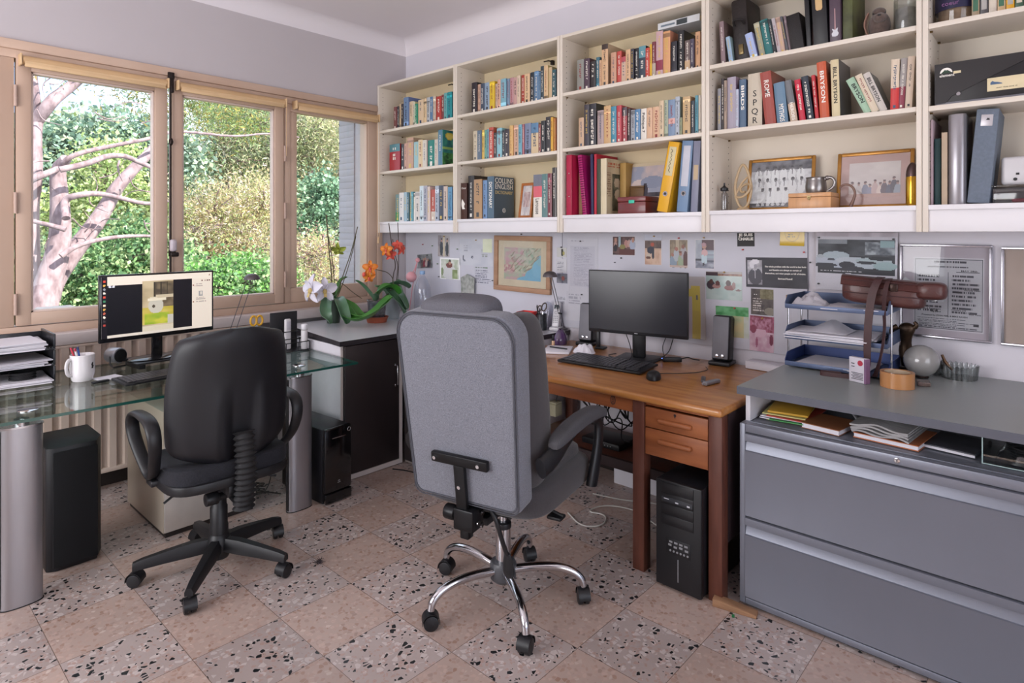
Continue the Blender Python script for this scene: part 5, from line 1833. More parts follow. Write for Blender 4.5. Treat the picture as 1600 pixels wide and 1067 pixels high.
for k, (z0, z1) in enumerate(((.622, .706), (.506, .618))):
    m = MB(); m.box(2.310, 2.330, 1.063, 1.343, z0, z1, .002); m.box(2.330, 2.85, 1.075, 1.09, z0 + .01, z1 - .01); m.box(2.330, 2.85, 1.316, 1.331, z0 + .01, z1 - .01); m.box(2.33, 2.85, 1.09, 1.316, z0 + .01, z0 + .016)
    dr = m.build('drawer', WDF, t)
    zc = (z0 + z1) / 2 + (-.004 if k == 0 else .012)
    m = MB(); m.box(2.290, 2.311, 1.128, 1.278, zc - .011, zc + .010, .0095, seg=4); m.build('handle', WDF, dr)
    if k == 0:
        m = MB(); m.cyl((2.3085, 1.205, .694), .0055, .002, 14, axis='X'); m.box(2.308, 2.3095, 1.2035, 1.2065, .684, .693); m.build('keyhole', DW, dr)
m = MB(); m.box(2.66, 3.05, 1.404, 2.308, .285, .303, .002); m.build('lower_shelf', WDL, t)
m = MB(); m.box(2.64, 2.66, 1.39, 2.31, .255, .305, .002); m.build('shelf_rail', DW, t)

# ---- filing cabinet and counter over it
FIL = mat('grey_metal_paint', '777a85', .36, .35, var=.05, vs=2.5, bump=.05, bs=200, stretch=(1, 1, .3))
FILD = mat('dark_grey_metal', '2a2b30', .5, .3)
t = thing('filing_cabinet', 'wide grey metal two-drawer filing cabinet at the right', 'cabinet')
Y0c = -.42
m = MB(); m.box(2.375, 2.93, Y0c, .957, .012, .706, .003)
m.box(2.360, 2.375, .935, .957, .012, .706, .003); m.box(2.360, 2.375, Y0c, .935, .674, .706, .003); m.box(2.360, 2.375, Y0c, .935, .012, .036, .003)
m.build('body', FIL, t)
for (zt, zb) in ((.670, .352), (.346, .040)):
    dz = zt - zb
    m = MB()
    # front with a pressed finger lip under its upper edge
    pr = [(0, zb), (-.006, zb + .002), (-.006, zt - .072), (-.0085, zt - .066), (-.002, zt - .064), (.007, zt - .035), (.007, zt - .030), (-.005, zt - .030), (-.006, zt - .027), (-.006, zt - .002), (0, zt), (.014, zt), (.014, zb)]
    n0, n1 = [], []
    m.prism([(x, z) for x, z in pr], 0, .934 - Y0c, M=Matrix(((1, 0, 0, 2.362), (0, 0, -1, .934), (0, 1, 0, 0), (0, 0, 0, 1))))
    d = m.build('drawer', FIL, t, angle=30)
m = MB(); m.box(2.372, 2.3745, Y0c, .936, .036, .674); m.build('drawer_gap', FILD, t)
m = MB(); m.cyl((2.3575, .430, .690), .009, .005, 20, axis='X', bev=.001); lk = m.build('lock', CHROME, t)
m = MB(); m.box(2.3565, 2.358, .4285, .4315, .686, .694); m.build('key_slot', FILD, lk)
m = MB(); m.box(2.38, 2.90, Y0c + .02, .94, 0, .012); m.build('plinth', FILD, t)
m = MB(); m.box(2.398, 2.416, Y0c, .95, .706, .708); m.build('top_lip', FIL, t)
GTOP2 = mat('mid_grey_laminate', '868b8a', .33, var=.03, vs=3)
t = thing('counter_top', 'long mid-grey counter over the filing cabinet on a white support', 'worktop')
m = MB(); m.box(2.345, 3.172, Y0c, .962, .8205, .850)
o = m.build('top', [GTOP2, mat('dark_grey_edge', '50525c', .42)], t, angle=20)
for p in o.data.polygons:
    if abs(p.normal.z) < .5: p.material_index = 1
m = MB(); m.box(2.40, 2.90, .931, .949, .7085, .820, .001); m.box(2.95, 3.17, .931, .949, .0, .820, .001); m.build('support_panel', WPAN, t)
m = MB(); m.box(2.40, 2.90, Y0c, Y0c + .018, .7085, .820); m.build('support_panel', WPAN, t)
# wooden wedge under the cabinet's corner
t = thing('wood_wedge', 'small rough wooden block on the floor at the filing cabinet corner', 'wedge', (2.312, .950, 0.0005), radians(-78))
m = MB(); m.prism([(-.085, 0), (.075, 0), (.075, .012), (-.06, .030), (-.085, .030)], -.022, .022, .002, M=Rx(pi / 2)); m.build('block', mat('rough_pine', '8e6a4e', .7, var=.2, vs=8, stretch=(1, 8, 8), bump=.4), t)

# ---- cream drawer pedestal under the glass desk
t = thing('drawer_pedestal', 'cream drawer pedestal with a silver front under the glass desk', 'cabinet', (0, 0, 0))
CRS = mat('cream_metal', 'b3a797', .38, .25, var=.05, vs=2)
m = MB(); m.box(1.030, 1.468, 3.168, 3.70, .022, .598, .004); m.build('body', CRS, t)
m = MB(); m.box(1.032, 1.466, 3.150, 3.168, .030, .330, .003); m.build('drawer', mat('silver_cream', 'bcb5ae', .32, .3), t)
m = MB(); m.box(1.032, 1.466, 3.150, 3.168, .334, .592, .003); m.build('drawer', mat('silver_cream', 'a9a19a'), t)
m = MB(); m.box(1.04, 1.46, 3.17, 3.69, .0, .022); m.build('plinth', DARKB, t)
# ---- black floor loudspeaker
t = thing('floor_loudspeaker', 'tall black loudspeaker box standing under the left of the glass desk', 'speaker', (.590, 3.195, 0), radians(0))
m = MB(); m.prism([(0, .02), (.0, .30), (.215, .30), (.215, .08), (.180, .0), (.03, .0)], .0, .527, .006); m.build('cabinet', mat('black_woodgrain', '100f13', .5, var=.2, vs=4, bump=.2, bs=30), t)
m = MB(); m.box(.02, .182, -.012, -.0015, .02, .51, .004); m.build('grille', mat('speaker_cloth', '0f0f12', .9, bump=.5, bs=900), t)
# ---- tower computers
t = thing('tower_computer', 'narrow glossy black tower computer beside the right glass desk leg', 'computer', (1.725, 2.915, 0), radians(3))
m = MB(); m.box(0, .172, .022, .42, .012, .400, .008); m.build('case', mat('satin_black_metal', '1c1c20', .3, .2), t)
m = MB(); m.box(.002, .170, -.004, .022, .060, .402, .010); f = m.build('front_panel', mat('gloss_black', '0c0c0f', .12, coat=.6), t)
m = MB(); m.tube([(.152 + .010 * cos(a), -.004, .376 + .010 * sin(a)) for a in [2 * pi * k / 20 for k in range(20)]], .0016, 6, closed=True); m.build('power_ring', CHROME, f)
m = MB(); m.box(.045, .130, -.0052, -.003, .346, .349); m.build('disc_slot', CHROME, f)
m = MB(); m.prism([(-.008, 0), (0, .006), (.008, 0), (.003, .001), (0, .003), (-.003, .001)], 0, .0008, M=face_my(.088, -.0045, .112)); m.box(.079, .097, -.0050, -.0042, .104, .106); m.build('emblem', mat('grey_print', 'a8a8ac', .4), f)
m = MB(); m.prism([(.004, -.006), (.168, -.006), (.160, .03), (.012, .03)], .006, .058, .004); m.build('base_trim', mat('gloss_black', '0c0c0f'), t)
m = MB(); m.box(.01, .16, .03, .40, 0, .011, .002); m.build('foot', BPL, t)

t = thing('tower_computer', 'black tower computer with drive bays under the wooden desk drawers', 'computer', (2.262, 1.068, 0), radians(0))
m = MB(); m.box(.022, .45, .002, .196, .012, .438, .004); m.build('case', mat('satin_black_metal', '1c1c20'), t)
m = MB(); m.box(0, .022, 0, .198, .010, .440, .006); f = m.build('front_panel', BPL2, t)
for k in range(4):
    m = MB(); z = .392 - k * .043; m.box(-.0035, 0, .032, .172, z, z + .040, .0025); br = m.build('drive_bay', mat('bay_plastic', '18181b', .3), f)
    if k == 1:
        m = MB(); m.box(-.0050, -.0034, .036, .168, z + .006, z + .026, .002)
        m.build('drive_tray', mat('tray_grey', '2f3136', .3), br)
        m = MB(); m.box(-.0056, -.0048, .136, .158, z + .018, z + .021); m.box(-.0056, -.0048, .095, .108, z + .011, z + .016); m.box(-.0056, -.0048, .046, .058, z + .010, z + .016); m.build('drive_marks', mat('pale_print', 'c9c9d0'), br)
m = MB(); m.box(-.002, 0, .045, .150, .150, .212, .002); pp = m.build('port_panel', mat('bay_plastic', '18181b'), f)
m = MB()
for k in range(6): m.cyl((-.0035, .056 + k * .015, .164), .0042, .002, 12, axis='X')
for k in range(4): m.box(-.0032, -.0018, .054 + k * .024, .068 + k * .024, .178 + .004 * (k % 2), .186 + .004 * (k % 2)); m.box(-.0032, -.0018, .056 + k * .022, .070 + k * .022, .196, .203)
m.build('ports', mat('port_metal', 'a5a7ac', .3, .7), pp)
m = MB(); m.box(-.0012, 0, .097, .100, .045, .135); m.build('groove', mat('port_metal', 'a5a7ac'), f)
m = MB()
for (a, b_) in ((.03, .02), (.03, .17), (.38, .02), (.38, .17)): m.cyl((a, b_ + .002, 0), .012, .012, 12)
m.build('foot', BPL, t)


# ---- castor
def castor(par, x, y, a, rr=.027, top=.085):
    M = T(x, y, 0) @ Rz(a)
    m = MB()
    m.grid(lambda u, v: ((rr + .004) * cos(pi * (-.05 + 1.1 * u)) , (v - .5) * .046, rr + .002 + (rr + .005) * sin(pi * (-.05 + 1.1 * u))), 14, 4, M=M, thick=.002)
    m.cyl((0, 0, rr * 2 + .004), .0085, top - rr * 2 - .004, 12, M=M)
    c = m.build('castor', BPL2, par)
    m = MB()
    for s_ in (-1, 1):
        m.cyl((0, s_ * .0125 - .009, rr), rr, .018, 24, M=M, axis='Y', bev=.004)
    m.build('castor_wheel', BPL, c)
    return c


# ---- black office chair
CHX, CHY = 1.10, 2.71
t = thing('office_chair', 'black plastic-backed office chair facing the glass desk', 'chair', (CHX, CHY, 0), radians(-2))
m = MB(); m.lathe([(0, .055), (.040, .055), (.046, .07), (.048, .13), (.038, .152), (.034, .158), (0, .158)], 28)
base = m.build('base_hub', BPL2, t)
for k in range(5):
    a = radians(13 + 2 + 72 * k)
    M = Rz(a)
    m = MB()
    b = bmesh.new()
    secs = [(.03, .024, .090, .140), (.10, .026, .085, .138), (.20, .022, .078, .122), (.285, .019, .070, .106), (.318, .016, .068, .096)]
    rings = []
    for (r_, hw, z0, z1) in secs:
        rings.append([b.verts.new(p) for p in ((r_, -hw, z0), (r_, -hw * 1.02, (z0 + z1) / 2), (r_, -hw * .62, z1), (r_, hw * .62, z1), (r_, hw * 1.02, (z0 + z1) / 2), (r_, hw, z0))])
    for p, q in zip(rings, rings[1:]):
        for i in range(6): b.faces.new((p[i], p[(i + 1) % 6], q[(i + 1) % 6], q[i]))
    b.faces.new(rings[0][::-1]); b.faces.new(rings[-1])
    m._merge(b, M)
    m.build('base_leg', BPL2, t, angle=60)
    castor(t, .308 * cos(a), .308 * sin(a), a + radians(60 + 50 * k), top=.075)
m = MB(); m.lathe([(0, .158), (.038, .158), (.038, .19), (.035, .20), (.035, .27), (.031, .275), (.031, .345), (.026, .35), (.026, .40), (0, .40)], 24); m.build('gas_column', BPL2, t)
m = MB(); m.box(-.10, .10, -.13, .12, .395, .425, .008); m.box(-.035, .035, -.20, -.10, .375, .42, .008)
m.tube([(.02, -.02, .385), (.17, -.06, .375), (.22, -.07, .36)], .006, 8)
m.cyl((-.085, -.085, .345), .026, .05, 18, axis='X', bev=.004); m.cyl((-.04, -.085, .345), .015, .06, 12, axis='X')
m.tube([(-.10, -.03, .39), (-.20, -.05, .385), (-.23, -.055, .37)], .005, 8)
m.build('mechanism', BPL2, t)
SEATF = mat('black_dotted_fabric', '1d1e25', .85, var=.35, vs=160, bump=.5, bs=500)
m = MB(); pillow(m, (0, .015, .470), (.245, .225, .042), .35, .45, 40, 12, bend=lambda x, y, z: (x, y, z + (.012 * ((x / .245) ** 2) if z > 0 else 0) + (.02 * (y / .225) ** 2 if y < 0 else -.012 * (y / .225) ** 2)))
m.build('seat', SEATF, t)
m = MB(); pillow(m, (0, .01, .442), (.248, .230, .028), .4, .45, 40, 10); m.build('seat_shell', BPL2, t)
# backrest: shell outside, upholstered inside
BZ0, BZ1 = .515, 1.062


def backfn(off, bulge):
    def fn(u, v):
        s_ = -1 + 2 * u
        z = BZ0 + (BZ1 - BZ0) * v
        vv = v * 2 - 1
        # half width: broad low down, narrowing to a rounded top, tucked at the foot
        w_ = .242 * (1 - .14 * max(0, vv) ** 1.5) * (1 - .06 * max(0, -vv) ** 3)
        w_ *= (1 - abs(vv) ** 10 * .34) if vv > 0 else (1 - abs(vv) ** 9 * .30)
        x = w_ * s_
        y = -.205 - .03 * vv * .5 + .075 * (s_ ** 2) ** 1.3 * (1 if vv < .9 else .9) - .055 * max(0, vv) ** 2 * .6
        edge = max(abs(s_) ** 6, abs(vv) ** 8)
        zz = z + (0 if vv < .85 else -.0 - .022 * (s_ ** 2) * (vv - .85) / .15) + (.02 * s_ ** 4 * max(0, -vv - .7) / .3)
        return (x, y + off + bulge * (1 - edge), zz)
    return fn


m = MB()
fa, fb = backfn(0, -.022), backfn(.030, .028)
b = bmesh.new()
NU, NV = 30, 30
A = [[b.verts.new(fa(i / NU, j / NV)) for j in range(NV + 1)] for i in range(NU + 1)]
for i in range(NU):
    for j in range(NV): b.faces.new((A[i][j], A[i + 1][j], A[i + 1][j + 1], A[i][j + 1]))
# channel ridges on the shell
for i in range(NU + 1):
    for j in range(NV + 1):
        s_, v = -1 + 2 * i / NU, j / NV
        if v < .62:
            for c_ in (-.34, .42):
                A[i][j].co.y -= .007 * math.exp(-((s_ - c_ * (1 + .25 * (.62 - v))) / .05) ** 2) * min(1, (.62 - v) * 6)
            if abs(s_ - .05) < .24:
                A[i][j].co.y += .014 * min(1, (.62 - v) * 3)
Bv = [[b.verts.new(fb(i / NU, j / NV)) for j in range(NV + 1)] for i in range(NU + 1)]
ring = [(i, 0) for i in range(NU)] + [(NU, j) for j in range(NV)] + [(NU - i, NV) for i in range(NU)] + [(0, NV - j) for j in range(NV)]
for k in range(len(ring)):
    p, q = ring[k], ring[(k + 1) % len(ring)]
    b.faces.new((A[p[0]][p[1]], A[q[0]][q[1]], Bv[q[0]][q[1]], Bv[p[0]][p[1]]))
m._merge(b)
bk = m.build('backrest_shell', mat('satin_black_shell', '141419', .48, var=.06, vs=6, bump=.12, bs=600), t, angle=70)
m = MB()
b = bmesh.new()
Cv = [[b.verts.new(backfn(.031, .030)(i / NU, j / NV)) for j in range(NV + 1)] for i in range(NU + 1)]
for i in range(NU):
    for j in range(NV): b.faces.new((Cv[i][j], Cv[i + 1][j], Cv[i + 1][j + 1], Cv[i][j + 1]))
m._merge(b)
m.build('back_cushion', SEATF, t, angle=70)
# ribbed rubber boot over the back support
m = MB()
P, Rr = [], []
for k in range(57):
    f = k / 56
    P.append((.012, -.232 - .022 * sin(pi * f), .640 - .305 * f))
    Rr.append(.0385 + .0065 * cos(2 * pi * f * 14))
m.tube(P, Rr, 20, flat=.62)
m.build('ribbed_boot', mat('black_rubber', '19191b', .6), t, angle=80)
m = MB(); m.tube([(.012, -.235, .36), (.012, -.19, .335), (.0, -.06, .385)], .022, 12, smooth=2, flat=.5); m.build('back_support', BPL2, t)
for s_ in (-1, 1):
    m = MB()
    x = s_ * .290
    loop = [(x, .12, .712), (x, -.02, .722), (x, -.12, .708), (x * .985, -.148, .64), (x * .96, -.11, .55), (x * .90, -.03, .475), (x * .88, .035, .465), (x * .93, .075, .52), (x * .98, .135, .60), (x, .155, .66)]
    m.tube(loop, [.012, .013, .013, .012, .011, .011, .011, .011, .012, .012], 16, closed=True, smooth=2, flat=2.1, up=(1, 0, 0))
    m.box(min(x * .70, x * .93), max(x * .70, x * .93), -.035, .035, .435, .460, .006)
    m.build('armrest', BPL2, t, angle=70)

# ---- grey high-backed chair
t = thing('executive_chair', 'grey fabric high-backed swivel chair on a chrome base, seen from behind', 'chair', (1.756, 1.650, 0), radians(-77))
FAB = mat('grey_tweed', '7e8089', .92, var=.22, vs=320, bump=.6, bs=700, col2='5d5e67', sheen=.2)
FAB2 = mat('dark_grey_fabric', '3b383b', .9, var=.15, vs=260, bump=.5, bs=600, sheen=.2)
m = MB(); m.lathe([(0, .085), (.040, .085), (.050, .095), (.052, .150), (.046, .160), (0, .160)], 32); m.build('base_hub', mat('hub_grey', '4a4a4e', .4), t)
for k in range(5):
    a = radians(21.5 + 77 + 72 * k)
    m = MB()
    m.tube([(.035, 0, .128), (.12, 0, .140), (.20, 0, .143), (.27, 0, .128), (.307, 0, .098), (.312, 0, .068)], [.017, .0165, .016, .0155, .0145, .0135], 14, smooth=3, M=Rz(a))
    m.build('base_leg', CHROME, t, angle=80)
    castor(t, .312 * cos(a), .312 * sin(a), a + radians([40, 20, -20, 140, 100][k]), rr=.028, top=.075)
m = MB(); m.lathe([(0, .16), (.030, .16), (.029, .30), (.026, .302), (.026, .31), (.0, .31)], 24); m.build('gas_column', CHROME, t)
m = MB(); m.cyl((0, 0, .308), .0145, .11, 20); m.build('gas_piston', CHROME, t)
m = MB(); m.cyl((0, 0, .29), .032, .022, 24, bev=.003); m.build('column_collar', BPL, t)
m = MB(); m.box(-.12, .12, -.15, .14, .405, .432, .006); m.box(-.05, .05, -.20, -.05, .385, .415, .006); m.tube([(.05, .02, .40), (.20, .02, .392), (.25, .02, .38)], .006, 8)
m.box(.19, .25, -.005, .045, .366, .380, .006); m.build('mechanism', BPL, t)
# seat
m = MB()
pillow(m, (0, .06, .490), (.265, .275, .068), .38, .4, 44, 14, bend=lambda x, y, z: (x, y, z - (.02 * max(0, y / .275) ** 3)))
m.build('seat', FAB2, t)
m = MB(); pillow(m, (0, .075, .545), (.225, .245, .042), .45, .45, 44, 12, bend=lambda x, y, z: (x, y, z - .012 * max(0, y / .245) ** 3 + .010 * abs(sin(y * 12)))); m.build('seat_cushion', FAB2, t)
# backrest, leaning 7 degrees
BM = T(0, -.245, .485) @ Rx(radians(7.5))
BH = .69


def rrect(w_, h, r, rt_, n=8):
    """outline in x,z from the foot: narrower at the foot, round shoulders"""
    P = []
    for (cx, cz, a0, rr) in ((-w_ * .90 + r, r, pi, r), (w_ * .90 - r, r, 1.5 * pi, r), (w_ - rt_, h - rt_, 0, rt_), (-w_ + rt_, h - rt_, .5 * pi, rt_)):
        for k in range(n + 1):
            a = a0 + (pi / 2) * k / n
            P.append((cx + rr * cos(a), cz + rr * sin(a)))
    return P


ol = rrect(.250, BH, .035, .085)
XZ = Matrix(((1, 0, 0, 0), (0, 0, 1, 0), (0, 1, 0, 0), (0, 0, 0, 1)))     # prism x,y -> x,z ; z -> y
m = MB(); m.prism(ol, -.022, .075, .018, M=BM @ XZ, seg=4); bp = m.build('backrest', FAB, t, angle=60)
m = MB()
inn = [(x * .945, .012 + (z) * .970) for x, z in ol]
m.tube([(x, -.0235, z) for x, z in inn], .0032, 6, closed=True, M=BM)
m.tube([(x * .978, -.0215, z * .992 + .002) for x, z in ol], .0022, 6, closed=True, M=BM)
m.build('piping', mat('piping_grey', '4a4b52', .9), bp)
for s_ in (-1, 1):
    m = MB(); pillow(m, (s_ * .178, .140, .345), (.074, .100, .318), .55, .75, 24, 24, M=BM); m.build('side_bolster', FAB2, t)
m = MB()
for k in range(3):
    pillow(m, (0, .100, .13 + k * .165), (.140, .058, .088), .5, .6, 24, 12, M=BM)
m.build('back_cushion', FAB2, t)
m = MB(); pillow(m, (-.030, .085, BH - .050), (.152, .085, .088), .45, .55, 32, 16, M=BM); m.build('headrest', mat('headrest_grey', '5f5e65', .92, var=.2, vs=320, bump=.6, bs=700), t)
# T bracket
m = MB(); m.box(-.117, .117, -.046, -.026, .150, .186, .004, M=BM); m.box(-.022, .022, -.048, -.030, -.06, .152, .003, M=BM)
m.box(-.030, .052, -.30, -.225, .400, .475, .006); m.box(-.018, .018, -.275, -.24, .36, .41, .004)
m.cyl((-.085, -.262, .440), .027, .045, 20, axis='X', bev=.004); m.tube([(-.05, -.262, .44), (0, -.262, .44)], .012, 10)
m.box(-.03, .03, -.25, -.10, .395, .415, .004)
br = m.build('back_bracket', mat('black_metal_bracket', '18181a', .35, .4), t)
for p in ((-.100, .168), (.082, .168), (-.003, .075)):
    m = MB(); m.cyl((p[0], -.052, p[1]), .0065, .006, 12, axis='Y', M=BM); m.build('bolt', CHROME, br)
for p in ((.056, -.245, .455), (.056, -.275, .430), (.056, -.25, .415)):
    m = MB(); m.cyl(p, .008, .006, 12, axis='X'); m.build('bolt', CHROME, br)
m = MB()
P = [(.075, -.215, .455), (.095, -.215, .430), (.105, -.205, .38), (.108, -.185, .33), (.112, -.165, .285)]
m.tube(P, .0085, 10, smooth=2); 
m.build('cable_sleeve', BPL, br)
m = MB(); m.tube([(.112, -.165, .29), (.112, -.158, .26), (.110, -.150, .215), (.112, -.148, .195)], [.012, .020, .026, .014], 12, smooth=2, flat=.5); m.build('lever_grip', BPL, br)
for s_ in (-1, 1):
    x = s_ * .298
    m = MB()
    m.tube([(x * .93, -.225, .645), (x * .98, -.16, .665), (x, -.06, .705), (x, .04, .722), (x, .16, .718), (x, .235, .705), (x, .262, .66), (x, .245, .58), (x * .99, .215, .50), (x * .97, .20, .44)],
           [.040, .042, .032, .022, .019, .024, .030, .032, .036, .036], 14, smooth=3, flat=.55, up=(1, 0, 0))
    m.build('arm_frame', BPL2, t, angle=80)
    m = MB(); pillow(m, (x, .065, .738), (.032, .245, .026), .6, .5, 24, 14, bend=lambda X_, Y_, Z_: (X_, Y_, Z_ - .035 * max(0, Y_ / .245) ** 3 - .030 * max(0, -Y_ / .245) ** 2)); m.build('arm_pad', mat('arm_pad_grey', '4a494d', .9, var=.15, vs=300, bump=.5, bs=600), t)

# ------------------------------------------------------------ things on the glass desk
GZ = .7350
DT = .7605      # wooden desk top
CZ = .8210      # corner worktop
KZ = .8505      # counter over the filing cabinet
PAP = mat('white_paper', 'd6d3da', .7, var=.03, vs=6)
PAP2 = mat('grey_paper', 'b3b0b8', .7, var=.05, vs=6)


def sheets(name, label, cat, x0, x1, y0, y1, z, n, rnd, dz=.0035, rot=6, mats=None, group=None, rz0=0):
    """a loose pile: every sheet bundle of the pile is a part"""
    t = thing(name, label, cat, ((x0 + x1) / 2, (y0 + y1) / 2, z), rz0, group)
    w_, h_ = (x1 - x0) / 2, (y1 - y0) / 2
    for k in range(n):
        m = MB()
        a = radians(rnd.uniform(-rot, rot))
        cu = rnd.uniform(0, .004)
        m.box(-w_, w_, -h_, h_, 0, dz * .82, M=T(rnd.uniform(-.008, .008), rnd.uniform(-.008, .008), k * dz + .0003) @ Rz(a))
        m.build('sheet', (mats or [PAP, PAP2, PAP])[k % len(mats or [1, 2, 3])], t)
    return t


BTR = mat('black_tray_plastic', '202126', .35, coat=.2)
rnd = random.Random(21)
for k in range(3):
    z = GZ + .001 + k * .076
    t = thing('letter_tray', ['black letter tray at the bottom of the stack on the glass desk', 'black letter tray in the middle of the stack on the glass desk', 'black letter tray at the top of the stack on the glass desk'][k], 'letter tray', (.365, 3.60, z), 0, 'black letter trays')
    m = MB(); m.box(0, .335, 0, .27, 0, .004, .001); m.build('floor_panel', BTR, t)
    m = MB(); m.box(.325, .335, 0, .27, .004, .072, .002); m.box(0, .010, 0, .27, .004, .072, .002); m.build('side_wall', BTR, t)
    m = MB(); m.box(.010, .325, .26, .27, .004, .06, .002); m.build('back_wall', BTR, t); m = MB()
    m.box(.002, .333, -.002, 0, 0, .004)
    for q in range(30): m.box(.014 + q * .0105, .0195 + q * .0105, -.003, .0, .0, .012, .0)
    m.build('front_grille', BTR, t)
sheets('paper_stack', 'white papers in the top black letter tray', 'papers', .39, .66, 3.585, 3.85, GZ + .157, 6, rnd, .0065, 5)
sheets('paper_stack', 'grey and white papers in the middle black letter tray', 'papers', .41, .67, 3.575, 3.83, GZ + .082, 6, rnd, .005, 9, [PAP2, PAP, PAP2])
sheets('paper_stack', 'white papers sticking out of the bottom black letter tray', 'papers', .40, .675, 3.545, 3.82, GZ + .0055, 4, rnd, .004, 4)
t = thing('cable_coil', 'coil of black cable lying in the bottom letter tray', 'cable', (.58, 3.64, GZ + .024))
m = MB()
for k in range(5): m.tube([((.050 - .004 * (k % 2)) * cos(a), (.038) * sin(a), .004 + k * .0065) for a in [2 * pi * q / 20 for q in range(20)]], .0035, 6, closed=True)
m.build('coil', BPL, t)

CER = mat('white_ceramic', 'd8d4d6', .12, var=.02, coat=.6)
t = thing('mug', 'big white mug holding pens on the glass desk', 'mug', (.788, 3.515, GZ + .0002), radians(0))
m = MB(); m.lathe([(0, .003), (.036, .003), (.040, 0), (.044, .006), (.050, .035), (.052, .065), (.050, .095), (.051, .124), (.049, .126), (.046, .122), (.046, .09), (.047, .06), (.040, .012), (0, .010)], 36); m.build('cup', CER, t)
m = MB(); m.tube([(-.046, -.012, .105), (-.060, -.020, .108), (-.070, -.026, .085), (-.068, -.026, .05), (-.056, -.020, .032), (-.046, -.014, .034)], .0065, 10, smooth=2, flat=1.3); m.build('handle', CER, t)
m = MB()
Mf = T(0, 0, 0) @ Rz(radians(-50))
m.prism([(-.006, 0), (-.004, .012), (-.008, .018), (-.003, .028), (.004, .030), (.003, .018), (.008, .008), (.003, .006), (.004, 0)], 0, .0008, M=Rz(radians(38)) @ face_my(0, -.0515, .060)); m.build('print', INK_D, t)
for k, (ch, dx, dy, nm) in enumerate(((('d8d4d8'), -.022, -.01, 'white pen'), ('2b4f9a', -.012, .012, 'blue pen'), ('c03a4a', -.026, .008, 'red pen'))):
    p = thing('pen', nm + ' standing in the white mug', 'pen', (.788 + .01 + dx * .3, 3.515 + dy, GZ + .012), 0, 'pens in the white mug')
    m = MB(); m.tube([(0, 0, 0), (dx * 1.6, dy * .8, .135)], .0042, 10); m.build('barrel', mat('pen_' + ch, ch, .3), p)
    m = MB(); m.tube([(dx * 1.6, dy * .8, .135), (dx * 1.75, dy * .88, .148)], .0046, 10); m.build('cap', mat(['pen_red', 'pen_navy', 'pen_red'][k], ['b03048', '2a3a6a', 'b03048'][k], .3), p)

# left monitor
Ml = T(.870, 3.570, 0) @ Rz(atan2(.05, .57))
t = thing('computer_monitor', 'computer monitor showing an opened photograph, on the glass desk', 'monitor', M=Ml)
W1, z0, z1 = .572, .892, 1.232
m = MB(); m.box(0, W1, 0, .018, z0, z1, .004); m.box(.12, W1 - .12, .018, .045, z0 + .08, z1 - .06, .012); m.build('housing', mat('gloss_bezel', '131316', .15, coat=.4), t)
scr = [('r', 0, 0, .05, 1, '1c1a20'), ('r', .05, .04, .34, .86, '16161b'), ('n', 7, 7, '9a8a6c', 'b8a888', .34, .10, .62, .90), ('n', 9, 9, '4a4238', '7f6f56', .44, .56, .62, .88), ('r', .50, .60, .51, .88, '3a342c'), ('r', .56, .60, .57, .88, '3a342c'), ('r', .44, .56, .45, .88, '3a342c'),
       ('r', .46, .60, .62, .66, 'b5a88e'), ('n', 9, 9, '5c5040', '8a7a60', .52, .42, .62, .60), ('n', 8, 6, 'a8983e', 'c2b262', .34, .16, .62, .44), ('n', 10, 10, '7f9a30', 'b3b040', .36, .16, .58, .34), ('e', .46, .47, .068, .13, 'b5b0a2'), ('e', .44, .46, .012, .03, '4a4238'), ('r', .39, .56, .55, .60, 'cfc6b0'), ('r', .41, .60, .47, .62, 'c0b69e'),
       ('r', .57, .14, .62, .30, 'b0aca0'), ('r', .34, .0, .62, .13, 'c2b8a4'), ('r', .62, .04, .80, .90, '19181d'), ('r', .05, 0, 1, .04, 'c9c0b4'), ('r', .05, .90, 1, 1, 'd8cdbf'), ('r', .05, .86, .34, .90, 'd8cdbf'),
       ('r', .80, .0, 1, .90, 'd3c8ba'), ('r', .87, .58, .905, .67, '8a8a8a'), ('r', .878, .60, .897, .65, 'c4bdb2'), ('t', .82, .74, .93, .80, 2, '8a7f7a'), ('t', .84, .50, .96, .56, 2, 'a89f96'), ('e', .815, .775, .007, .012, '7a4038'), ('e', .815, .475, .007, .012, '7a5a3a'), ('t', .83, .45, .99, .49, 1, 'a89f96'),
       ('e', .90, .855, .006, .01, '5a3a30'), ('e', .93, .855, .006, .01, '5a3a30'), ('e', .955, .855, .008, .012, '4a3028'), ('e', .975, .855, .008, .012, '4a3028'), ('e', .975, .955, .006, .01, '5a3a30'), ('t', .07, .955, .55, .97, 1, 'b0a698'),
       ('e', .068, .835, .012, .018, 'd0d0da'), ('e', .098, .835, .012, .018, 'd0d0da')]
for k, c_ in enumerate(['c8453a', 'd0a050', '8a8a92', 'd8d0c4', 'c84a3a', '3f7a5a', 'd8c8b0', 'c89a50', 'b05a48', 'e0d8c8', '3a3438', 'a04038']):
    scr.append(('e', .022, .93 - k * .065, .012, .018, c_))
picture(W1 - .020, z1 - z0 - .032, scr, nx=150, ny=90, base='c9c0b4', thick=.0005).build('screen', vcmat('lit_screen', .25, emit=.75), t, face_my(W1 / 2, -.0002, (z0 + z1) / 2 + .006))
m = MB(); m.box(W1 / 2 - .025, W1 / 2 + .025, .03, .055, .775, .95, .004); m.build('stand_neck', mat('gloss_bezel', '131316'), t)
m = MB(); m.grid(lambda u, v: (W1 / 2 + .145 * v * cos(2 * pi * u), .06 + .085 * v * sin(2 * pi * u), .788 - .010 * v ** 4), 40, 6, wrap_u=True, thick=.008); m.build('stand_base', mat('gloss_bezel', '131316'), t)
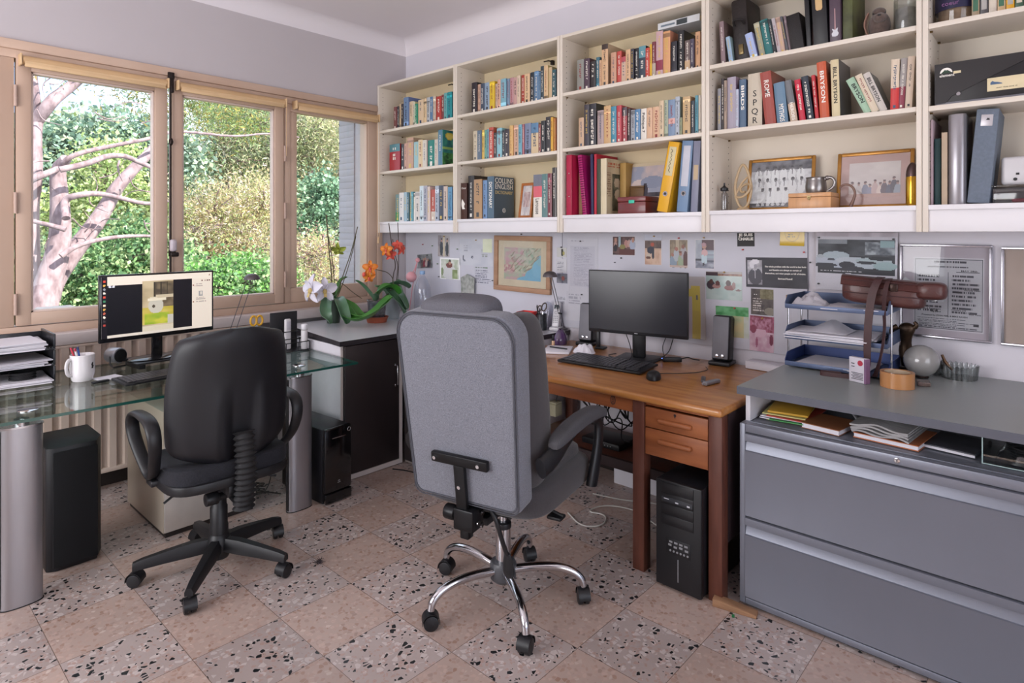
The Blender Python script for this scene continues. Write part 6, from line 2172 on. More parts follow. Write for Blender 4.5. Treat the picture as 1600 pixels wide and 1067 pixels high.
t = thing('monitor_riser', 'low black slanted riser under the left monitor base', 'riser', M=T(1.03, 3.545, GZ + .0005) @ Rz(radians(5)))
m = MB(); m.box(0, .36, .0, .22, .026, .036, .004); m.build('platform', BPL2, t)
m = MB(); m.box(.02, .05, .02, .20, 0, .026, .003); m.build('leg', BPL2, t)
m = MB(); m.box(.31, .34, .02, .20, 0, .026, .003); m.build('leg', BPL2, t)
# round desk speaker
t = thing('desk_speaker', 'small round silver-edged speaker beside the left monitor', 'speaker', M=T(.995, 3.76, GZ) @ Rz(radians(22)))
m = MB(); m.cyl((0, -.03, .058), .041, .075, 32, axis='Y', bev=.006); m.build('housing', mat('satin_silver', '9a9aa0', .3, .6), t)
m = MB(); m.cyl((0, -.035, .058), .034, .008, 32, axis='Y', bev=.002); m.build('grille', mat('speaker_cloth', '0f0f12'), t)
m = MB(); m.tube([(-.044, -.01, .060), (-.046, -.015, .02), (-.040, -.03, .002), (.04, -.03, .002), (.046, -.015, .02), (.044, -.01, .06)], .004, 8); m.build('stand', BPL, t)


def keyboard(name, label, M, w_, d_, colm, keym, sleek=True):
    t = thing(name, label, 'keyboard', M=M)
    m = MB(); m.prism([(0, 0), (w_, 0), (w_, d_), (0, d_)], 0, .012, .004, M=T(0, 0, .002) @ Rx(radians(3.2))); m.build('body', colm, t)
    K = Rx(radians(3.2))
    m = MB()
    rows_ = 6
    kw = (w_ - .03) / 20.5
    kd = (d_ - .026) / rows_
    n_ = 0
    for r_ in range(rows_):
        c_ = 0.0
        while c_ < 20.2:
            wd = 1
            if r_ == 0 and 3.2 < c_ < 8: wd = 5.6
            if abs(c_ - 14.2) < .5 or (abs(c_ - 17.4) < .45): c_ += .35
            x0 = .015 + c_ * kw
            if x0 + wd * kw < w_ - .012:
                m.box(x0 + .0012, x0 + wd * kw - .0012, .011 + r_ * kd + .001, .011 + (r_ + 1) * kd - .0015 - (.003 if r_ == 5 else 0), .014, .0195, .0015, M=K, seg=1)
            c_ += wd
    m.build('keys', keym, t)['kind'] = 'stuff'
    m = MB(); m.box(.02, .05, d_ - .03, d_ - .01, .0, .011); m.box(w_ - .05, w_ - .02, d_ - .03, d_ - .01, .0, .011); m.build('foot', BPL, t)
    return t


KEYM = mat('key_plastic', '343337', .3, var=.1, vs=40)
keyboard('keyboard', 'black keyboard on the glass desk in front of the left monitor', T(.885, 3.205, GZ + .0005) @ Rz(radians(7)), .44, .155, BPL2, KEYM)
t = thing('memory_card_reader', 'small black and silver gadget lying beside the mug', 'gadget', (.80, 3.385, GZ + .0002), radians(8))
m = MB(); m.box(0, .072, 0, .022, 0, .010, .002); m.build('body', BPL, t); m = MB(); m.box(.010, .060, -.0006, 0, .003, .008); m.build('silver_strip', CHROME, t)
t = thing('envelope', 'flat white envelope lying on the glass desk right of the mug', 'envelope', (.845, 3.42, GZ + .0002), radians(12))
m = MB(); m.box(0, .11, 0, .10, 0, .002); m.build('paper', PAP, t)

# lamp with two rods
def rod_lamp(label, base, headp, scale=1.0, wdir=(1, 0)):
    t = thing('desk_lamp', label, 'lamp', base)
    hx, hy, hz = (headp[i] - base[i] for i in range(3))
    m = MB(); m.cyl((0, 0, 0), .030, .014, 28, r2=.026, bev=.003); m.build('base', mat('lamp_grey', '4c494c', .35, .4), t)
    wx, wy = wdir[0] * .018, wdir[1] * .018
    for s_ in (-1, 1):
        m = MB(); m.tube([(s_ * wx, s_ * wy, .016), (hx + s_ * wx, hy + s_ * wy, hz)], .0022, 8); m.build('rod', mat('rod_grey', '4d4b50', .35, .3), t)
    f = .28
    m = MB(); m.tube([(hx * f - wx * 1.2, hy * f - wy * 1.2, .016 + (hz - .016) * f), (hx * f + wx * 1.2, hy * f + wy * 1.2, .016 + (hz - .016) * f)], .006, 8); m.build('cross_bar', BPL, t)
    m = MB(); m.lathe([(.047, 0), (.046, .008), (.038, .024), (.022, .034), (0, .038)], 28, T(hx + .5 * wx, hy + .5 * wy, hz - .004)); m.lathe([(0, .033), (.020, .030), (.036, .021), (.044, .007), (.047, 0)], 28, T(hx + .5 * wx, hy + .5 * wy, hz - .004)); m.build('lamp_shade', mat('lamp_shade_grey', '5d5658', .35, .5), t)
    m = MB(); m.ball((hx, hy, hz + .004), .012); m.build('bulb', mat('bulb_glass', 'd0ccc8', .2), t)
    return t


rod_lamp('grey two-rod desk lamp on the glass desk behind the black chair', (1.525, 3.66, GZ), (1.68, 3.68, 1.165))
# pot with yellow scissors, cup
t = thing('pen_pot', 'black pen pot behind the black office chair', 'pot', (1.69, 3.62, GZ + .0002))
m = MB(); m.lathe([(0, .002), (.036, .002), (.038, .105), (.035, .105), (.033, .006), (0, .006)], 24); m.build('cup', BPL, t)
t = thing('scissors', 'yellow-handled scissors standing in the black pen pot', 'scissors', (1.69, 3.62, GZ + .008))
m = MB()
for s_ in (-1, 1): m.tube([(s_ * .018 + .021 * cos(a) * .9, 0, .175 + .028 * sin(a)) for a in [2 * pi * k / 16 for k in range(16)]], .0065, 8, closed=True)
m.build('handles', mat('yellow_plastic', 'c9982c', .4), t)
m = MB(); m.box(-.008, .008, -.002, .002, 0, .15, .001); m.build('blades', CHROME, t)
t = thing('steel_cup', 'small dark cup with a silver rim beside the scissors pot', 'cup', (1.775, 3.63, GZ + .0002))
m = MB(); m.lathe([(0, .002), (.028, .002), (.030, .085), (.028, .09), (.026, .085), (.025, .006), (0, .006)], 24); m.build('cup', BPL, t); m = MB(); m.tube([(.029 * cos(a), .029 * sin(a), .089) for a in [2 * pi * k / 24 for k in range(24)]], .003, 6, closed=True); m.build('rim', CHROME, t)
# wire organiser with its contents
t = thing('wire_organiser', 'black wire desk organiser at the right end of the glass desk', 'organiser', (1.775, 3.42, GZ + .0005))
m = MB()
for z in (.004, .055):
    m.tube([(0, 0, z), (.15, 0, z), (.15, .12, z), (0, .12, z)], .003, 6, closed=True)
for z in (.07, .115):
    m.tube([(0, .055, z), (.13, .055, z), (.13, .12, z), (0, .12, z)], .003, 6, closed=True)
for x, y, h_ in ((0, 0, .055), (.15, 0, .055), (.15, .12, .06), (0, .12, .115), (.13, .055, .115), (0, .055, .115), (.13, .12, .115), (.075, 0, .055)): m.tube([(x, y, .004), (x, y, h_)], .003, 6)
m.build('wire_frame', BPL, t)
m = MB(); m.box(.003, .147, .003, .117, .0015, .004); m.build('mesh_floor', BPL, t)
t = thing('clipboard', 'black board standing upright behind the white bottles', 'board', (1.748, 3.565, GZ + .001))
m = MB(); m.box(0, .175, 0, .008, 0, .225, .004, M=Rx(radians(0))); m.build('board', BPL, t)
t = thing('spray_bottle', 'white cylindrical spray can in the wire organiser', 'bottle', (1.905, 3.448, GZ + .006))
m = MB(); m.cyl((0, 0, 0), .019, .115, 24, bev=.004); m.build('body', mat('white_plastic', 'c9c6c8'), t)
m = MB(); m.cyl((0, 0, .116), .0195, .035, 24, bev=.006); m.build('cap', mat('white_cap', 'd4d2d6', .3), t)
t = thing('white_dispenser', 'small white rounded dispenser in the wire organiser', 'bottle', (1.825, 3.50, GZ + .006))
m = MB(); m.box(-.020, .020, -.011, .011, 0, .185, .010, seg=4); m.build('body', mat('white_plastic', 'c9c6c8'), t); m = MB(); m.box(-.012, .012, -.013, -.0105, .12, .17, .002); m.build('panel', PAP2, t)

# ------------------------------------------------------------ orchids and the rest of the corner worktop
LG = mat('orchid_leaf', '3f7a2c', .28, var=.25, vs=9, coat=.3, col2='2f6a24')
LG2 = mat('orchid_leaf_greyish', '55745a', .35, var=.2, vs=9, coat=.15, col2='3f6446')
STM = mat('orchid_stem', '5e5a3a', .6, col2='4a3f34')
SOIL = mat('bark_chips', '6a4a38', .95, var=.5, vs=60, bump=1.0, bs=120)


def blade(pts, wd, thick=.003, n=14, fold=.25, up=(0, 0, 1)):
    """one strap leaf along pts (smoothed), width profile pointed at the tip"""
    P = [Vector(p) for p in pts]
    for _ in range(3):
        Q = [P[0]]
        for a, b in zip(P, P[1:]): Q += [a.lerp(b, .25), a.lerp(b, .75)]
        Q.append(P[-1]); P = Q
    m = MB()
    L_ = len(P) - 1
    U = Vector(up)

    def fn(u, v):
        k = min(L_, int(round(u * L_)))
        p = P[k]
        d = (P[min(k + 1, L_)] - P[max(k - 1, 0)]).normalized()
        s_ = d.cross(U)
        if s_.length < .05: s_ = Vector((1, 0, 0))
        s_.normalize()
        nrm = s_.cross(d).normalized()
        w_ = wd * (min(1, .45 + 2.2 * u)) * sqrt(max(0, 1 - max(0, (u - .55) / .45) ** 2.2))
        q = 2 * v - 1
        return tuple(p + s_ * w_ * q * .5 + nrm * (abs(q) ** 1.5) * w_ * fold)
    m.grid(fn, L_, 6, thick=thick)
    return m


def orchid_flower(par, c, r, facing, m1, mlip, nm='flower', petals=5, droop=0):
    F = Vector(facing).normalized()
    q = F.to_track_quat('Z', 'Y').to_matrix().to_4x4()
    M0 = T(*c) @ q
    m = MB()
    for k in range(petals):
        a = 2 * pi * k / petals + pi / 2
        wd = r * (.78 if k in (1, 4) else .50) if petals == 5 else r * .5
        M1 = M0 @ Rz(a)
        m.grid(lambda u, v: (r * u, wd * (v - .5) * sin(pi * (.10 + .86 * u)) ** .7 * 1.0, .10 * r * sin(pi * u) + .14 * r * (2 * v - 1) ** 2 - (.10 if k in (1, 4) else .16) * r * u * u), 8, 6, M=M1, thick=.0012)
    f = m.build(nm, m1, par, angle=80)
    m = MB(); m.ball((0, -r * .12, r * .14), r * .16, M=M0, seg=10, sc=(1, 1.3, 1)); m.grid(lambda u, v: (r * .22 * (v - .5), -r * .12 - r * .42 * u, r * .18 + r * .12 * u), 4, 4, M=M0, thick=.001); m.build('lip', mlip, f)
    return f


WHP = mat('white_petal', 'dcd8e2', .5, var=.03)
YLP = mat('yellow_lip', 'c9b070', .5)
ORP = mat('orange_petal', 'd98a2c', .5, var=.2, vs=40, col2='c4622a')
RDP = mat('coral_petal', 'd4644a', .5, var=.15, vs=40, col2='cc4a44')
GYP = mat('yellowgreen_petal', '8f9a3a', .5, var=.2, vs=40)
# white orchid
ax, ay = 2.318, 3.80
t = thing('orchid', 'white orchid in a dark green pot at the left of the worktop', 'plant', (ax, ay, CZ + .0005))
m = MB(); m.lathe([(0, .002), (.042, .002), (.044, 0), (.058, .150), (.062, .152), (.062, .170), (.057, .170), (.055, .150), (0, .148)], 32); m.build('pot', mat('dark_green_pot', '39493c', .35, coat=.3), t)
m = MB(); m.cyl((0, 0, .1485), .054, .008, 24); m.build('soil', SOIL, t)


def rel(p, o): return (p[0] - o[0], p[1] - o[1], p[2] - o[2])


O = (ax, ay, CZ)
for pts, wd, mm in [
    ([(2.30, 3.79, .985), (2.25, 3.74, 1.01), (2.19, 3.68, .96), (2.155, 3.63, .89), (2.175, 3.60, .845)], .075, LG2),
    ([(2.31, 3.78, .985), (2.285, 3.68, 1.00), (2.262, 3.60, .95), (2.258, 3.56, .88), (2.262, 3.545, .845)], .075, LG2),
    ([(2.33, 3.78, .985), (2.36, 3.68, .93), (2.35, 3.58, .87), (2.40, 3.49, .855), (2.50, 3.45, .96), (2.56, 3.44, 1.01)], .115, LG),
    ([(2.335, 3.77, .98), (2.30, 3.62, .90), (2.29, 3.52, .850), (2.36, 3.46, .87), (2.46, 3.42, .94), (2.53, 3.42, 1.005)], .105, LG),
    ([(2.33, 3.81, .985), (2.38, 3.83, 1.06), (2.40, 3.83, 1.11), (2.44, 3.82, 1.13)], .05, LG),
    ([(2.30, 3.81, .985), (2.25, 3.82, 1.03), (2.20, 3.83, 1.06)], .045, LG)]:
    blade([rel(p, O) for p in pts], wd).build('leaf', mm, t, angle=80)
for pts, r_ in [([(2.31, 3.80, .98), (2.30, 3.79, 1.15), (2.275, 3.79, 1.35), (2.252, 3.78, 1.57)], .0042), ([(2.33, 3.80, .98), (2.318, 3.79, 1.15), (2.29, 3.78, 1.32), (2.26, 3.78, 1.45)], .0035),
                ([(2.335, 3.80, .98), (2.40, 3.80, 1.16), (2.46, 3.80, 1.30), (2.515, 3.80, 1.49)], .0034), ([(2.345, 3.80, .98), (2.42, 3.80, 1.15), (2.47, 3.80, 1.30), (2.50, 3.80, 1.42)], .0028),
                ([(2.32, 3.80, .98), (2.30, 3.77, 1.10), (2.25, 3.75, 1.145), (2.19, 3.73, 1.11), (2.15, 3.71, 1.085), (2.11, 3.70, 1.075)], .0026),
                ([(2.325, 3.80, 1.12), (2.37, 3.76, 1.09), (2.42, 3.72, 1.03), (2.47, 3.68, .985)], .0026)]:
    m = MB(); m.tube([rel(p, O) for p in pts], r_, 7, smooth=2)
    m.build('stem', STM, t)
orchid_flower(t, rel((2.185, 3.69, 1.062), O), .088, (-.35, -1, .15), WHP, YLP)
orchid_flower(t, rel((2.095, 3.69, 1.075), O), .100, (-1.0, -.10, .10), WHP, YLP)
orchid_flower(t, rel((2.345, 3.78, 1.33), O), .055, (-.5, -.6, -.6), GYP, GYP)
m = MB(); m.tube([rel(p, O) for p in [(2.278, 3.785, 1.30), (2.31, 3.78, 1.36), (2.345, 3.78, 1.335)]], .002, 6, smooth=2); m.build('stem', STM, t)

# orange orchid in a clear pot on a terracotta saucer
bx_, by_ = 2.540, 3.60
t = thing('plant_saucer', 'terracotta saucer under the clear orchid pot', 'saucer', (bx_, by_, CZ + .0005))
m = MB(); m.lathe([(0, .0), (.066, .0), (.076, .034), (.080, .036), (.080, .040), (.072, .040), (.066, .008), (0, .006)], 36); m.build('dish', mat('terracotta', '9a4f38', .6, var=.1), t)
t = thing('orchid', 'orange-flowered orchid in a cloudy clear pot on a terracotta saucer', 'plant', (bx_, by_, CZ + .009))
m = MB(); m.lathe([(0, .001), (.050, .001), (.054, .006), (.068, .142), (.073, .146), (.070, .150), (.066, .144), (.052, .010)], 32); m.build('pot', glassmat('cloudy_plastic', (.80, .81, .84), 1.45, .12, .12), t)
m = MB(); m.lathe([(0, .004), (.046, .004), (.060, .125), (0, .130)], 24)
for k in range(30):
    a = k * 2.4; r_ = .054
    m.tube([(r_ * .95 * cos(a), r_ * .95 * sin(a), .02 + .003 * k), (r_ * 1.05 * cos(a + .5), r_ * 1.05 * sin(a + .5), .035 + .003 * k), (r_ * cos(a + 1.0), r_ * sin(a + 1.0), .03 + .003 * k)], .0035, 5, smooth=1)
m.build('roots', mat('grey_roots', '77767a', .8, var=.4, vs=40, bump=.8), t)
O = (bx_, by_, CZ + .009)
for pts, wd, mm in [
    ([(2.52, 3.60, .97), (2.46, 3.60, 1.04), (2.41, 3.60, 1.09), (2.37, 3.61, 1.12)], .05, LG2),
    ([(2.53, 3.60, .97), (2.56, 3.57, 1.05), (2.63, 3.55, 1.07), (2.68, 3.54, 1.01)], .11, LG),
    ([(2.52, 3.59, .97), (2.50, 3.55, 1.0), (2.455, 3.52, 1.03)], .04, LG2)]:
    blade([rel(p, O) for p in pts], wd).build('leaf', mm, t, angle=80)
m = MB(); m.tube([rel(p, O) for p in [(2.55, 3.60, .96), (2.66, 3.58, 1.04), (2.66, 3.57, 1.12), (2.60, 3.56, 1.17), (2.53, 3.55, 1.185), (2.46, 3.54, 1.20)]], .0028, 7, smooth=3); m.build('stem', STM, t)
for c_, r_, fc in (((2.435, 3.53, 1.205), .055, (-.6, -.8, .2)), ((2.425, 3.53, 1.145), .045, (-.4, -.8, -.4))):
    orchid_flower(t, rel(c_, O), r_, fc, ORP, RDP)
m = MB(); m.ball(rel((2.385, 3.53, 1.165), O), .012, sc=(1, 1, 1.3)); m.build('bud', RDP, t)

# coral orchid in a pale pot
cx_, cy_ = 2.735, 3.68
t = thing('orchid', 'coral-flowered orchid in a pale pot next to the water bottle', 'plant', (cx_, cy_, CZ + .0005))
m = MB(); m.lathe([(0, .002), (.045, .002), (.047, 0), (.064, .145), (.067, .150), (.064, .152), (.060, .145), (0, .140)], 32); m.build('pot', mat('pale_grey_pot', 'a9b0b2', .35), t)
m = MB(); m.cyl((0, 0, .141), .058, .006, 24); m.build('soil', SOIL, t)
O = (cx_, cy_, CZ)
for pts, wd, mm in [
    ([(2.72, 3.67, .97), (2.67, 3.60, 1.06), (2.66, 3.55, .98), (2.69, 3.51, .90), (2.705, 3.50, .86)], .12, LG2),
    ([(2.73, 3.67, .97), (2.70, 3.62, 1.04), (2.72, 3.56, .98), (2.74, 3.52, .90)], .08, LG2),
    ([(2.745, 3.68, .97), (2.72, 3.65, 1.06), (2.75, 3.62, 1.08), (2.82, 3.60, 1.04)], .12, LG2),
    ([(2.72, 3.69, .97), (2.66, 3.70, 1.04), (2.60, 3.70, 1.06)], .07, LG)]:
    blade([rel(p, O) for p in pts], wd).build('leaf', mm, t, angle=80)
for pts, r_ in [([(2.73, 3.68, .97), (2.72, 3.66, 1.14), (2.735, 3.64, 1.20), (2.70, 3.63, 1.30), (2.67, 3.62, 1.42), (2.655, 3.62, 1.515)], .0034),
                ([(2.745, 3.68, .97), (2.755, 3.65, 1.16), (2.75, 3.64, 1.22), (2.71, 3.63, 1.30), (2.69, 3.62, 1.40)], .0028),
                ([(2.76, 3.68, .97), (2.765, 3.65, 1.15), (2.75, 3.63, 1.36), (2.735, 3.62, 1.52)], .0028)]:
    m = MB(); m.tube([rel(p, O) for p in pts], r_, 7, smooth=2); m.build('stem', mat('dark_stem', '44362f', .6), t)
for c_, r_, fc in (((2.62, 3.60, 1.325), .05, (-.9, -.5, .1)), ((2.655, 3.60, 1.29), .045, (-.4, -.9, -.2)), ((2.745, 3.60, 1.33), .05, (.2, -1, .1)), ((2.715, 3.60, 1.355), .042, (-.5, -.8, .4))):
    orchid_flower(t, rel(c_, O), r_, fc, ORP if c_[0] < 2.65 else RDP, RDP)

# water bottle
t = thing('water_bottle', 'large clear plastic water bottle with a blue cap and blue label', 'bottle', (2.865, 3.50, CZ + .0005))
m = MB(); m.lathe([(0, .006), (.045, .002), (.058, .008), (.061, .03), (.058, .04), (.061, .05), (.061, .10), (.057, .108), (.061, .116), (.061, .20), (.056, .235), (.040, .275), (.022, .305), (.016, .315), (.016, .330)], 32)
m.build('bottle', glassmat('pet_plastic', (.90, .92, .96), 1.35, .05, .06), t)
m = MB(); m.cyl((0, 0, .322), .020, .026, 20, bev=.003); m.build('cap', mat('blue_cap', '7f9dc0', .35), t)
m = MB(); m.lathe([(.0618, .060), (.0618, .098)], 24, a0=-2.6, a1=.1); m.build('label', mat('blue_green_label', '7fa8b4', .4, var=.3, vs=20, col2='a8c0b8'), t)
# pink lamp
PK = mat('pink_enamel', 'd69aa0', .4, var=.03)
t = thing('desk_lamp', 'small pink lamp with a ball-shaped head behind the water bottle', 'lamp', (2.90, 3.70, CZ + .0005))
m = MB(); m.cyl((0, 0, 0), .05, .02, 28, r2=.03, bev=.004); m.build('base', PK, t)
m = MB(); m.tube([(0, 0, .02), (.03, -.01, .25), (.065, -.02, .415)], .004, 8, smooth=1); m.build('rod', PK, t)
m = MB(); m.tube([(.065, -.02, .415), (.035, -.03, .36), (.0, -.035, .31)], .004, 8); m.ball((.066, -.02, .418), .018); m.build('arm', PK, t)
m = MB(); m.ball((-.010, -.04, .295), .040, seg=24); m.build('lamp_shade', PK, t)
# small pinkish dish behind plants
t = thing('tissue_packet', 'crumpled pink packet between the coral orchid and the bottle', 'packet', (2.805, 3.565, CZ + .0005), radians(20))
m = MB(); m.grid(lambda u, v: (-.03 + .06 * u, -.022 + .044 * v, .004 + (.030 + .02 * vnoise(u * 4, v * 4, 3)) * (sin(pi * u) * sin(pi * v)) ** .4), 8, 8); m.build('packet', mat('pink_film', 'cfa4ac', .35, var=.2, vs=30), t)

# end of the worktop: red box, pen pot, jar, phone, highlighter, lamp
t = thing('storage_box', 'bright red square pot beside the black pen tin', 'box', (3.005, 2.612, CZ + .0005), radians(10))
RD = mat('bright_red_plastic', 'd6201c', .35, var=.03)
m = MB()
m.prism([(-.042, -.048), (.042, -.048), (.042, .048), (-.042, .048)], 0, .005)
for q in ((-.045, -.040, -.052, .052), (.040, .045, -.052, .052), (-.045, .045, -.052, -.047), (-.045, .045, .047, .052)):
    m.box(q[0], q[1], q[2], q[3], 0, .115, .001)
m.build('box', RD, t)
t = thing('pen_pot', 'dark patterned tin pen pot beside the red box', 'pot', (3.045, 2.525, CZ + .0005))
m = MB(); m.lathe([(0, .002), (.034, .002), (.035, 0), (.035, .102), (.033, .102), (.032, .006), (0, .006)], 28); m.build('cup', mat('dark_patterned_tin', '3f4145', .35, .3, var=.5, vs=50, col2='1e2024'), t)
t = thing('scissors', 'dark scissors with large oval handles in the tin pen pot', 'scissors', (3.05, 2.522, CZ + .012), radians(-50))
m = MB()
for (dx, dz, r_) in ((.012, .135, .019), (-.018, .125, .014)): m.tube([(dx + r_ * .8 * cos(a) + .3 * r_ * sin(a), 0, dz + r_ * 1.35 * sin(a)) for a in [2 * pi * k / 16 for k in range(16)]], .0042, 8, closed=True)
m.build('handles', mat('brown_black_plastic', '4a3d36', .35), t)
m = MB(); m.box(-.006, .006, -.002, .002, 0, .11, .001); m.build('blades', CHROME, t)
for k, (dx, dy, l_) in enumerate(((-.015, .012, .145), (-.022, -.004, .135), (.0, .02, .15))):
    p = thing('pen', ['thin dark pen leaning left in the tin pen pot', 'short black pen in the tin pen pot', 'dark pencil standing in the tin pen pot'][k], 'pen', (3.045 + dx * .4, 2.525 + dy * .4, CZ + .008))
    m = MB(); m.tube([(0, 0, 0), (dx * .9, dy * 1.4, l_)], .0034, 8); m.build('barrel', BPL, p)
t = thing('plastic_cup', 'empty clear plastic tumbler behind the scissors', 'cup', (3.115, 2.530, CZ + .0005))
m = MB(); m.lathe([(0, .002), (.028, .002), (.036, .02), (.040, .10), (.034, .145), (.020, .170), (0, .178)], 28); m.build('vessel', glassmat('pet_plastic', (.90, .92, .96)), t)
t = thing('cordless_phone', 'white cordless phone standing in its charging cradle', 'phone', (3.105, 2.452, CZ + .0005), radians(-72))
WH = mat('phone_white', 'c3c1c6', .3, var=.02, coat=.2)
m = MB(); m.prism([(-.032, -.045), (.032, -.045), (.036, .04), (-.036, .04)], 0, .022, .006); m.prism([(-.026, .0), (.026, .0), (.022, .045), (-.022, .045)], .02, .07, .006); m.build('cradle', WH, t)
Mh = T(0, -.012, .020) @ Rx(radians(-16))
m = MB(); m.box(-.024, .024, -.012, .012, 0, .165, .009, seg=4, M=Mh); hs = m.build('handset', WH, t)
m = MB(); m.box(-.016, .016, -.0132, -.011, .115, .142, .001, M=Mh); m.build('display', mat('dark_display', '3a4448', .15), hs)
m = MB(); m.tube([(.009 * cos(a), -.0130, .092 + .009 * sin(a)) for a in [2 * pi * k / 14 for k in range(14)]], .0014, 5, closed=True, M=Mh)
for r_ in range(4):
    for c_ in range(3): m.box(-.015 + c_ * .0115, -.008 + c_ * .0115, -.0135, -.0115, .025 + r_ * .013, .032 + r_ * .013, .001, M=Mh)
m.build('buttons', mat('button_grey', '8a8a90', .4), hs)['kind'] = 'stuff'
t = thing('highlighter', 'stubby lime green highlighter at the edge of the worktop', 'pen', (2.845, 2.440, CZ + .0005), radians(15))
m = MB(); m.cyl((0, 0, .010), .0095, .035, 14, axis='X', bev=.002); m.build('barrel', mat('lime_plastic', 'b5c94a', .35), t)
rod_lamp('dark two-rod desk lamp at the end of the worktop by the phone', (3.138, 2.420, CZ), (3.035, 2.44, 1.170), wdir=(.4, .9))
t = thing('paper_bag', 'small printed paper bag leaning on the wall above the grey chair', 'bag', M=T(3.150, 3.315, CZ + .0005))
m = MB(); m.grid(lambda u, v: (-.010 - .012 * sin(pi * u) * (1 - v), .062 - .124 * u + .020 * v * (u - .5) * -3 * .4, .29 * v + .03 * v * (1 - abs(2 * u - 1))), 8, 8, thick=.002); m.build('bag', mat('printed_bag', 'b5b4b0', .6, var=.5, vs=30, col2='7a8078'), t)

# ------------------------------------------------------------ things on the wooden desk
Mr = T(2.842, 2.012, 0) @ Rz(atan2(-.552, .098))
t = thing('computer_monitor', 'dark switched-off computer monitor on the wooden desk', 'monitor', M=Mr)
W2, z0, z1 = .560, .893, 1.238
m = MB(); m.box(0, W2, 0, .020, z0, z1, .004); m.box(.12, W2 - .12, .020, .050, z0 + .08, z1 - .06, .012); m.build('housing', mat('matte_bezel', '1b1b1f', .4), t)
m = MB(); m.box(.006, W2 - .006, -.0008, 0, z0 + .018, z1 - .006); m.build('screen', mat('dark_screen', '2a2a30', .22, var=.04, vs=3), t)
m = MB(); m.box(W2 / 2 - .009, W2 / 2 + .009, -.0010, 0, z0 + .007, z0 + .011); m.build('logo_mark', mat('grey_print', 'a8a8ac'), t)
m = MB(); m.box(W2 / 2 - .035, W2 / 2 + .035, .035, .060, DT + .008, z0 + .14, .004); m.build('stand_neck', BPL2, t)
m = MB(); m.box(W2 / 2 - .115, W2 / 2 + .115, -.06, .14, DT, DT + .008, .003); m.build('stand_base', BPL2, t)
keyboard('keyboard', 'wide black ergonomic keyboard on the wooden desk', T(2.560, 2.015, DT + .0005) @ Rz(radians(-87)), .485, .195, BPL2, KEYM)
t = thing('computer_mouse', 'black computer mouse on the wooden desk beside the keyboard', 'mouse', (2.575, 1.452, DT + .0003), radians(-62))
m = MB(); m.grid(lambda u, v: (.034 * cos(2 * pi * u) * sin(pi * .5 * v) ** .8 * (1 + .06 * sin(2 * pi * u)), .058 * sin(2 * pi * u) * sin(pi * .5 * v) ** .8, .001 + .036 * cos(pi * .5 * v) ** .7 * (1 - .18 * sin(2 * pi * u) * v)), 28, 10, wrap_u=True); m.build('body', BPL2, t, angle=80)
m = MB(); m.cyl((-.003, .030, .026), .008, .006, 14, axis='X'); m.build('wheel', BPL, t)
m = MB(); m.tube([(0, .055, .008), (.03, .10, .004), (.10, .12, .003), (.20, .16, .003), (.26, .24, .003), (.25, .30, .004)], .0019, 6, smooth=3); m.build('cord', BPL, t)


def pc_speaker(label, x, y, rz, group):
    t = thing('desktop_speaker', label, 'speaker', (x, y, DT + .0005), rz, group)
    S_ = T(0, 0, .022) @ Rx(radians(-7))
    m = MB(); m.box(-.046, .046, 0, .085, 0, .235, .016, seg=4, M=S_); m.build('cabinet', BPL2, t)
    m = MB(); m.box(-.041, .041, -.006, .002, .012, .228, .006, M=S_); g_ = m.build('grille', mat('grey_grille', '77767c', .45, .4, var=.12, vs=6, bump=.5, bs=900), t)
    m = MB(); m.box(-.055, .055, -.02, .10, -.022 + .0, -.002, .006, M=T(0, 0, .022)); m.build('foot', BPL, t)
    m = MB()
    for dx in (-.012, .016): m.cyl((dx, -.014, .028), .009, .010, 14, axis='Y', M=S_, bev=.002)
    m.build('knobs', CHROME, g_)
    return t


pc_speaker('grey-fronted desktop speaker to the right of the dark monitor', 3.060, 1.345, radians(-84), 'desktop speakers on the wooden desk')
pc_speaker('grey-fronted desktop speaker half hidden left of the dark monitor', 3.060, 2.195, radians(-80), 'desktop speakers on the wooden desk')
t = thing('speaker_stand_block', 'short black block standing behind the left edge of the monitor', 'stand', (3.035, 2.065, DT + .0005), radians(-80))
m = MB(); m.box(-.025, .035, -.03, .03, 0, .012, .005); m.box(-.022, -.002, -.012, .012, .01, .10, .003); m.build('block', BPL, t)
t = thing('note_pad', 'white note pad with a dark pen on it at the left of the wooden desk', 'note pad', (2.812, 2.205, DT + .0005), radians(-60))
m = MB(); m.box(-.075, .075, -.10, .10, 0, .012, .001); m.build('pages', PAP, t)
t = thing('pen', 'dark ballpoint pen lying on the white note pad', 'pen', (2.812, 2.205, DT + .0132), radians(-88))
m = MB(); m.tube([(-.06, 0, .004), (.06, .005, .004)], .0038, 8); m.build('barrel', BPL, t)
t = thing('crumpled_tissue', 'crumpled white tissue between note pad and keyboard', 'tissue', (2.875, 2.065, DT + .0005))
rnd = random.Random(8)
m = MB()
m.grid(lambda u, v: ((.055 * v + .012 * vnoise(u * 9, v * 4, 2)) * cos(2 * pi * u), (.068 * v) * sin(2 * pi * u), max(.0, .050 * (1 - v ** 3) * (.25 + 1.0 * vnoise((.055 * v * cos(2 * pi * u) + 1) * 55, (.068 * v * sin(2 * pi * u) + 1) * 55, 4)))), 26, 9, wrap_u=True); m.build('tissue', mat('tissue_white', 'd8d5dc', .8), t, angle=15)
t = thing('usb_hub', 'small black USB hub with a blue light by the monitor stand', 'hub', (2.985, 1.575, DT + .0005), radians(-50))
m = MB(); m.box(-.05, .05, -.018, .018, 0, .022, .004); m.build('body', BPL, t); m = MB(); m.ball((-.051, 0, .016), .0035, seg=8); m.build('light', mat('blue_led', '6a8aff', .3, emit=2), t)
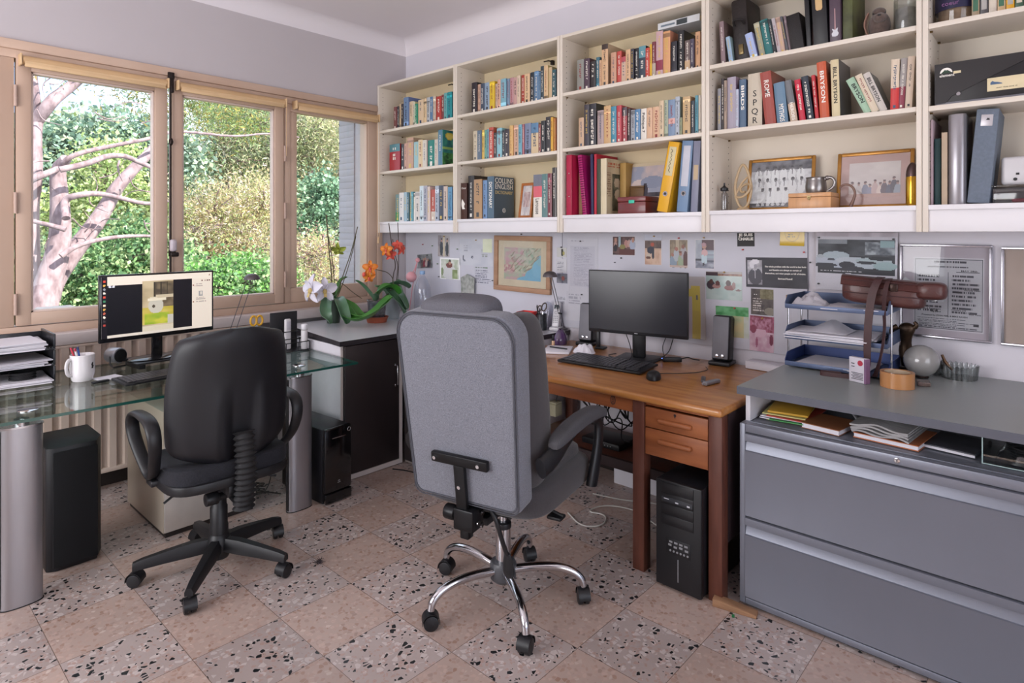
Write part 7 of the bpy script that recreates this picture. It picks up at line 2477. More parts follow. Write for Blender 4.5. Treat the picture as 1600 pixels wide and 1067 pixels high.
m = MB(); m.tube([(.05, .005, .012), (.09, .02, .02), (.11, 0, .012), (.15, .02, .004)], .003, 6, smooth=2); m.tube([(-.04, .0, .02), (-.045, .03, .07), (-.02, .08, .10), (.0, .10, .14)], .0022, 6, smooth=2); m.build('cord', BPL, t)
t = thing('cable', 'tangle of thin black monitor cables on the desk by the screen stand', 'cable', (2.93, 1.80, DT + .0005))
m = MB(); m.tube([(.02, .10, .004), (-.05, .12, .004), (-.09, .03, .004), (-.06, -.06, .004), (-.09, -.14, .004), (.02, -.22, .03), (.06, -.23, .12)], .0025, 6, smooth=3)
m.tube([(.06, .04, .19), (-.0, .035, .15), (-.03, -.02, .08), (-.055, -.05, .02), (-.10, -.06, .010)], .0022, 6, smooth=3); m.build('cord', BPL, t)
SIL = mat('satin_silver', '9a9aa0')
t = thing('pocket_torch', 'short silver pocket torch lying on the wooden desk', 'torch', (2.655, 1.205, DT + .0095), radians(-10))
m = MB(); m.box(-.055, .055, -.013, .013, -.009, .009, .008, seg=4); m.cyl((-.0575, -.006, 0), .0055, .003, 12, axis='X'); m.cyl((-.0575, .006, 0), .0055, .003, 12, axis='X'); m.build('body', SIL, t)
t = thing('folding_knife', 'flat grey folding tool crossing under the pocket torch', 'tool', (2.70, 1.265, DT + .0005), radians(24))
m = MB(); m.box(-.05, .05, -.010, .010, 0, .009, .004, seg=3); m.build('body', mat('dark_steel_tool', '6a6a70', .3, .6), t)
t = thing('nail_varnish', 'small glass vial with a black cap behind the note pad', 'bottle', (2.885, 2.300, DT + .0005))
m = MB(); m.cyl((0, 0, 0), .010, .038, 16, bev=.002); m.build('vial', mat('beige_liquid', 'c09a78', .15, coat=.5), t); m = MB(); m.cyl((0, 0, .0385), .0075, .034, 14, bev=.001); m.build('cap', BPL, t)
t = thing('crystal_lump', 'rounded grey and purple crystal paperweight by the left speaker', 'paperweight', (2.985, 2.325, DT + .0005))
m = MB(); m.grid(lambda u, v: ((.036 + .006 * vnoise(u * 5 % 5, v * 4, 1)) * sin(pi * min(.98, .12 + .86 * v) * .62 + .0) * cos(2 * pi * u) * 1.15, .038 * sin(pi * min(.98, .12 + .86 * v) * .62) * sin(2 * pi * u) * 1.1, .092 * (1 - v) ** .8 * (1 - .05 * cos(6 * pi * u))), 20, 10, wrap_u=True); m.build('lump', mat('purple_grey_crystal', '5f5566', .2, var=.5, vs=22, col2='4a2a5a', coat=.4), t, angle=60)
t = thing('white_carton', 'low white carton against the wall beside the counter', 'box', (3.118, 1.115, DT + .0005), radians(-4))
m = MB(); m.box(-.04, .04, -.105, .105, 0, .034, .003); m.build('carton', PAP, t)
m = MB(); m.box(-.041, .041, -.106, .106, .034, .038, .001); m.build('lid', PAP, t)

# under the wooden desk
t = thing('router', 'flat black router on the low shelf under the wooden desk', 'router', (2.82, 1.86, .3035))
m = MB(); m.box(-.09, .09, -.12, .12, 0, .035, .008); m.build('housing', BPL2, t); m = MB()
for k in range(6): m.box(-.0915, -.0895, -.07 + k * .018, -.064 + k * .018, .016, .020)
m.build('lights', mat('faint_led', '9aa0a0', .4), t)
t = thing('cable', 'tangle of black cables hanging over the router under the desk', 'cable', (2.84, 1.87, .342))
rnd = random.Random(5)
m = MB()
for k in range(8):
    P = [(rnd.uniform(-.14, .08), -.17 + .30 * q / 6 + rnd.uniform(-.03, .03), rnd.uniform(.01, .27)) for q in range(7)]
    m.tube(P, rnd.choice([.0026, .0034, .0042]), 6, smooth=3)
m.build('cords', BPL, t)['kind'] = 'stuff'
t = thing('cable', 'white network cable curling on the floor under the wooden desk', 'cable', (2.75, 1.72, .004))
m = MB(); m.tube([(-.22, .20, 0), (-.30, .06, 0), (-.22, -.02, .002), (-.10, .04, 0), (-.16, .14, .004), (-.02, .10, .01), (.05, -.08, 0), (-.06, -.22, 0), (.02, -.36, 0), (.18, -.42, 0)], .0034, 7, smooth=3)
m.tube([(.0, .20, .03), (.10, .06, .0), (.16, -.12, .02), (.14, -.30, .0), (.22, -.44, .01)], .003, 7, smooth=3); m.build('cord', mat('white_cord', 'c4c2bc', .4), t)
t = thing('power_adapter', 'cream plug-in transformer on the cabinet end under the desk', 'adapter', (2.99, 2.360, .35))
m = MB(); m.box(-.035, .035, -.022, .036, -.035, .040, .008); m.box(-.030, .030, -.022, .036, .040, .052, .004); m.build('housing', mat('cream_plastic', 'c4bea0', .45), t)
m = MB(); m.tube([(.0, .0, .05), (.01, -.005, .12), (.06, .0, .19), (.10, .01, .19)], .003, 6, smooth=2); m.build('cord', BPL, t)
t = thing('document_box', 'white carton standing on the floor behind the low shelf', 'box', (3.07, 1.72, .0005))
m = MB(); m.box(-.05, .07, -.26, .24, 0, .24, .003); m.build('carton', PAP, t)
t = thing('cable', 'thin cables gathered on the floor beside the right desk leg', 'cable', (1.56, 3.42, .003))
rnd = random.Random(9); m = MB()
for k in range(7):
    m.tube([(rnd.uniform(-.08, .10), -.16 + .35 * q / 6 + rnd.uniform(-.04, .04), abs(rnd.gauss(.01, .03))) for q in range(7)], .0032, 6, smooth=3)
m.build('cords', mat('grey_cord', '4f4c48', .5), t)['kind'] = 'stuff'
t = thing('cable', 'black cable along the foot of the base cabinet', 'cable', (2.36, 2.85, .003))
m = MB(); m.tube([(-.08, .22, 0), (-.03, .12, 0), (-.02, -.05, 0), (.0, -.3, 0)], .0035, 6, smooth=2); m.build('cord', BPL, t)
t = thing('dust_clump', 'small grey clump of fluff by the black chair castor', 'fluff', (1.415, 2.435, .0005))
m = MB(); rnd = random.Random(2)
for k in range(60):
    a, b_ = rnd.uniform(0, 6.3), rnd.uniform(0, 6.3)
    m.tube([(.016 * rnd.gauss(0, 1) * .6, .014 * rnd.gauss(0, 1) * .6, abs(rnd.gauss(0, .008))) for _ in range(3)], .0006, 3)
m.build('fibres', mat('dust_grey', '4a4042', .95), t)['kind'] = 'stuff'
t = thing('paper_scrap', 'tiny green scrap on the floor by the wooden block', 'scrap', (2.27, .945, .0004), .4)
m = MB(); m.box(-.010, .010, -.005, .005, 0, .0012); m.build('scrap', mat('green_scrap', '2f7a4a', .6), t)

# ------------------------------------------------------------ things on the counter
BLU = mat('slate_blue_metal', '525f7c', .4, .25, var=.08, vs=5)
NAV = mat('navy_metal_inside', '2c3c6c', .4, .25, var=.2, vs=5)
t = thing('desk_tray_tower', 'three-tier slate blue letter tray on chrome rods', 'letter tray', (2.83, .745, KZ + .0003))
for k, z in enumerate((.012, .130, .264)):
    m = MB(); m.box(0, .265, -.198, .198, z, z + .003, .001); m.box(-.003, 0, -.198, .198, z - .004, z + .016, .002)
    tr = m.build('tray_floor', BLU, t)
    m = MB()
    for s_ in (-1, 1):
        m.prism([(0, 0), (.265, 0), (.265, .052), (.03, .052), (0, .022)], 0, .003, M=Matrix(((1, 0, 0, 0), (0, 0, 1, s_ * .198 - .0015), (0, 1, 0, z), (0, 0, 0, 1))))
    m.box(.262, .265, -.198, .198, z, z + .052)
    m.build('tray_wall', NAV if k == 0 else BLU, tr)
for (x, y) in ((.05, .201), (.05, -.201), (.23, .201), (.23, -.201)):
    m = MB(); m.cyl((x, y, 0), .004, .30, 12); m.build('rod', CHROME, t)
m = MB(); m.box(.03, .06, .200, .206, .275, .315, .003); m.build('clip', mat('brass_clip', '9a7a58', .3, .8), t)
rnd = random.Random(31)
sheets('paper_stack', 'white sheets in the bottom slate blue tray', 'papers', 2.835, 3.06, .62, .90, KZ + .0165, 3, rnd, .003, 5)
sheets('paper_stack', 'thick pile of white sheets in the middle slate blue tray', 'papers', 2.815, 3.06, .60, .935, KZ + .1345, 6, rnd, .0045, 5)
t = thing('loose_sheet', 'white sheet bent up to a point on the middle tray pile', 'paper', (2.86, .80, KZ + .163))
m = MB(); m.grid(lambda u, v: (-.02 + .16 * u, -.10 + .20 * v, .002 + .045 * max(0, 1 - abs(v - .45) * 2.4) * u), 10, 10, thick=.001); m.build('sheet', PAP, t, angle=30)
sheets('paper_stack', 'thin white papers under the leather bag in the top tray', 'papers', 2.835, 3.05, .57, .80, KZ + .2685, 3, rnd, .003, 6)
t = thing('crumpled_paper', 'crumpled grey paper wrapping in the top slate blue tray', 'paper', (2.895, .855, KZ + .2685))
m = MB(); m.grid(lambda u, v: (-.05 + .10 * u, -.075 + .15 * v, .003 + .055 * (sin(pi * u) * sin(pi * v)) ** .6 * (.35 + 1.1 * vnoise(u * 5, v * 6, 12))), 12, 16, thick=.001); m.build('paper', mat('grey_tissue_paper', 'a6a2a8', .7), t, angle=12)
# leather bag
LEA = mat('brown_leather', '54302c', .38, var=.15, vs=12, bump=.5, bs=140, coat=.15, col2='472624')
STR = mat('strap_webbing', '3f2627', .5, var=.1, vs=40, bump=.4, bs=300)
t = thing('leather_bag', 'brown leather camera bag lying on top of the blue letter trays', 'bag', (2.935, .585, KZ + .286), radians(8))
m = MB(); pillow(m, (.02, .0, .055), (.085, .150, .050), .40, .42, 36, 16, bend=lambda x, y, z: (x, y, z + .012 * (y / .15))); m.build('body', LEA, t)
m = MB(); m.grid(lambda u, v: (-.072 + .175 * u, -.150 + .30 * v, .108 + .010 * sin(pi * u) + .012 * (2 * v - 1) - .05 * max(0, .18 - u) * 6 * .5), 14, 14, thick=.004); m.build('flap', LEA, t)
m = MB()
pillow(m, (-.015, -.165, .075), (.060, .055, .035), .5, .6, 24, 12); m.build('side_pocket', LEA, t)
m = MB(); m.tube([(-.070, -.14, .10), (-.070, .14, .112)], .0024, 6); m.tube([(-.069, -.14, .045), (-.070, .14, .060)], .0020, 6); m.build('seam', STR, t)
m = MB(); m.box(-.075, -.066, -.055, -.025, .070, .100, .003); m.build('buckle', mat('dark_buckle', '3a2c28', .3, .7), t)


def ribbon(pts, wd, across, thick=.0022):
    P = [Vector(p) for p in pts]
    for _ in range(3):
        Q = [P[0]]
        for a, b in zip(P, P[1:]): Q += [a.lerp(b, .25), a.lerp(b, .75)]
        Q.append(P[-1]); P = Q
    L_ = len(P) - 1
    A_ = [Vector(a) for a in across]
    m = MB()

    def fn(u, v):
        k = min(L_, int(round(u * L_)))
        f = u * (len(A_) - 1)
        i = min(len(A_) - 2, int(f))
        a = A_[i].lerp(A_[i + 1], f - i).normalized()
        return tuple(P[k] + a * wd * (v - .5))
    m.grid(fn, L_, 2, thick=thick)
    return m


sx, sy, sz = 2.935, .585, KZ + .286
m = ribbon([(-.03, .0, .125), (-.085, .0, .120), (-.105, .02, .06), (-.115, .03, -.05), (-.135, .030, -.16), (-.150, .025, -.245), (-.160, .06, -.280), (-.175, .12, -.284), (-.185, .19, -.283), (-.160, .20, -.282), (-.15, .12, -.281)], .030,
           [(0, 1, 0), (0, 1, 0), (.1, 1, 0), (.3, .8, 0), (.5, .3, .7), (0, .1, 1), (0, .0, 1), (.0, .0, 1)])
m.build('strap', STR, t, M=Rz(radians(-8)))
m = ribbon([(-.02, -.03, .12), (-.082, -.03, .11), (-.10, -.02, .02), (-.118, -.03, -.08), (-.14, -.018, -.20), (-.150, .0, -.268)], .018, [(0, 1, 0), (.2, 1, 0), (.6, .6, 0), (.7, .5, 0), (.2, 1, 0)])
m.build('strap', STR, t, M=Rz(radians(-8)))
t = thing('cigarette_packet', 'white and purple packet with a red mark in front of the blue trays', 'packet', (2.738, .622, KZ + .0003), radians(-22))
m = MB(); m.box(-.022, .0, -.036, .036, 0, .098, .002); m.build('carton', mat('white_glossy_card', 'c9c4cc', .3), t)
m = MB(); m.box(-.0225, .0005, -.037, -.0355, .001, .097); m.box(-.0228, -.0215, -.0365, -.028, .001, .097); m.build('purple_side', mat('purple_card', '7a5a78', .35), t)
m = MB(); m.cyl((-.0232, -.012, .078), .011, .0008, 18, axis='X'); m.build('red_mark', mat('red_print', 'b0384a', .4), t)
m = MB()
for k in range(5): m.box(-.0226, -.0219, -.024, .026 - .006 * (k % 2), .012 + k * .006, .0145 + k * .006)
for k in range(2): m.box(-.0226, -.0219, .012, .026, .060 + k * .012, .063 + k * .012)
m.build('small_print', INK_D, t)
t = thing('packing_tape', 'roll of brown packing tape standing flat on the counter', 'tape', (2.748, .500, KZ + .0003))
m = MB(); m.lathe([(.044, 0), (.058, 0), (.058, .058), (.044, .058), (.044, 0)], 40); m.build('tape_roll', mat('brown_tape', 'b07c4e', .25, var=.04, coat=.4), t)
m = MB(); m.lathe([(.040, .001), (.0438, .001), (.0438, .057), (.040, .057), (.040, .001)], 36); m.build('core', mat('card_core', 'b8a48c', .8), t)
t = thing('glass_globe', 'frosted round glass globe in front of the bronze statuette', 'globe', (2.985, .458, KZ + .006))
m = MB(); m.ball((0, 0, .064), .064, seg=36); m.build('globe', mat('frosted_glass', '9c9a98', .12, var=.08, vs=5, coat=.8, alpha=.82), t, angle=80)
m = MB(); m.tube([(.022 * cos(a), .022 * sin(a), .000) for a in [2 * pi * k / 20 for k in range(20)]], .004, 6, closed=True); m.build('neck', mat('dark_buckle', '3a2c28'), t)
BRZ = mat('aged_bronze', '4f3d2e', .35, .7, var=.4, vs=22, col2='2c221c', bump=.4, bs=80)
t = thing('statuette', 'bronze torso statuette behind the glass globe', 'statuette', (3.065, .525, KZ + .0003))
m = MB(); m.cyl((0, 0, 0), .034, .020, 28, bev=.003); m.build('plinth', BRZ, t)
m = MB()
secs = [(.018, .018, .014, 0), (.05, .022, .016, .0), (.09, .030, .020, .002), (.125, .020, .016, .003), (.160, .026, .020, .0), (.185, .034, .022, -.004), (.200, .030, .018, -.004), (.212, .010, .010, -.004)]
b = bmesh.new(); rg = []
for (z, a_, c_, off) in secs: rg.append([b.verts.new((off + c_ * cos(2 * pi * k / 16), a_ * sin(2 * pi * k / 16) + off, z)) for k in range(16)])
for p, q in zip(rg, rg[1:]):
    for k in range(16): b.faces.new((p[k], p[(k + 1) % 16], q[(k + 1) % 16], q[k]))
b.faces.new(rg[-1]); b.faces.new(rg[0][::-1]); m._merge(b)
m.tube([(-.004, .030, .192), (-.010, .052, .180), (-.016, .050, .155), (-.020, .030, .150)], [.013, .011, .009, .006], 10, smooth=2)
m.tube([(-.004, -.030, .192), (-.006, -.040, .205), (-.008, -.030, .218)], [.012, .010, .006], 10, smooth=2)
m.build('torso', BRZ, t, angle=80, sub=1)
CRY = glassmat('cut_glass', (.80, .82, .82), 1.5, .03, .10)
for k, (x, y, lb) in enumerate(((3.075, .342, 'fluted clear glass ashtray at the right of the glass globe'), (3.095, .412 + .075, 'fluted clear glass dish partly hidden behind the glass globe'))):
    if k == 1: x, y = 3.105, .425
    t = thing('glass_ashtray', lb, 'ashtray', (x, y, KZ + .0003))
    R_ = .062 if k == 0 else .0
    if k == 1:
        t['label'] = lb; R_ = .030
    m = MB()
    m.grid(lambda u, v: ((R_ * (.92 + .10 * v) + .0035 * cos(2 * pi * u * (22 if k == 0 else 12))) * cos(2 * pi * u), (R_ * (.92 + .10 * v) + .0035 * cos(2 * pi * u * (22 if k == 0 else 12))) * sin(2 * pi * u), .055 * v + (.004 * cos(2 * pi * u * 22) if v > .9 else 0)), 176, 6, wrap_u=True, thick=.004)
    m.cyl((0, 0, .0), R_ * .92, .008, 40)
    m.build('dish', CRY, t, angle=70)
t = thing('pipe_tool', 'short brown metal tool resting in the glass ashtray', 'tool', (3.072, .385, KZ + .012))
m = MB(); m.tube([(0, .015, .078), (-.004, .002, .045), (0, -.020, .020)], [.005, .007, .005], 10, smooth=1); m.build('tool', mat('brown_metal', '6a4f3a', .35, .6), t)
t = thing('glass_block', 'small brownish cut-glass block beside the packing tape', 'paperweight', (2.845, .430, KZ + .0003), radians(15))
m = MB(); m.box(-.030, .030, -.022, .022, 0, .016, .004); m.build('block', mat('brown_crystal', '6e5d58', .15, var=.5, vs=40, coat=.6), t, flatshade=True)

# ------------------------------------------------------------ under the counter, on the filing cabinet
UZ = .7085
YEL = mat('yellow_envelope', 'c79a34', .55, var=.04)
rnd = random.Random(44)
t = thing('paper_stack', 'pile of green, white and pale yellow papers under the yellow envelope', 'papers', (2.60, .835, UZ), radians(4))
for k, (mm, a, dx) in enumerate([(mat('pale_yellow_paper', 'cfcb86', .7), 4, .0), (PAP, -3, -.01), (mat('green_card', '3f8a4c', .6), 8, -.028), (PAP, 2, -.012), (mat('red_card', 'b5453a', .6), -6, -.018), (mat('pale_yellow_paper', 'cfcb86'), 5, .0)]):
    m = MB(); m.box(-.13, .13, -.078, .078, 0, .0035, M=T(dx, (.01 if k % 2 else -.006) - (.05 if k in (2, 4) else 0) * .3, k * .0042 + .0002) @ Rz(radians(a * .5))); m.build('sheet', mm, t)
t = thing('envelope', 'big yellow padded envelope on top of the paper pile', 'envelope', (2.625, .840, UZ + .0265), radians(9))
m = MB(); m.box(-.145, .145, -.072, .075, 0, .009, .004); m.build('envelope', YEL, t)
t = thing('book', 'brown-covered paperback lying flat under the counter', 'book', (2.515, .682, UZ), radians(-8))
m = MB(); m.box(-.075, .10, -.070, .066, .0, .002); m.box(-.075, .10, -.070, .066, .018, .021); m.box(.097, .10, -.07, .066, .0, .021); m.build('cover', mat('brown_paper_cover', '8f5a3a', .55, var=.1), t)
m = MB(); m.box(-.073, .097, -.068, .064, .002, .018); m.build('pages', PAP, t)
t = thing('plastic_strip', 'pale plastic strip lying between the brown book and the newspaper', 'strip', (2.62, .60, UZ), radians(30))
m = MB(); m.tube([(-.11, .03, .012), (0, 0, .014), (.12, -.01, .02)], .007, 8, smooth=2, flat=.6); m.build('strip', PAP2, t)
t = thing('book', 'orange-edged white paperback under the folded newspaper', 'book', (2.535, .478, UZ), radians(-6))
m = MB(); m.box(-.085, .13, -.105, .098, 0, .003); m.box(-.085, .13, -.105, .098, .016, .019); m.build('cover', mat('orange_card', 'b0643a', .5), t)
m = MB(); m.box(-.083, .128, -.103, .096, .003, .016); m.build('pages', PAP, t)
t = thing('newspaper', 'folded grey newspaper bulging over the front of the cabinet', 'newspaper', (2.555, .488, UZ + .0195), radians(-5))
NP = mat('newsprint', 'a5a3a3', .8, var=.14, vs=70, stretch=(1, .25, 1), col2='8c8a8c')
m = MB()
for k in range(4):
    m.grid(lambda u, v: (-.115 - .006 * k + .25 * u, -.090 + .18 * v, .006 + k * .011 + .022 * sin(pi * v) ** .6 * (.3 + .7 * u) + .010 * sin(9 * v + k) * (1 - u) * .5), 8, 16, thick=.006)
m.build('folded_pages', NP, t, angle=60)
t = thing('magazine', 'dark folded papers right of the newspaper under the counter', 'papers', (2.60, .305, UZ), radians(-8))
m = MB(); m.box(-.10, .10, -.085, .065, 0, .014, .003); m.build('papers', mat('dark_papers', '3a3a42', .5, var=.3, vs=20), t); m = MB(); m.box(-.104, -.100, -.085, .065, .002, .010); m.build('page_edge', PAP, t)
t = thing('perspex_tray', 'clear plastic tray of bagged cables at the right under the counter', 'tray', (2.455, .215, UZ))
PX = glassmat('perspex', (.88, .92, .92), 1.45, .02, .05)
m = MB(); m.box(0, .25, -.24, 0, 0, .003); m.box(0, .25, -.003, 0, .003, .095); m.box(0, .003, -.24, -.003, .003, .030); m.box(.247, .25, -.24, -.003, .003, .095); m.build('tray', PX, t)
m = MB()
for q in (((0, -.0015, 0), (0, -.0015, .095), (.25, -.0015, .095)), ((0, -.0015, .0015), (0, -.24, .0015))): m.tube(q, .0016, 6)
m.build('rim', mat('perspex_edge', 'a9c0bd', .2), t)
t = thing('plastic_bag', 'clear bag with a coiled black cable in the plastic tray', 'bag', (2.56, .085, UZ + .0035))
m = MB(); m.grid(lambda u, v: (-.085 + .17 * u, -.10 + .20 * v, .004 + .070 * (sin(pi * u) * sin(pi * v)) ** .5 * (.55 + .6 * vnoise(u * 6, v * 6, 7))), 16, 18); m.build('bag', glassmat('thin_film', (.84, .85, .88), 1.35, .08, .12), t, angle=14)
m = MB()
for k in range(5): m.tube([((.050 + .004 * k) * cos(a), (.062 + .003 * k) * sin(a), .010 + .009 * k) for a in [2 * pi * q / 20 for q in range(20)]], .0035, 6, closed=True)
m.build('coiled_cable', BPL, t)

# ------------------------------------------------------------ pin board and everything pinned to the book wall
BRD = mat('white_pin_board', 'c6c5ce', .55, var=.025, vs=3)
for (ya, yb, lab) in ((4.085, 2.452, 'white pin board panel in the corner under the bookcases'), (2.448, .952, 'white pin board panel behind the dark monitor')):
    t = thing('pin_board', lab, 'board', (3.167, 0, 0), 0, 'white pin boards under the bookcases')
    m = MB(); m.box(0, .0125, yb, ya, .838, 1.446, .0015); m.build('panel', BRD, t)
XPB = 3.1665
PINC = {'red': 'b02a2a', 'green': '4f7a3a', 'black': '1c1c20', 'gold': 'a8843a', 'grey': '6a6a70'}


def pin(y, z, c, lab, x=XPB):
    t = thing('push_pin', lab, 'pin', (x - .0005, y, z), 0, 'push pins on the pin board')
    m = MB(); m.lathe([(0, 0), (.0042, 0), (.0042, .0015), (.0024, .003), (.0024, .007), (.0040, .0085), (.0040, .0095), (0, .0098)], 12, M=Ry(-pi / 2)); m.build('head', mat('pin_' + c, PINC[c], .35), t)


def pinned(name, label, cat, y, z, w_, h_, layers, base='ffffff', n=(30, 30), roll=0, m_=None, x=XPB, thick=.0008, curl=0.0, seed=1, group=None):
    t = thing(name, label, cat, group=group, M=T(x - .0004, y, z) @ Rx(radians(roll)))
    picture(w_, h_, layers, base, n[0], n[1], thick=thick, seed=seed, curl=curl).build('print', m_ or PRINT, t, face_mx(0, 0, 0))
    return t


SKIN, HAIR = 'b98a78', '3f2e2c'
G_ = 'photographs pinned above the monitor'
pinned('photograph', 'dark snapshot of people pinned crooked near the corner, above the water bottle', 'photograph', 3.835, 1.220, .180, .110, [('n', 6, 5, '55585c', '8a8f90'), ('n', 8, 6, '3a3436', '6a5a5c', .25, .05, .9, .6), ('e', .42, .60, .05, .11, SKIN), ('e', .55, .66, .05, .11, SKIN), ('e', .70, .58, .05, .1, SKIN), ('e', .45, .30, .09, .24, '8a3a48'), ('e', .60, .33, .09, .26, 'b9a8a4'), ('e', .76, .28, .09, .24, '2f3040')], n=(30, 22), roll=-4, curl=.010, m_=GLOSSP)
pinned('photograph', 'narrow snapshot of two dark-clothed people, just under the bookcase', 'photograph', 3.609, 1.345, .132, .165, [('n', 4, 5, '8f858a', 'b3a8a4'), ('r', .44, 0, .60, 1, 'd8c9a8'), ('e', .30, .38, .14, .34, '2a2a32'), ('e', .80, .36, .12, .36, '25252c'), ('e', .32, .76, .07, .08, SKIN), ('e', .80, .76, .07, .08, SKIN), ('e', .32, .82, .07, .05, HAIR), ('e', .80, .82, .07, .05, HAIR)], n=(24, 28), m_=GLOSSP)
pinned('photograph', 'bright square photograph of a person in white and red with a white border', 'photograph', 3.538, 1.171, .230, .165, [('r', .05, .04, .95, .93, 'c8d0c0'), ('n', 5, 5, 'b5c0a8', 'dde0d6', .05, .04, .95, .93), ('e', .5, .30, .34, .34, 'dcdcdc'), ('e', .48, .66, .16, .13, '7a3a38'), ('e', .50, .78, .07, .09, SKIN), ('e', .50, .87, .07, .05, HAIR), ('n', 5, 5, '7f8f5a', 'a9b88a', .62, .05, .88, .48), ('e', .12, .35, .06, .2, '8a9a70')], n=(32, 28), m_=GLOSSP)
t = pinned('drawing', 'large white paper with faint child drawings in pencil', 'paper', 3.250, 1.303, .355, .198, [('n', 3, 3, 'c6c8d2', 'd2d3da'), ('e', .12, .28, .018, .12, '6a6c78'), ('e', .15, .18, .03, .05, '8a8c98'), ('e', .39, .31, .035, .05, '55566a'), ('e', .39, .31, .015, .02, 'c6c8d2'), ('t', .66, .30, .90, .60, 4, '9aa09a'), ('r', .58, .0, .585, .0, 'ffffff'), ('n', 4, 3, 'd9e0c0', 'e6ead0', .70, .5, .97, 1), ('t', .14, .5, .3, .75, 3, 'a9abb6')], base='cacbd4', n=(60, 36))
pinned('note', 'hand-written list on white paper, left of the relief map', 'note', 3.163, 1.132, .215, .140, [('t', .06, .08, .88, .80, 8, '7a7a8a'), ('t', .04, .86, .9, .95, 1, '6a7a6a')], base='cbcbd4', n=(60, 40), x=XPB - .0012)
for k, (y, z, w_, h_, L_, b_, lab) in enumerate([
    (2.471, 1.318, .080, .062, [('e', .55, .5, .12, .4, '3a3a30'), ('e', .7, .4, .1, .2, 'b0a868')], 'c9c8c4', 'tiny white card with a dark insect drawing, right of the relief map'),
    (2.473, 1.232, .086, .090, [('t', .1, .1, .9, .8, 5, '8a8a94')], 'cfced2', 'small white business card right of the relief map'),
    (2.468, 1.150, .088, .062, [('n', 4, 4, '5a5a66', '8a8a90', .05, .05, .95, .95), ('e', .6, .5, .15, .25, '9a5a50')], '77788a', 'small dark postcard behind the lamp head'),
    (2.463, 1.030, .105, .170, [('t', .15, .1, .85, .5, 5, 'a8a8b2')], 'cfced6', 'narrow white slip pinned behind the cordless phone')]):
    pinned('card', lab, 'card', y - .018, z, w_, h_, L_, b_, n=(20, 18), x=XPB - .0004 * k)
pinned('wall_chart', 'tall white paper with a faint printed table, left of the monitor', 'paper', 2.290, 1.239, .236, .338, [('r', .10, .10, .90, .86, 'bfbec8'), ('t', .22, .12, .86, .84, 34, 'a8a7b4'), ('r', .50, .1, .505, .86, 'a8a7b2'), ('t', .1, .93, .7, .96, 1, '9a9aa6')], base='c8c7cf', n=(50, 80), roll=.6)
pinned('paper_sheet', 'white sheet under the printed table, left of the monitor', 'paper', 2.325, .977, .176, .186, [('t', .1, .55, .8, .9, 4, 'a5a5b0')], base='c9c8d0', n=(30, 24), x=XPB - .0014)
pinned('photograph', 'dark snapshot of people around a table, leftmost above the monitor', 'photograph', 1.986, 1.367, .160, .117, [('r', .02, .02, .98, .98, '3c2c30'), ('n', 6, 5, '3a2a2c', '6a4c48', .02, .02, .98, .98), ('r', .28, .45, .38, 1, '9ab0b8'), ('e', .14, .48, .07, .26, 'b08a80'), ('e', .14, .38, .08, .18, '1c1c24'), ('e', .15, .80, .06, .11, SKIN), ('e', .62, .6, .10, .2, 'b5847c'), ('e', .74, .62, .08, .2, 'c09a90'), ('e', .88, .55, .12, .3, 'a9b0c4'), ('e', .90, .80, .06, .12, SKIN), ('r', .3, .02, .98, .32, '5a302c'), ('e', .45, .45, .12, .12, '8a8048')], n=(40, 30), m_=GLOSSP, group=G_, base='d8d4d8')
pinned('photograph', 'snapshot of a bending person on sand, second above the monitor', 'photograph', 1.789, 1.330, .113, .145, [('r', .03, .03, .97, .97, 'c8a890'), ('n', 4, 4, 'c09a82', 'd8b8a0', .03, .03, .97, .60), ('n', 8, 4, '4a3a38', '6e5a50', .03, .68, .97, .97), ('e', .36, .60, .20, .14, '2c3040'), ('e', .5, .48, .08, .24, '2c3040'), ('e', .46, .82, .11, .08, 'b0503c'), ('e', .24, .36, .13, .11, 'c8b8a8'), ('e', .24, .30, .13, .06, '5a3428'), ('r', .86, .03, .97, .6, 'd8b8a4')], n=(30, 40), m_=GLOSSP, group=G_, base='d8d4da')
pinned('paper_slip', 'white strip of paper above the bending person photograph', 'paper', 1.789, 1.418, .112, .034, [], base='c9cbd8', n=(4, 3), x=XPB)
pinned('photograph', 'snapshot of four smiling people, third above the monitor', 'photograph', 1.629, 1.328, .114, .160, [('r', .03, .03, .97, .97, '8a7a64'), ('n', 5, 5, '6a5a48', 'a09078', .03, .03, .97, .97), ('r', .34, .6, .52, .97, 'b8a890'), ('e', .22, .22, .20, .22, '8a9aaa'), ('e', .38, .44, .16, .22, 'b0b4ba'), ('e', .62, .24, .16, .24, '9aa88a'), ('e', .76, .52, .18, .22, 'a8a4a8'), ('e', .86, .3, .12, .3, '5a3a38'), ('e', .18, .46, .08, .07, 'a87868'), ('e', .38, .66, .09, .07, 'a87060'), ('e', .60, .50, .08, .07, 'a87868'), ('e', .74, .74, .09, .07, '8a5a4c'), ('e', .60, .56, .08, .04, '7a4a38'), ('r', .03, .03, .97, .08, 'c8b0a4')], n=(32, 44), m_=GLOSSP, group=G_, base='dad6da')
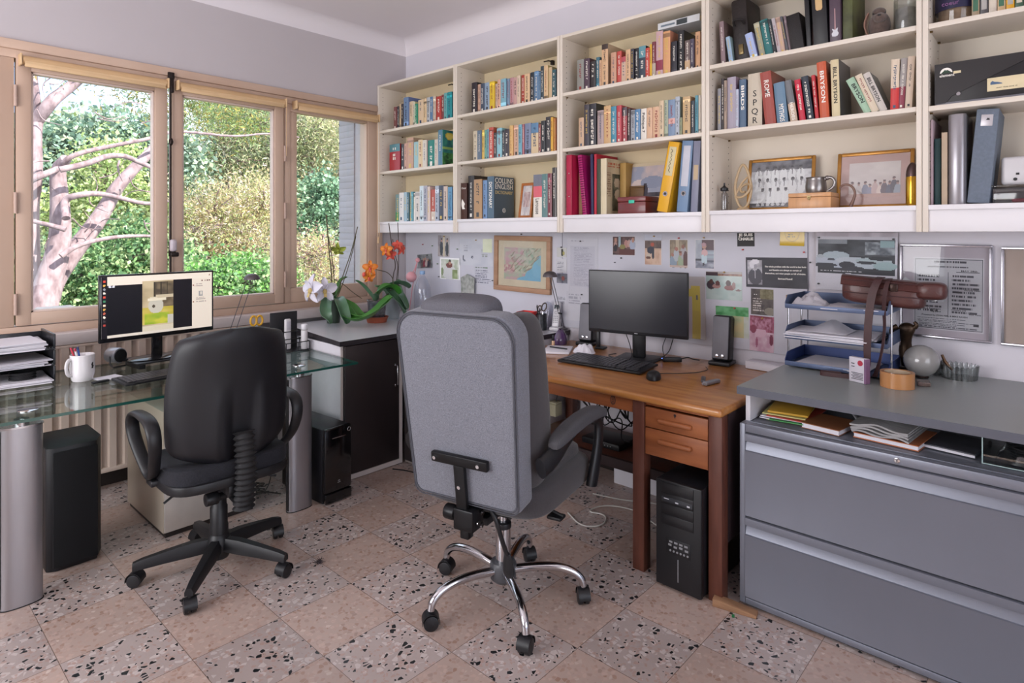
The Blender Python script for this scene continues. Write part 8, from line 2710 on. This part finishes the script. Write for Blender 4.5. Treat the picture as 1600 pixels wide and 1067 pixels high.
pinned('photograph', 'snapshot of a child sitting on steps, rightmost above the monitor', 'photograph', 1.476, 1.329, .112, .162, [('r', .03, .03, .97, .97, '8f93a0'), ('r', .36, .64, .97, .97, '4a2c34'), ('n', 4, 8, '6c7080', 'a8acb8', .03, .03, .97, .3), ('n', 4, 4, '9aa0ac', 'b4b8c0', .03, .3, .34, .97), ('r', .03, .28, .4, .34, '33343e'), ('r', .6, .50, .97, .60, 'a4b0bc'), ('r', .6, .36, .97, .46, '9aa8b4'), ('r', .6, .24, .97, .30, '4a5060'), ('e', .50, .54, .16, .12, 'd0a8a8'), ('e', .48, .76, .11, .09, 'b58a7a'), ('e', .46, .82, .12, .06, 'b08a90'), ('e', .42, .34, .09, .14, 'b8ccd4'), ('e', .56, .32, .08, .14, 'b8ccd4'), ('e', .45, .16, .04, .05, '22222a')], n=(32, 44), m_=GLOSSP, group=G_, base='dad6da')
pinned('photograph', 'photograph of swimmers in pale green water right of the monitor', 'photograph', 1.369, 1.163, .197, .150, [('n', 4, 4, 'a8bcb8', 'bccbc6'), ('r', 0, .86, 1, 1, 'a8a09c'), ('r', 0, .86, .34, .97, '3f2c34'), ('n', 12, 4, '6a3a38', 'a07a60', .34, .86, 1, .93), ('e', .14, .52, .12, .16, '4a4048'), ('e', .15, .64, .055, .09, '5a403c'), ('e', .30, .48, .12, .08, 'b08a84'), ('e', .33, .58, .07, .09, '6a4644'), ('e', .66, .44, .14, .10, '8a5a58'), ('e', .63, .60, .07, .10, '4a3434'), ('e', .78, .52, .05, .12, '9a7a76'), ('e', .90, .36, .08, .03, '8a7270')], n=(56, 40), m_=GLOSSP, base='b0c0bc', roll=-.8)
t = pinned('paper_folder', 'yellow and white papers clipped to the wall at the right edge of the monitor', 'papers', 1.528, 1.035, .115, .340, [('r', .30, 0, .75, .86, 'c9b458'), ('r', 0, 0, .34, .68, 'b5a6ac'), ('r', .34, 0, .70, .45, 'c0a95a'), ('r', .0, .68, .34, .80, 'c9b458'), ('r', .55, .62, .62, .70, '6a6a78')], base='bdb6b4', n=(24, 40), roll=-1.5, curl=.008)
pinned('picture_print', 'green-topped print behind the right desktop speaker', 'print', 1.324, .976, .176, .160, [('n', 6, 8, '3f8a4c', '6fb07a', 0, .70, 1, 1), ('n', 4, 4, 'b8c0a8', 'c4c8c0', 0, 0, 1, .70), ('n', 3, 3, 'c8b88a', 'b0b890', .5, 0, .85, .70)], base='bcc4b8', n=(34, 30), roll=-1)
t = pinned('sticker', 'small black sticker with white capital lettering under the bookcase', 'sticker', 1.251, 1.409, .090, .070, [('t', .1, .08, .9, .14, 1, 'c8b0b0')], base='141216', n=(20, 16), roll=-1)
text('JE SUIS', .020, face_mx(-.0018, 0, .024), INK_W, t, width=.074, bold=.0008)
text('CHARLIE', .020, face_mx(-.0018, 0, .003), INK_W, t, width=.078, bold=.0008)
t = pinned('sticker', 'bright yellow curled sticker with dark writing under the bookcase', 'sticker', 1.022, 1.414, .115, .068, [('e', .5, .9, .30, .62, 'b8962a'), ('e', .5, .92, .27, .56, 'd6b01e'), ('t', .30, .55, .70, .85, 2, '6a5a1c')], base='d6b01e', n=(36, 26), m_=GLOSSP, roll=1, curl=.004)
t = pinned('quote_card', 'wide dark quotation card with an old portrait photograph', 'card', 1.100, 1.244, .300, .152, [('n', 3, 3, '35353c', '424249'), ('r', .03, .10, .28, .90, 'b5b3ba'), ('n', 6, 6, '8a8890', 'c4c2c8', .03, .10, .28, .90), ('e', .16, .36, .12, .28, '55545c'), ('r', .145, .3, .165, .6, 'b5b3ba'), ('e', .15, .70, .055, .15, 'b9b6bc'), ('e', .11, .76, .05, .13, 'dcdae0'), ('e', .16, .86, .07, .08, 'e2e0e6'), ('e', .165, .70, .03, .08, 'a19ea6')], base='3a3a42', n=(80, 44), roll=-1)
for k, s_ in enumerate(('The whole problem with the world is that fools', 'and fanatics are always so certain of', 'themselves, and wiser people so full of doubts.')):
    text(s_, .011, face_mx(-.0018, -.045, .030 - k * .017), INK_W, t, width=[.198, .155, .195][k], bold=.0003)
text('Bertrand Russell', .012, face_mx(-.0018, -.045, -.030), INK_W, t, width=.068, bold=.0003)
t = pinned('quote_card', 'small brown quotation card with white lettering, below the portrait card', 'card', 1.168, 1.092, .113, .132, [('n', 6, 6, '4a4344', '5f5854'), ('n', 8, 8, '6a6448', '8a8468', .4, .62, 1, 1), ('e', .85, .15, .25, .15, '8a8478'), ('t', .10, .10, .62, .64, 6, 'c4bcb8'), ('e', .16, .78, .035, .03, 'dcd8d4'), ('e', .25, .78, .035, .03, 'dcd8d4')], base='4c4646', n=(44, 50))
pinned('photograph', 'pinkish close-up photograph of a curly head, lowest right on the board', 'photograph', 1.170, .930, .121, .180, [('n', 9, 9, '8a3f55', 'b8708a', 0, .5, 1, 1), ('n', 5, 5, 'd8bcc8', 'c49aac', 0, 0, 1, .55), ('e', .5, .86, .42, .18, '8a4250'), ('e', .45, .54, .24, .14, 'd6b0c0'), ('n', 12, 12, '8a4258', 'c08aa0', .1, .62, .95, .95), ('e', .9, .35, .08, .16, '7a3a50'), ('e', .3, .25, .05, .14, 'a4607a'), ('e', .15, .62, .12, .12, '8a4258')], n=(40, 56), m_=GLOSSP, base='cfa8b8', roll=.6)
t = pinned('poster', 'white poster with a black and white photograph of moored boats', 'poster', .744, 1.310, .338, .272, [
    ('n', 8, 2, 'b8b0b8', 'cfc8d0', 0, .92, 1, 1), ('r', .03, .29, .97, .87, '3a3c42'), ('n', 6, 6, '2c2e34', '50545a', .03, .60, .97, .87), ('n', 16, 14, '5a6068', 'a9b0b6', .62, .62, .97, .84), ('n', 4, 3, '6a6e76', '8e949a', .03, .80, .4, .87),
    ('r', .80, .75, .96, .865, '8fa8ac'), ('e', .14, .50, .20, .085, 'b4bac6'), ('e', .30, .46, .20, .07, 'b0b8c4'), ('e', .26, .60, .17, .07, 'a9b6be'), ('e', .46, .52, .20, .06, 'b8c0c8'), ('e', .60, .44, .22, .055, 'b4bec6'), ('e', .72, .52, .22, .055, 'aab8bc'), ('e', .86, .44, .14, .07, '9ab0b2'),
    ('e', .12, .43, .16, .035, '3a3c44'), ('e', .40, .44, .10, .06, '34363e'), ('e', .50, .38, .12, .04, '3a3c44'), ('e', .64, .49, .12, .025, '33363c'), ('e', .80, .56, .14, .03, '2e3238'), ('e', .20, .53, .05, .02, '50545c'), ('e', .06, .58, .05, .03, 'a9b0b8'),
    ('r', .03, .29, .97, .335, '34363c'), ('t', .06, .305, .78, .335, 1, 'c8c8cc'), ('r', .38, .29, .45, .305, 'd0d0d6')], base='cccad2', n=(110, 80), roll=.6)
pn = [(3.856, 1.353, 'red', 'red pin alone above the crooked dark snapshot'), (3.738, 1.344, 'green', 'green pin left of the narrow snapshot'), (3.447, 1.323, 'green', 'green pin right of the narrow snapshot'), (3.80, 1.268, 'black', 'dark pin holding the crooked snapshot'),
      (3.676, 1.204, 'green', 'green pin right of the crooked snapshot'), (3.66, 1.104, 'black', 'black pin low beside the bright square photograph'), (3.60, 1.418, 'gold', 'brass pin holding the narrow snapshot'), (3.245, 1.392, 'gold', 'brass pin holding the child drawings'),
      (3.135, 1.192, 'green', 'green pin at the top of the hand-written list'), (3.075, 1.103, 'black', 'black pin at the right edge of the hand-written list'), (2.452, 1.352, 'black', 'black pin over the insect card'), (2.300, 1.392, 'black', 'black pin at the top of the printed table'), (2.29, 1.055, 'black', 'black pin at the top of the sheet under the table'),
      (2.045, 1.266, 'grey', 'grey pin alone below the leftmost photograph'), (2.0, 1.294, 'black', 'black pin just below the table photograph'), (1.78, 1.425, 'gold', 'brass pin over the bending person'), (1.625, 1.415, 'red', 'reddish pin over the four smiling people'), (1.478, 1.418, 'gold', 'brass pin over the child on steps'),
      (1.365, 1.236, 'gold', 'brass pin over the swimmers'), (1.308, 1.050, 'red', 'red pin on the green-topped print'), (1.265, 1.357, 'red', 'red pin under the black sticker'), (.965, 1.350, 'red', 'red pin under the yellow sticker'), (1.165, 1.010, 'gold', 'brass pin over the pinkish close-up')]
for y, z, c, lab in pn: pin(y, z, c, lab, XPB - .0022)
for y, z, lab in ((.898, 1.421, 'black pin at the top left corner of the boat poster'), (.590, 1.415, 'black pin at the top right corner of the boat poster'), (.900, 1.201, 'black pin at the lower left of the boat poster'), (.937, 1.301, 'black pin between the portrait card and the boat poster')): pin(y, z, 'black', lab, XPB - .0022)
bpy.context.view_layer.update()

# framed relief map
PW = mat('pale_pine_frame', 'b08a6e', .5, var=.12, vs=5, stretch=(1, 1, 5), col2='9c775c')
t = thing('relief_map', 'coloured relief map in a pale wooden frame under the bookcases', 'framed map', M=T(XPB, 2.790, 1.232) @ Rx(radians(.8)))
FW, FH = .515, .385
m = MB(); w2, h2, f_ = FW / 2, FH / 2, .034
m.box(-.024, 0, -w2, w2, h2 - f_, h2, .003); m.box(-.024, 0, -w2, w2, -h2, -h2 + f_, .003); m.box(-.024, 0, -w2, -w2 + f_, -h2 + f_, h2 - f_, .003); m.box(-.024, 0, w2 - f_, w2, -h2 + f_, h2 - f_, .003)
m.build('frame', PW, t)
m = MB(); m.box(-.008, -.004, -w2 + f_ * .8, w2 - f_ * .8, -h2 + f_ * .8, h2 - f_ * .8); m.build('mount', mat('cream_mount', 'cbbfa6', .7), t)
picture(.335, .222, [('n', 9, 8, 'c2a4a4', 'a9b8a0'), ('n', 14, 12, 'b07a84', 'cdbcae', 0, .25, .5, 1), ('n', 16, 14, '9fae98', 'c9c4b0', .3, .2, 1, .75), ('n', 12, 12, 'c49aa0', 'b8b8a4', 0, .45, .65, 1), ('n', 14, 12, '98ac94', 'c4beac', .55, .45, 1, 1), ('e', 1.0, .10, .42, .34, '7fb4ce'), ('e', 1.05, .35, .28, .34, '86bad2'), ('e', .75, -.02, .40, .16, '7fb4ce'), ('e', .98, .62, .10, .16, '8fbcc8')], base='b8b0a0', nx=90, ny=64, thick=.001, seed=6).build('map_print', PRINT, t, face_mx(-.008, 0, .0))
m = MB()
rr_ = random.Random(4)
for k in range(46):
    y, z = rr_.uniform(-.15, .10), rr_.uniform(-.06, .10)
    if -y * .9 - z * .9 > .10: continue
    m.tube([(-.0085, y + .016, z - .012), (-.0118, y, z + rr_.uniform(-.004, .004)), (-.0085, y - .016, z + .013)], [.0012, .0034, .0012], 5, smooth=1)
m.build('relief_ridges', mat('map_relief', 'b79a92', .7, var=.3, vs=60, col2='a3a894'), t)
m = MB(); m.box(-.016, -.015, -w2 + f_ * .9, w2 - f_ * .9, -h2 + f_ * .9, h2 - f_ * .9); m.build('glazing', glassmat('picture_glass', (.97, .97, .97), 1.25), t)
pin(2.80, 1.436, 'black', 'black pin in the middle over the relief map', 3.166)

# two silver-framed posters
SLV = mat('silver_frame', 'b4b2ba', .25, .85, var=.03)


def silver(label, y0, y1, z0, z1, roll, fn, mountc, x=3.178):
    yc, zc = (y0 + y1) / 2, (z0 + z1) / 2
    t = thing('framed_poster', label, 'framed poster', M=T(x, yc, zc) @ Rx(radians(roll)))
    w2, h2, f_ = (y1 - y0) / 2, (z1 - z0) / 2, .010
    m = MB()
    m.box(-.020, 0, -w2, w2, h2 - f_, h2, .002); m.box(-.020, 0, -w2, w2, -h2, -h2 + f_, .002); m.box(-.020, 0, -w2, -w2 + f_, -h2 + f_, h2 - f_, .002); m.box(-.020, 0, w2 - f_, w2, -h2 + f_, h2 - f_, .002)
    m.build('frame', SLV, t)
    m = MB(); m.box(-.005, -.002, -w2 + f_, w2 - f_, -h2 + f_, h2 - f_); m.build('mount', mat('mount_' + mountc, mountc, .7), t)
    fn(t)
    m = MB(); m.box(-.012, -.011, -w2 + f_, w2 - f_, -h2 + f_, h2 - f_); m.build('glazing', glassmat('poster_glass', (.97, .97, .97), 1.35), t)
    return t


def festival(t):
    picture(.245, .310, [('r', 0, 0, 1, 1, 'c2bfc6'), ('r', .02, .02, .98, .98, '3a3a44'), ('r', .026, .024, .974, .976, 'aeaeb4'), ('r', .50, .18, .505, .80, '3a3a44'), ('r', .06, .165, .94, .168, '3a3a44'), ('r', .62, .80, .94, .806, '3a3a44'),
            ('t', .06, .22, .46, .76, 9, '3c3c46'), ('t', .56, .22, .94, .76, 10, '3c3c46'), ('t', .06, .10, .94, .16, 3, '50505a'), ('t', .08, .03, .92, .09, 3, '5a5a64'), ('t', .30, .9, .9, .955, 1, '34343e'), ('t', .2, .84, .94, .88, 1, '44444e'), ('r', .86, .08, .93, .12, '2a2a32')],
            base='aeaeb4', nx=120, ny=110, seed=3).build('poster_print', PRINT, t, face_mx(-.0052, -.012, -.01))
    for s_, y, z, w_ in (('Maynard Ferguson', .055, -.075, .085), ('Big Band', .030, -.086, .035), ('MAY 28th', -.085, .090, .055), ('Country Joe', -.050, -.075, .05), ('Hot Tuna', -.105, -.090, .04), ('Woody Allen', -.095, .010, .055), ('Presented by JOHN PEEL & MIKE RAVEN', .0, -.103, .16)):
        text(s_, .009, face_mx(-.0066, y, z), INK_D, t, width=w_, bold=.0002, ext=.0002)


silver('silver-framed printed festival poster behind the bronze statuette', .243, .566, .992, 1.394, .35, festival, 'a8a0a8')


def sketch(t):
    picture(.16, .27, [('t', .05, .05, .6, .35, 5, '9a9aa6')], base='bcbccb', nx=20, ny=30).build('sheet', PRINT, t, face_mx(-.0052, -.012, .0))


silver('silver-framed pale sketch with a beige mount at the right edge', -.10, .215, .990, 1.386, .2, sketch, 'a8988e')
# little card leaning in the corner of the framed poster
t = thing('postcard', 'pale card leaning on the poster frame behind the leather bag', 'card', M=T(3.150, .515, 1.19) @ Rx(radians(38)))
m = MB(); m.box(0, .002, -.05, .06, -.03, .03); m.build('card', mat('pale_card', 'a9adae', .5), t)
